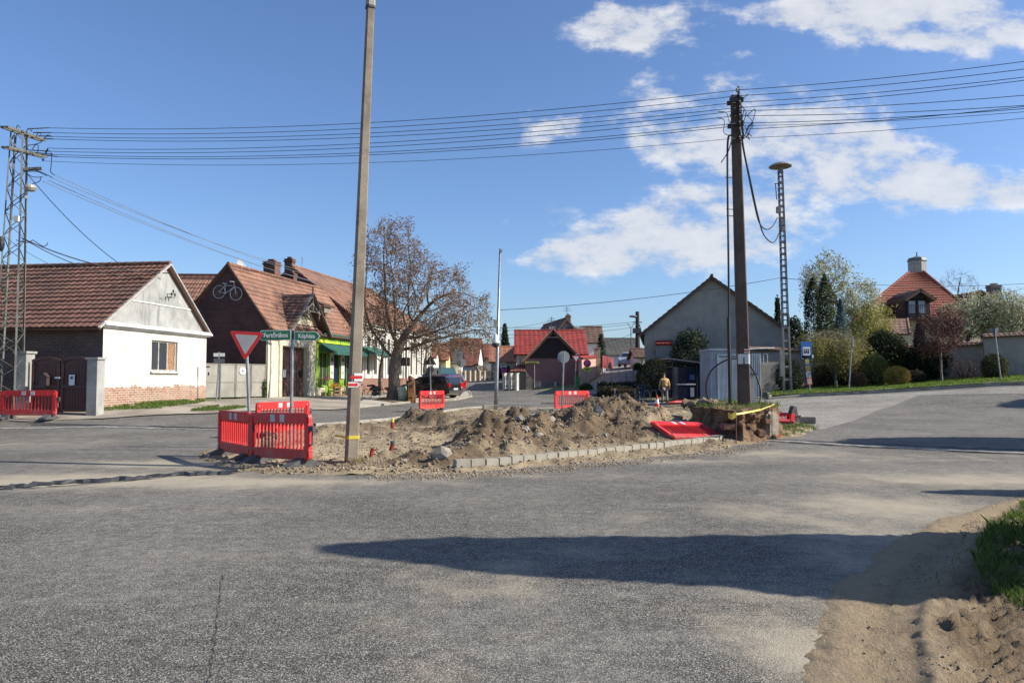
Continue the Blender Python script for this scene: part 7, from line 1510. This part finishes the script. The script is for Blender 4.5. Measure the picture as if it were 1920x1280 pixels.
q = onT(1027, 731, 59.5); b_ = thing('park_bench', 'low grey bench against the plinth of the pink house', 'bench', (q.x, q.y, q.z)); mb = MB(); mb.box((0, 0, .45), (1.8, .35, .06)); mb.build('seat', mat((.2, .18, .15), .8, name='grey_wood'), b_)
for s_ in (-1, 1): mb = MB(); mb.box((s_*.6, 0, .2), (.12, .3, .42)); mb.build('leg', M_sgn, b_)
def fence(label, a, b, h, n, mpost, mpan, gate=False, name='fence'):
    w = (b-a).xy.length; f = thing(name, label, 'fence', a, atan2(b.y-a.y, b.x-a.x)); 
    for i in range(n): mb = MB(); mb.box((w*i/(n-1), 0, h/2-.1), (.24, .24, h+.2)); mb.box((w*i/(n-1), 0, h+.03), (.3, .3, .06)); mb.build('post', mpost, f)
    for i in range(n-1):
        mb = MB(); x0, x1 = w*i/(n-1)+.14, w*(i+1)/(n-1)-.14; k = max(3, int((x1-x0)/.14))
        for j in range(k): mb.box((x0+(x1-x0)*(j+.5)/k, 0, h*.5), (.08, .03, h*.86))
        mb.box(((x0+x1)/2, .03, h*.3), (x1-x0, .03, .06)); mb.box(((x0+x1)/2, .03, h*.75), (x1-x0, .03, .06)); mb.box(((x0+x1)/2, 0, .0), (x1-x0, .2, .3)); mb.build('panel', mpan, f)
    return f
fence('picket fence with pale posts at the far end of the street', onT(862, 715, 84), onT(926, 714, 88), 1.25, 8, mat((.42, .38, .30), .85, name='pale_post'), M_tdk)
fence('grey board fence with white gate post left of the pink house', onT(946, 729, 60), onT(969, 730, 59), 1.35, 3, M_sgn, mat((.24, .22, .19), .85, (.17, .15, .13), 3, name='grey_boards'))
q = onT(979, 731, 59.5); GG_ = thing('gate', 'black metal gate between white post and the pink house', 'gate', (q.x, q.y, q.z)); mb = MB(); mb.box((0, 0, .72), (.62, .05, 1.4)); mb.build('gate_leaf', M_iron, GG_)
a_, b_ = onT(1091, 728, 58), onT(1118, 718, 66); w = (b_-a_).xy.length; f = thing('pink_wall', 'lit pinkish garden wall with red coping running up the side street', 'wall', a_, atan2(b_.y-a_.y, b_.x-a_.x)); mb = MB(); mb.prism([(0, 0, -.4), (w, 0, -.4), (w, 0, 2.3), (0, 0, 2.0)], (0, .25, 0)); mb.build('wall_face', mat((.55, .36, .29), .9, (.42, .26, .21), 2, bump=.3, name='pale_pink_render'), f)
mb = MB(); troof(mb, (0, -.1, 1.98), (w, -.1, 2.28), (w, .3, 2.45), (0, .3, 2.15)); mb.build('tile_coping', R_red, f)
a_ = onT(1120, 712, 66); pillar((a_.x, a_.y, a_.z), .5, .5, 2.4, 0, 'tall beige gate pillar beside the side street', mat((.50, .42, .27), .85, name='beige_pillar'))
a_, b_ = onT(1129, 706, 70), onT(1150, 694, 80); w = (b_-a_).xy.length; f = thing('gate', 'dark red gate on pale base at the left of the side street', 'gate', a_, atan2(b_.y-a_.y, b_.x-a_.x)); mb = MB(); mb.box((w/2, 0, 1.0), (w, .08, 1.2)); mb.build('gate_leaf', mat((.22, .03, .03), .6, name='maroon'), f); mb = MB(); mb.box((w/2, 0, .15), (w, .25, .5)); mb.build('base', M_sgn, f)
# ================================================================== MAN walking away
q = P(1247, 752.5, 44.15); q.z = max(T(q.x, q.y)+.01, q.z-.08); MN = thing('person', 'man in tan jacket, grey trousers and dark cap walking away with bowed head', 'person', (q.x, q.y, q.z), .12)
def skinned(name, m, nodes, edges, parent, sub=1, root=0):
    me = bpy.data.meshes.new(name); me.from_pydata([n[0] for n in nodes], edges, []); o = bpy.data.objects.new(name, me); COL.objects.link(o)
    md = o.modifiers.new('Skin', 'SKIN'); md.use_smooth_shade = True; sv = me.skin_vertices[0].data
    for i, n in enumerate(nodes): sv[i].radius = (n[1], n[1] if len(n) < 3 else n[2]); sv[i].use_root = (i == root)
    if sub: o.modifiers.new('Sub', 'SUBSURF').levels = sub; o.modifiers['Sub'].render_levels = sub
    dgr = bpy.context.evaluated_depsgraph_get(); me2 = bpy.data.meshes.new_from_object(o.evaluated_get(dgr)); bpy.data.objects.remove(o)
    me2.materials.clear(); me2.materials.append(m); me2.name = name; o = bpy.data.objects.new(name, me2); COL.objects.link(o); o.parent = parent; return o
M_skin = mat((.42, .24, .17), .6, (.36, .2, .14), 8, name='skin'); hd = .02
N_ = [((0, 0, .90), .14, .10), ((0, .03, 1.10), .13, .10), ((0, .06, 1.30), .16, .11), ((0, .09, 1.42), .07, .07), ((0, .13, 1.50), .06, .06), ((0, .16, 1.58), .085, .10), ((0, .17, 1.66), .07, .085)]
E_ = [(0, 1), (1, 2), (2, 3), (3, 4), (4, 5), (5, 6)]
def addn(p, r, par): N_.append((p, r)); E_.append((par, len(N_)-1)); return len(N_)-1
for s_, sw in ((-1, .10), (1, -.05)):
    a = addn((s_*.19, .07, 1.34), .065, 2); b = addn((s_*.25, .06+sw*.3, 1.08), .045, a); h_ = addn((s_*.26, .10+sw, .86), .032, b); pm = addn((s_*.262, .115+sw, .80), .035, h_)
    for k in range(4): f1_ = addn((s_*(.262), .09+sw+.018*k, .755), .009, pm); addn((s_*(.25), .095+sw+.018*k, .715-.004*abs(k-1.5)), .008, f1_)
    t1_ = addn((s_*.24, .145+sw, .79), .010, pm); addn((s_*.232, .155+sw, .76), .009, t1_)
    hp = addn((s_*.09, .0, .86), .085, 0); kn = addn((s_*.10, .04+sw*1.2, .48), .058, hp); an = addn((s_*.10, -.02+sw*1.8, .10), .04, kn); addn((s_*.105, .10+sw*1.8, .04), .04, an)
skinned('body', M_skin, N_, E_, MN)
M_jac = mat((.56, .37, .16), .85, (.45, .29, .12), 6, bump=.3, bs=14, name='tan_cloth'); M_tro = mat((.30, .27, .22), .9, (.22, .2, .17), 6, bump=.3, bs=14, name='grey_trousers')
J = [((0, 0, .80), .20, .15), ((0, .02, 1.0), .19, .14), ((0, .05, 1.2), .20, .15), ((0, .08, 1.37), .15, .12), ((0, .11, 1.44), .075, .075)]; JE = [(0, 1), (1, 2), (2, 3), (3, 4)]
for s_, sw in ((-1, .10), (1, -.05)):
    i = len(J); J += [((s_*.20, .07, 1.33), .085, .085), ((s_*.265, .06+sw*.3, 1.08), .07, .07), ((s_*.27, .095+sw, .88), .055, .055)]; JE += [(3, i), (i, i+1), (i+1, i+2)]
skinned('jacket', M_jac, J, JE, MN)
J = [((0, 0, .86), .15, .12)]; JE = []
for s_, sw in ((-1, .10), (1, -.05)): i = len(J); J += [((s_*.095, .0, .80), .10, .10), ((s_*.10, .04+sw*1.2, .48), .08, .08), ((s_*.10, -.02+sw*1.8, .09), .07, .07)]; JE += [(0, i), (i, i+1), (i+1, i+2)]
skinned('trousers', M_tro, J, JE, MN)
mb = MB(); mb.blob((0, .165, 1.67), (.098, .115, .07), 0, 2); mb.box((0, .27, 1.64), (.12, .1, .015)); mb.build('cap', mat((.06, .06, .06), .9, name='dark_cap'), MN)
for s_, sw in ((-1, .10), (1, -.05)): mb = MB(); mb.blob((s_*.105, .05+sw*1.8, .05), (.055, .15, .055), .05, 2); mb.build('shoe', M_tyre, MN)
mb = MB(); mb.tube([(-.14, -.10, 1.40), (.05, -.165, 1.15), (.20, -.10, .93)], .018, 6); mb.box((.23, -.06, .90), (.1, .22, .2)); o = mb.build('shoulder_bag', mat((.22, .12, .05), .8, name='brown_bag')); o.location = MN.location; o.rotation_euler = MN.rotation_euler; tag(o, 'brown shoulder bag carried by the man in the tan jacket', 'bag')
# ================================================================== VEGETATION
def shrub(name, label, px0, px1, yt, yb, Y, kind, ca, cb, n=6000, size=.10, depth=None, cat='shrub', core=(.035, .028, .02), grp=None, droop=0., asp=.55, holes=.0, thr=.55):
    xc = (px0+px1)/2; q = P(xc, yb, Y); z0 = q.z; zt = P(xc, yt, Y).z; rx = (px1-px0)/2/F*Y; h = zt-z0; ry = depth or rx*.85
    S = thing(name, label, cat, (q.x, Y, z0), 0, grp)
    U = RNG.normal(size=(n*3, 3)); U /= np.linalg.norm(U, axis=1)[:, None]; R_ = RNG.uniform(thr**3, 1, n*3)**(1/3)
    if kind == 'ball':
        Pn = U*R_[:, None]; Pn = Pn[Pn[:, 2] > -.85][:n]; C = Pn*(rx, ry, h/2)+(0, 0, h/2); ph = Pn
    elif kind in ('cone', 'column', 'spruce'):
        t = RNG.uniform(0, 1, n*2)**(1.5 if kind != 'column' else 1.0); a = RNG.uniform(0, 2*pi, n*2)
        prof = (1-t)**.8 if kind != 'column' else np.sqrt(np.clip(1-(2*np.abs(t-.45))**6*.7, 0, 1))*(1-.22*t)*np.clip((1.02-t)*7, 0, 1)**.5
        if kind == 'spruce': prof = (1-t)**.9*(.72+.28*np.abs(np.sin(t*h*3.3+a*.5)))
        r = prof*RNG.uniform(thr, 1, n*2); ph = np.c_[r*np.cos(a), r*np.sin(a), t*2-1][:n]; C = np.c_[r*np.cos(a)*rx, r*np.sin(a)*ry, t*h][:n]
    ang = np.arctan2(C[:, 1], C[:, 0])
    bump = 1+.16*(fbm(ang*2.2+50, C[:, 2]*1.3/max(h, .1)*3, 1.3, 3, int(xc))-.5)*2*(1.6 if holes else 1)
    C[:, :2] *= bump[:, None]; C[:, 2] *= (1+.05*(fbm(ang*3+9, C[:, 2]*0, 1.1, 2, 5)-.5)*2)
    if holes: k = fbm(C[:, 0]*1.0+C[:, 1]*.7, C[:, 2]+C[:, 1]*.4, 2.6/max(rx, .5), 3, int(yt)) > holes*.55+.18; C = C[k]
    C += RNG.normal(size=C.shape)*size*.35
    tt = .5+.9*(fbm(C[:, 0]*2+31, C[:, 2]*2+C[:, 1]*2+11, 1.1, 3, 7)-.5)+RNG.normal(0, .18, len(C))
    leaves('foliage', leafmat(ca, cb), C, size, tt, S, aspect=asp, droop=droop)
    mb = MB()
    k_ = 5 if kind == 'ball' else 1
    for i in range(k_):
        a = 2*pi*i/max(k_, 1); mb.tube([(0, 0, -.1), (rx*.25*cos(a), ry*.25*sin(a), h*.3), (rx*.5*cos(a)*(k_ > 1), ry*.5*sin(a)*(k_ > 1), h*(.7 if k_ > 1 else .92))], [.05, .035, .015], 5)
    mb.build('stems', mat(core, .95, name='bark_dark'), S); return S
def sctree(name, label, base, env, natt=420, step=.3, infl=3.2, kill=.42, trunk_h=2.0, r0=.25, bark=(.12, .095, .075), seed=1, leaf=None, lsize=.1, lper=6, lspread=.22, twigs=3, twl=.5, cat='tree', iters=110, lean=(0, 0), droop=0., barkcol2=None, rmin=.010, trunkname='trunk', tdroop=0.):
    rng = np.random.default_rng(seed); A = []
    vols = np.array([e[3]*e[4]*e[5] for e in env]); vols = vols/vols.sum()
    while len(A) < natt:
        e = env[rng.choice(len(env), p=vols)]; p = rng.uniform(-1, 1, 3)
        if .25 < (p*p).sum() < 1 or ((p*p).sum() < 1 and rng.random() < .35): A.append((e[0]+p[0]*e[3], e[1]+p[1]*e[4], e[2]+p[2]*e[5]))
    A = np.array(A); Nn = [np.zeros(3)]; par = [-1]; k = int(trunk_h/step)
    for i in range(k): Nn.append(Nn[-1]+np.array([lean[0], lean[1], 1])/sqrt(1+lean[0]**2+lean[1]**2)*step+rng.normal(0, .012, 3)); par.append(len(Nn)-2)
    Nn = list(Nn); alive = np.ones(len(A), bool)
    for it in range(iters):
        if not alive.any(): break
        NA = np.array(Nn); Al = A[alive]; D = ((Al[:, None]-NA[None])**2).sum(2); j = D.argmin(1); dm = np.sqrt(D.min(1)); use = dm < infl
        if not use.any(): use = dm < dm.min()+.5
        new = {}
        for a_, jj in zip(Al[use], j[use]): v = a_-NA[jj]; new.setdefault(int(jj), []).append(v/np.linalg.norm(v))
        add = 0
        for jj, vs in new.items():
            v = np.sum(vs, 0)+rng.normal(0, .18, 3); l = np.linalg.norm(v)
            if l < 1e-3: continue
            p = NA[jj]+v/l*step
            if ((NA-p)**2).sum(1).min() > (step*.35)**2: Nn.append(p); par.append(jj); add += 1
        NA = np.array(Nn); ai = np.where(alive)[0]; D = ((A[ai][:, None]-NA[None, -max(add, 1):])**2).sum(2).min(1); alive[ai[D < kill**2]] = False
        if add == 0: break
    NA = np.array(Nn); n = len(NA); ch = [[] for _ in range(n)]
    for i in range(1, n): ch[par[i]].append(i)
    rad = np.zeros(n)
    for i in range(n-1, -1, -1): rad[i] = (sum(rad[c]**2.35 for c in ch[i]))**(1/2.35) if ch[i] else rmin
    sc = min(3.0, (r0/rad[0])); rad = np.maximum(rmin, rad*(1+(sc-1)*np.clip((rad-rmin*1.5)/(rad[0]), 0, 1)**.5))
    T_ = thing(name, label, cat, base); big = MB(); small = MB(); done = set()
    def chain(i):
        pts = [NA[par[i]], NA[i]]; rr = [rad[par[i]] if rad[i] > rad[par[i]]*.6 else rad[i]*1.25, rad[i]]; c = i
        while ch[c]:
            nx = max(ch[c], key=lambda q: rad[q]); 
            for o in ch[c]:
                if o != nx: stack.append(o)
            pts.append(NA[nx]); rr.append(rad[nx]); c = nx
        return pts, rr
    stack = [1] if n > 1 else []
    while stack:
        i = stack.pop(); pts, rr = chain(i)
        pts[0] = pts[0]; m_ = big if rr[1] > r0*.28 else small; m_.tube(pts, rr, 8 if m_ is big else (5 if rr[0] > .03 else 3), False)
    # root flare
    big.tube([(0, 0, -.15), (0, 0, .12), tuple(NA[min(2, n-1)])], [rad[1]*1.75, rad[1]*1.25, rad[min(2, n-1)]], 9, False)
    tips = [i for i in range(n) if rad[i] < rmin*2.6]
    TP = []
    for i in tips:
        d0 = NA[i]-NA[par[i]]; d0 = d0/(np.linalg.norm(d0)+1e-9)
        for t in range(twigs):
            d = d0*.8+rng.normal(0, .55, 3); d[2] -= tdroop; d /= np.linalg.norm(d); l = twl*rng.uniform(.5, 1.2); m1 = NA[i]+d*l*.5; d2 = d+rng.normal(0, .3, 3); d2[2] -= tdroop*.8; e = m1+d2/np.linalg.norm(d2)*l*.5
            small.tube([NA[i], m1, e], [rmin*.7, rmin*.55, rmin*.4], 3, False); TP += [m1, e, (m1+e)/2]
    bm_ = mat(bark, .95, barkcol2 or tuple(x*.55 for x in bark), 4, bump=.8, bs=12, fine=.35, name='bark')
    big.build(trunkname, bm_, T_, smooth=True); small.build('branches', bm_, T_, smooth=True)
    if leaf:
        TP = np.array(TP); C = np.repeat(TP, lper, 0)+rng.normal(0, lspread, (len(TP)*lper, 3)); 
        if droop: C[:, 2] -= np.abs(rng.normal(0, droop, len(C)))
        tt = .5+.9*(fbm(C[:, 0]*1.3+31, C[:, 2]*1.3+C[:, 1]+11, 1.1, 3, 7)-.5)+rng.normal(0, .25, len(C))
        leaves('foliage', leafmat(*leaf), C, lsize, tt, T_, aspect=.5, droop=droop*2)
    return T_
# bare tree on the left
q = onT(738, 746, 44.5); q.z += .08
sctree('bare_tree', 'large bare spreading tree with brown seed pods on the pavement by the white house', q,
       [(-.2,0,7.6,2.3,2.4,3.4), (1.9,0,6.0,2.9,2.6,2.9), (3.6,0,4.7,2.5,2.2,2.1), (-1.0,0,4.9,1.8,2.0,1.9), (2.2,0,3.6,2.6,2.2,1.0), (.2,.0,9.6,1.3,1.3,1.2)],
       natt=950, step=.26, infl=2.6, kill=.36, trunk_h=2.0, r0=.34, bark=(.17, .135, .105), seed=5, leaf=((.15, .08, .045), (.34, .235, .155)), lsize=.125, lper=2, lspread=.10, twigs=4, twl=.62, rmin=.0125, tdroop=.12, iters=130)
q = onT(712, 742, 52); sctree('bare_tree', 'smaller dark bare tree behind the spreading one, close to the white house wall', q, [(.3,0,4.2,1.5,1.4,2.2)], natt=160, trunk_h=1.6, r0=.16, bark=(.07, .055, .045), seed=9, twigs=3, twl=.5)
q = onT(795, 738, 62); sctree('bare_tree', 'slim bare street tree beyond the parked cars', q, [(.2,0,3.6,1.5,1.3,1.7)], natt=140, trunk_h=1.8, r0=.12, bark=(.10, .08, .06), seed=19, twigs=3, twl=.5, leaf=((.17, .075, .04), (.36, .22, .15)), lsize=.12, lper=1, lspread=.1)
shrub('creeper', 'bushy plant climbing around the base of the downpipe on the corner house', 488, 500, 712, 746, 40.6, 'column', (.03,.07,.02), (.10,.14,.05), 900, .09, cat='climbing plant')
# right garden
BL_ = ((.15, .17, .05), (.66, .64, .48))
q = onT(1578, 730, 51); sctree('blossom_tree', 'tall white blossoming tree behind the dark twin thujas', q, [(-.9,0,6.2,1.7,1.6,2.4), (.9,0,4.8,2.0,1.7,2.2), (-1.3,0,7.2,.9,.9,1.0)], natt=420, trunk_h=1.8, r0=.2, bark=(.08, .06, .05), seed=3, leaf=BL_, lsize=.15, lper=5, lspread=.15, twigs=3, twl=.6)
q = onT(1622, 725, 50); sctree('yellow_shrub_tree', 'light yellow green tree in new leaf between spruce and villa', q, [(.0,0,3.4,1.9,1.4,1.8), (.9,0,2.4,1.3,1.2,1.1)], natt=300, trunk_h=1.0, r0=.14, bark=(.12, .09, .06), seed=13, leaf=((.16, .17, .035), (.46, .42, .12)), lsize=.13, lper=6, lspread=.18, twigs=3, twl=.45)
shrub('thuja', 'left and slightly shorter of the dark twin thujas by the blossom tree', 1508, 1544, 524, 712, 48.5, 'column', (.012,.022,.010), (.055,.075,.03), 5500, .13, cat='thuja', thr=.72)
shrub('thuja', 'right and taller of the dark twin thujas, lit on its right side', 1533, 1567, 516, 712, 48.7, 'column', (.018,.035,.012), (.095,.12,.045), 5500, .13, cat='thuja', thr=.72)
shrub('blue_spruce', 'blue grey spruce with hanging branches right of the twin thujas', 1536, 1622, 562, 716, 47.0, 'spruce', (.03,.065,.06), (.17,.24,.24), 7000, .15, cat='spruce', asp=.3, thr=.3)
q = onT(1568, 734, 44.8); sctree('weeping_tree', 'weeping yellow green tree with drooping twigs beside the bus stop sign', q, [(-.5,0,3.2,1.5,1.1,.5), (.4,0,2.7,1.3,1.1,.8)], natt=170, step=.2, kill=.3, trunk_h=1.5, r0=.08, bark=(.30, .26, .18), seed=23, leaf=((.16, .15, .035), (.40, .36, .12)), lsize=.10, lper=9, lspread=.13, twigs=5, twl=1.15, droop=.28, tdroop=1.3)
shrub('conifer_shrub', 'dark spreading conifer mound behind the clipped green ball', 1620, 1702, 618, 722, 45.6, 'ball', (.012,.022,.010), (.07,.085,.038), 11000, .14, thr=.5, holes=.3)
shrub('clipped_ball_shrub', 'large clipped round dark green shrub, tallest of the clipped ones', 1612, 1667, 664, 727, 43.6, 'ball', (.025,.045,.012), (.12,.14,.045), 8000, .075, thr=.86)
shrub('clipped_ball_shrub', 'small clipped round brownish shrub left of the big green ball', 1594, 1624, 697, 728, 42.8, 'ball', (.07,.04,.025), (.20,.12,.075), 3500, .06, thr=.84)
shrub('clipped_ball_shrub', 'golden yellow clipped round shrub right of the big green ball', 1659, 1705, 686, 723, 42.6, 'ball', (.17,.12,.022), (.50,.38,.10), 6000, .07, thr=.82)
shrub('conifer_shrub', 'narrow dark conical conifer left of the purple tree', 1705, 1745, 600, 722, 44.5, 'cone', (.012,.016,.010), (.05,.05,.03), 5500, .13, thr=.6)
shrub('conifer_shrub', 'broad dark conifer hidden behind the purple tree', 1715, 1790, 640, 720, 44.9, 'ball', (.012,.018,.010), (.05,.06,.03), 6500, .14, thr=.6)
q = onT(1766, 722, 42.0); sctree('purple_plum_tree', 'young purple leaved tree with pale thin trunk on the verge', q, [(-.2,0,2.7,1.3,1.1,1.25), (.3,0,3.3,1.0,.9,.9)], natt=260, step=.2, kill=.3, trunk_h=1.2, r0=.06, bark=(.26, .21, .17), seed=31, leaf=((.035, .012, .014), (.17, .07, .06)), lsize=.10, lper=4, lspread=.12, twigs=4, twl=.5, lean=(-.06, 0))
shrub('bare_shrub', 'reddish brown twiggy shrub right of the purple tree', 1780, 1836, 668, 722, 42.6, 'ball', (.12,.065,.05), (.30,.19,.15), 2600, .14, asp=.10, thr=.25)
shrub('dark_shrub', 'dark leafy shrub beside the leaning triangular sign', 1842, 1889, 662, 716, 40.4, 'ball', (.02,.028,.012), (.12,.11,.05), 4500, .10, thr=.6)
q = onT(1812, 712, 50.5); sctree('blossom_tree', 'broad white blossoming tree left of centre behind the right wall', q, [(-.3,0,3.3,1.6,1.5,1.3), (1.2,0,3.6,2.0,1.6,1.6)], natt=380, trunk_h=1.2, r0=.16, bark=(.08, .06, .05), seed=41, leaf=BL_, lsize=.15, lper=6, lspread=.18, twigs=3, twl=.5)
q = onT(1885, 710, 50); sctree('blossom_tree', 'white blossoming tree nearest the right edge of the photo', q, [(.3,0,3.5,2.2,1.6,1.7), (1.8,0,3.4,2.0,1.5,1.5)], natt=420, trunk_h=1.2, r0=.16, bark=(.08, .06, .05), seed=43, leaf=BL_, lsize=.15, lper=6, lspread=.18, twigs=3, twl=.5)
q = onT(1800, 700, 70); sctree('bare_tree', 'bare tree tops rising behind the blossom trees near the villa', q, [(0,0,6.3,2.4,1.5,2.0)], natt=150, trunk_h=3, r0=.16, bark=(.12, .10, .09), seed=47, twigs=4, twl=.8)
shrub('hedge_shrub', 'dark round hedge shrub right behind the siren mast foot', 1455, 1505, 672, 740, 43.5, 'ball', (.012,.022,.010), (.045,.06,.022), 5000, .09, thr=.75)
shrub('hedge_shrub', 'dark brownish shrub between the bus stop sign and the weeping tree', 1520, 1560, 684, 738, 45.6, 'ball', (.04,.03,.018), (.13,.09,.05), 3500, .10, thr=.55)
shrub('hedge_shrub', 'dark round shrub behind the leaning blue edge on sign', 1575, 1612, 690, 734, 45.2, 'ball', (.014,.022,.010), (.055,.065,.03), 3000, .10, thr=.6)
shrub('hedge_shrub', 'low shadowy shrub between the golden ball and the purple tree', 1700, 1735, 693, 724, 43.6, 'ball', (.02,.022,.012), (.08,.07,.04), 2500, .09, thr=.6)
# centre
shrub('hedge_shrub', 'huge rounded dark yew hedge beside the bus shelter', 1194, 1272, 672, 752, 49.8, 'ball', (.012,.018,.006), (.060,.065,.022), 14000, .085, thr=.88, depth=1.3)
shrub('conifer_shrub', 'dark rough conifer standing behind the bus shelter against the grey gable', 1260, 1332, 614, 748, 50.2, 'ball', (.012,.022,.012), (.075,.10,.055), 9000, .17, thr=.45, holes=.5, depth=1.2)
shrub('hedge_shrub', 'dark low creeping shrubs below the rubble wall behind the bench', 1118, 1196, 722, 750, 48.6, 'ball', (.012,.018,.008), (.055,.065,.03), 5000, .09, thr=.6, depth=.8)
shrub('hedge_shrub', 'small green bush right of the green litter bin', 1086, 1112, 719, 738, 54, 'ball', (.02,.04,.012), (.09,.12,.04), 2500, .09, thr=.7)
shrub('spruce', 'dark spruce in front of the white gable up the side street', 1104, 1150, 628, 708, 76, 'spruce', (.012,.03,.02), (.06,.10,.07), 4500, .24, cat='spruce', asp=.3, thr=.35)
shrub('conifer', 'dark conifer behind the stepped roof left of the red roofed house', 929, 964, 608, 700, 110, 'spruce', (.012,.022,.012), (.05,.07,.04), 4500, .34, cat='conifer', thr=.35)
shrub('conifer', 'dark conifer peeking above the right slope of the grey gable house', 1444, 1476, 560, 700, 72, 'spruce', (.014,.024,.014), (.05,.07,.035), 4500, .24, cat='conifer', thr=.35)
shrub('conifer', 'lower dark trees right of the conifer behind the grey gable house', 1470, 1512, 592, 700, 78, 'ball', (.014,.024,.014), (.05,.07,.035), 4500, .26, cat='conifer', thr=.4, holes=.4)
shrub('dark_shrub', 'dark ivy hedge beside the silver car up the side street', 1186, 1206, 680, 700, 68, 'ball', (.01,.03,.01), (.04,.09,.03), 2000, .12)
shrub('bare_shrub', 'dry brown hedge before the fence at the far end of the street', 884, 914, 684, 706, 90, 'ball', (.10,.08,.055), (.26,.21,.15), 2200, .16, asp=.3)
shrub('dark_shrub', 'dark bush behind the board fence left of the pink house', 930, 958, 682, 712, 66, 'ball', (.014,.02,.012), (.06,.055,.035), 2600, .12, thr=.5)
# trees just outside the right edge that throw the long shadows over the road
def shade(label, X_, Y_, h, r, kind, n, size=.13):
    z = T(X_, Y_); S = thing('thuja' if kind == 'cone' else 'round_tree', label, 'thuja' if kind == 'cone' else 'tree', (X_, Y_, z)); t = RNG.uniform(0, 1, n)
    if kind == 'cone': a = RNG.uniform(0, 2*pi, n); rr = r*np.sqrt(np.clip((1-t)*1.35, 0, 1))*(1-.15*t)*RNG.uniform(.55, 1, n)**.5*(1+.38*(fbm(a*1.1+3, t*9, 1.2, 3, 3)-.5)*2); C = np.c_[rr*np.cos(a), rr*np.sin(a), .1+t*(h-.1)]
    else:
        U = RNG.normal(size=(n, 3)); U /= np.linalg.norm(U, axis=1)[:, None]; C = U*(RNG.uniform(.3, 1, n)**(1/3))[:, None]*(r, r, h*.36)+(0, 0, h*.64)
    leaves('foliage', leafmat((.014,.03,.01), (.07,.10,.035)), C, size, RNG.uniform(0, 1, n), S); mb = MB(); mb.tube([(0, 0, -.1), (0, 0, h*.5), (0, 0, h*.9)], [.14, .09, .03], 7); mb.build('trunk', mat((.10, .08, .06), .95, name='bark_plain'), S); return S
shade('slim thuja on the bank beyond the right edge, nearest the camera', 8.55, 6.12, 6.95, 1.5, 'cone', 34000, .18)
shade('second thuja on the bank beyond the right edge, farther along', 13.6, 10.0, 5.1, .8, 'cone', 9000, .16)
shade('round leafy tree beyond the right edge beside the side road', 19.5, 17.6, 7.2, 2.1, 'round', 12000, .25)
shade('small round tree beyond the right edge by the far wall corner', 31, 28.5, 6.8, 1.8, 'round', 8000, .25)
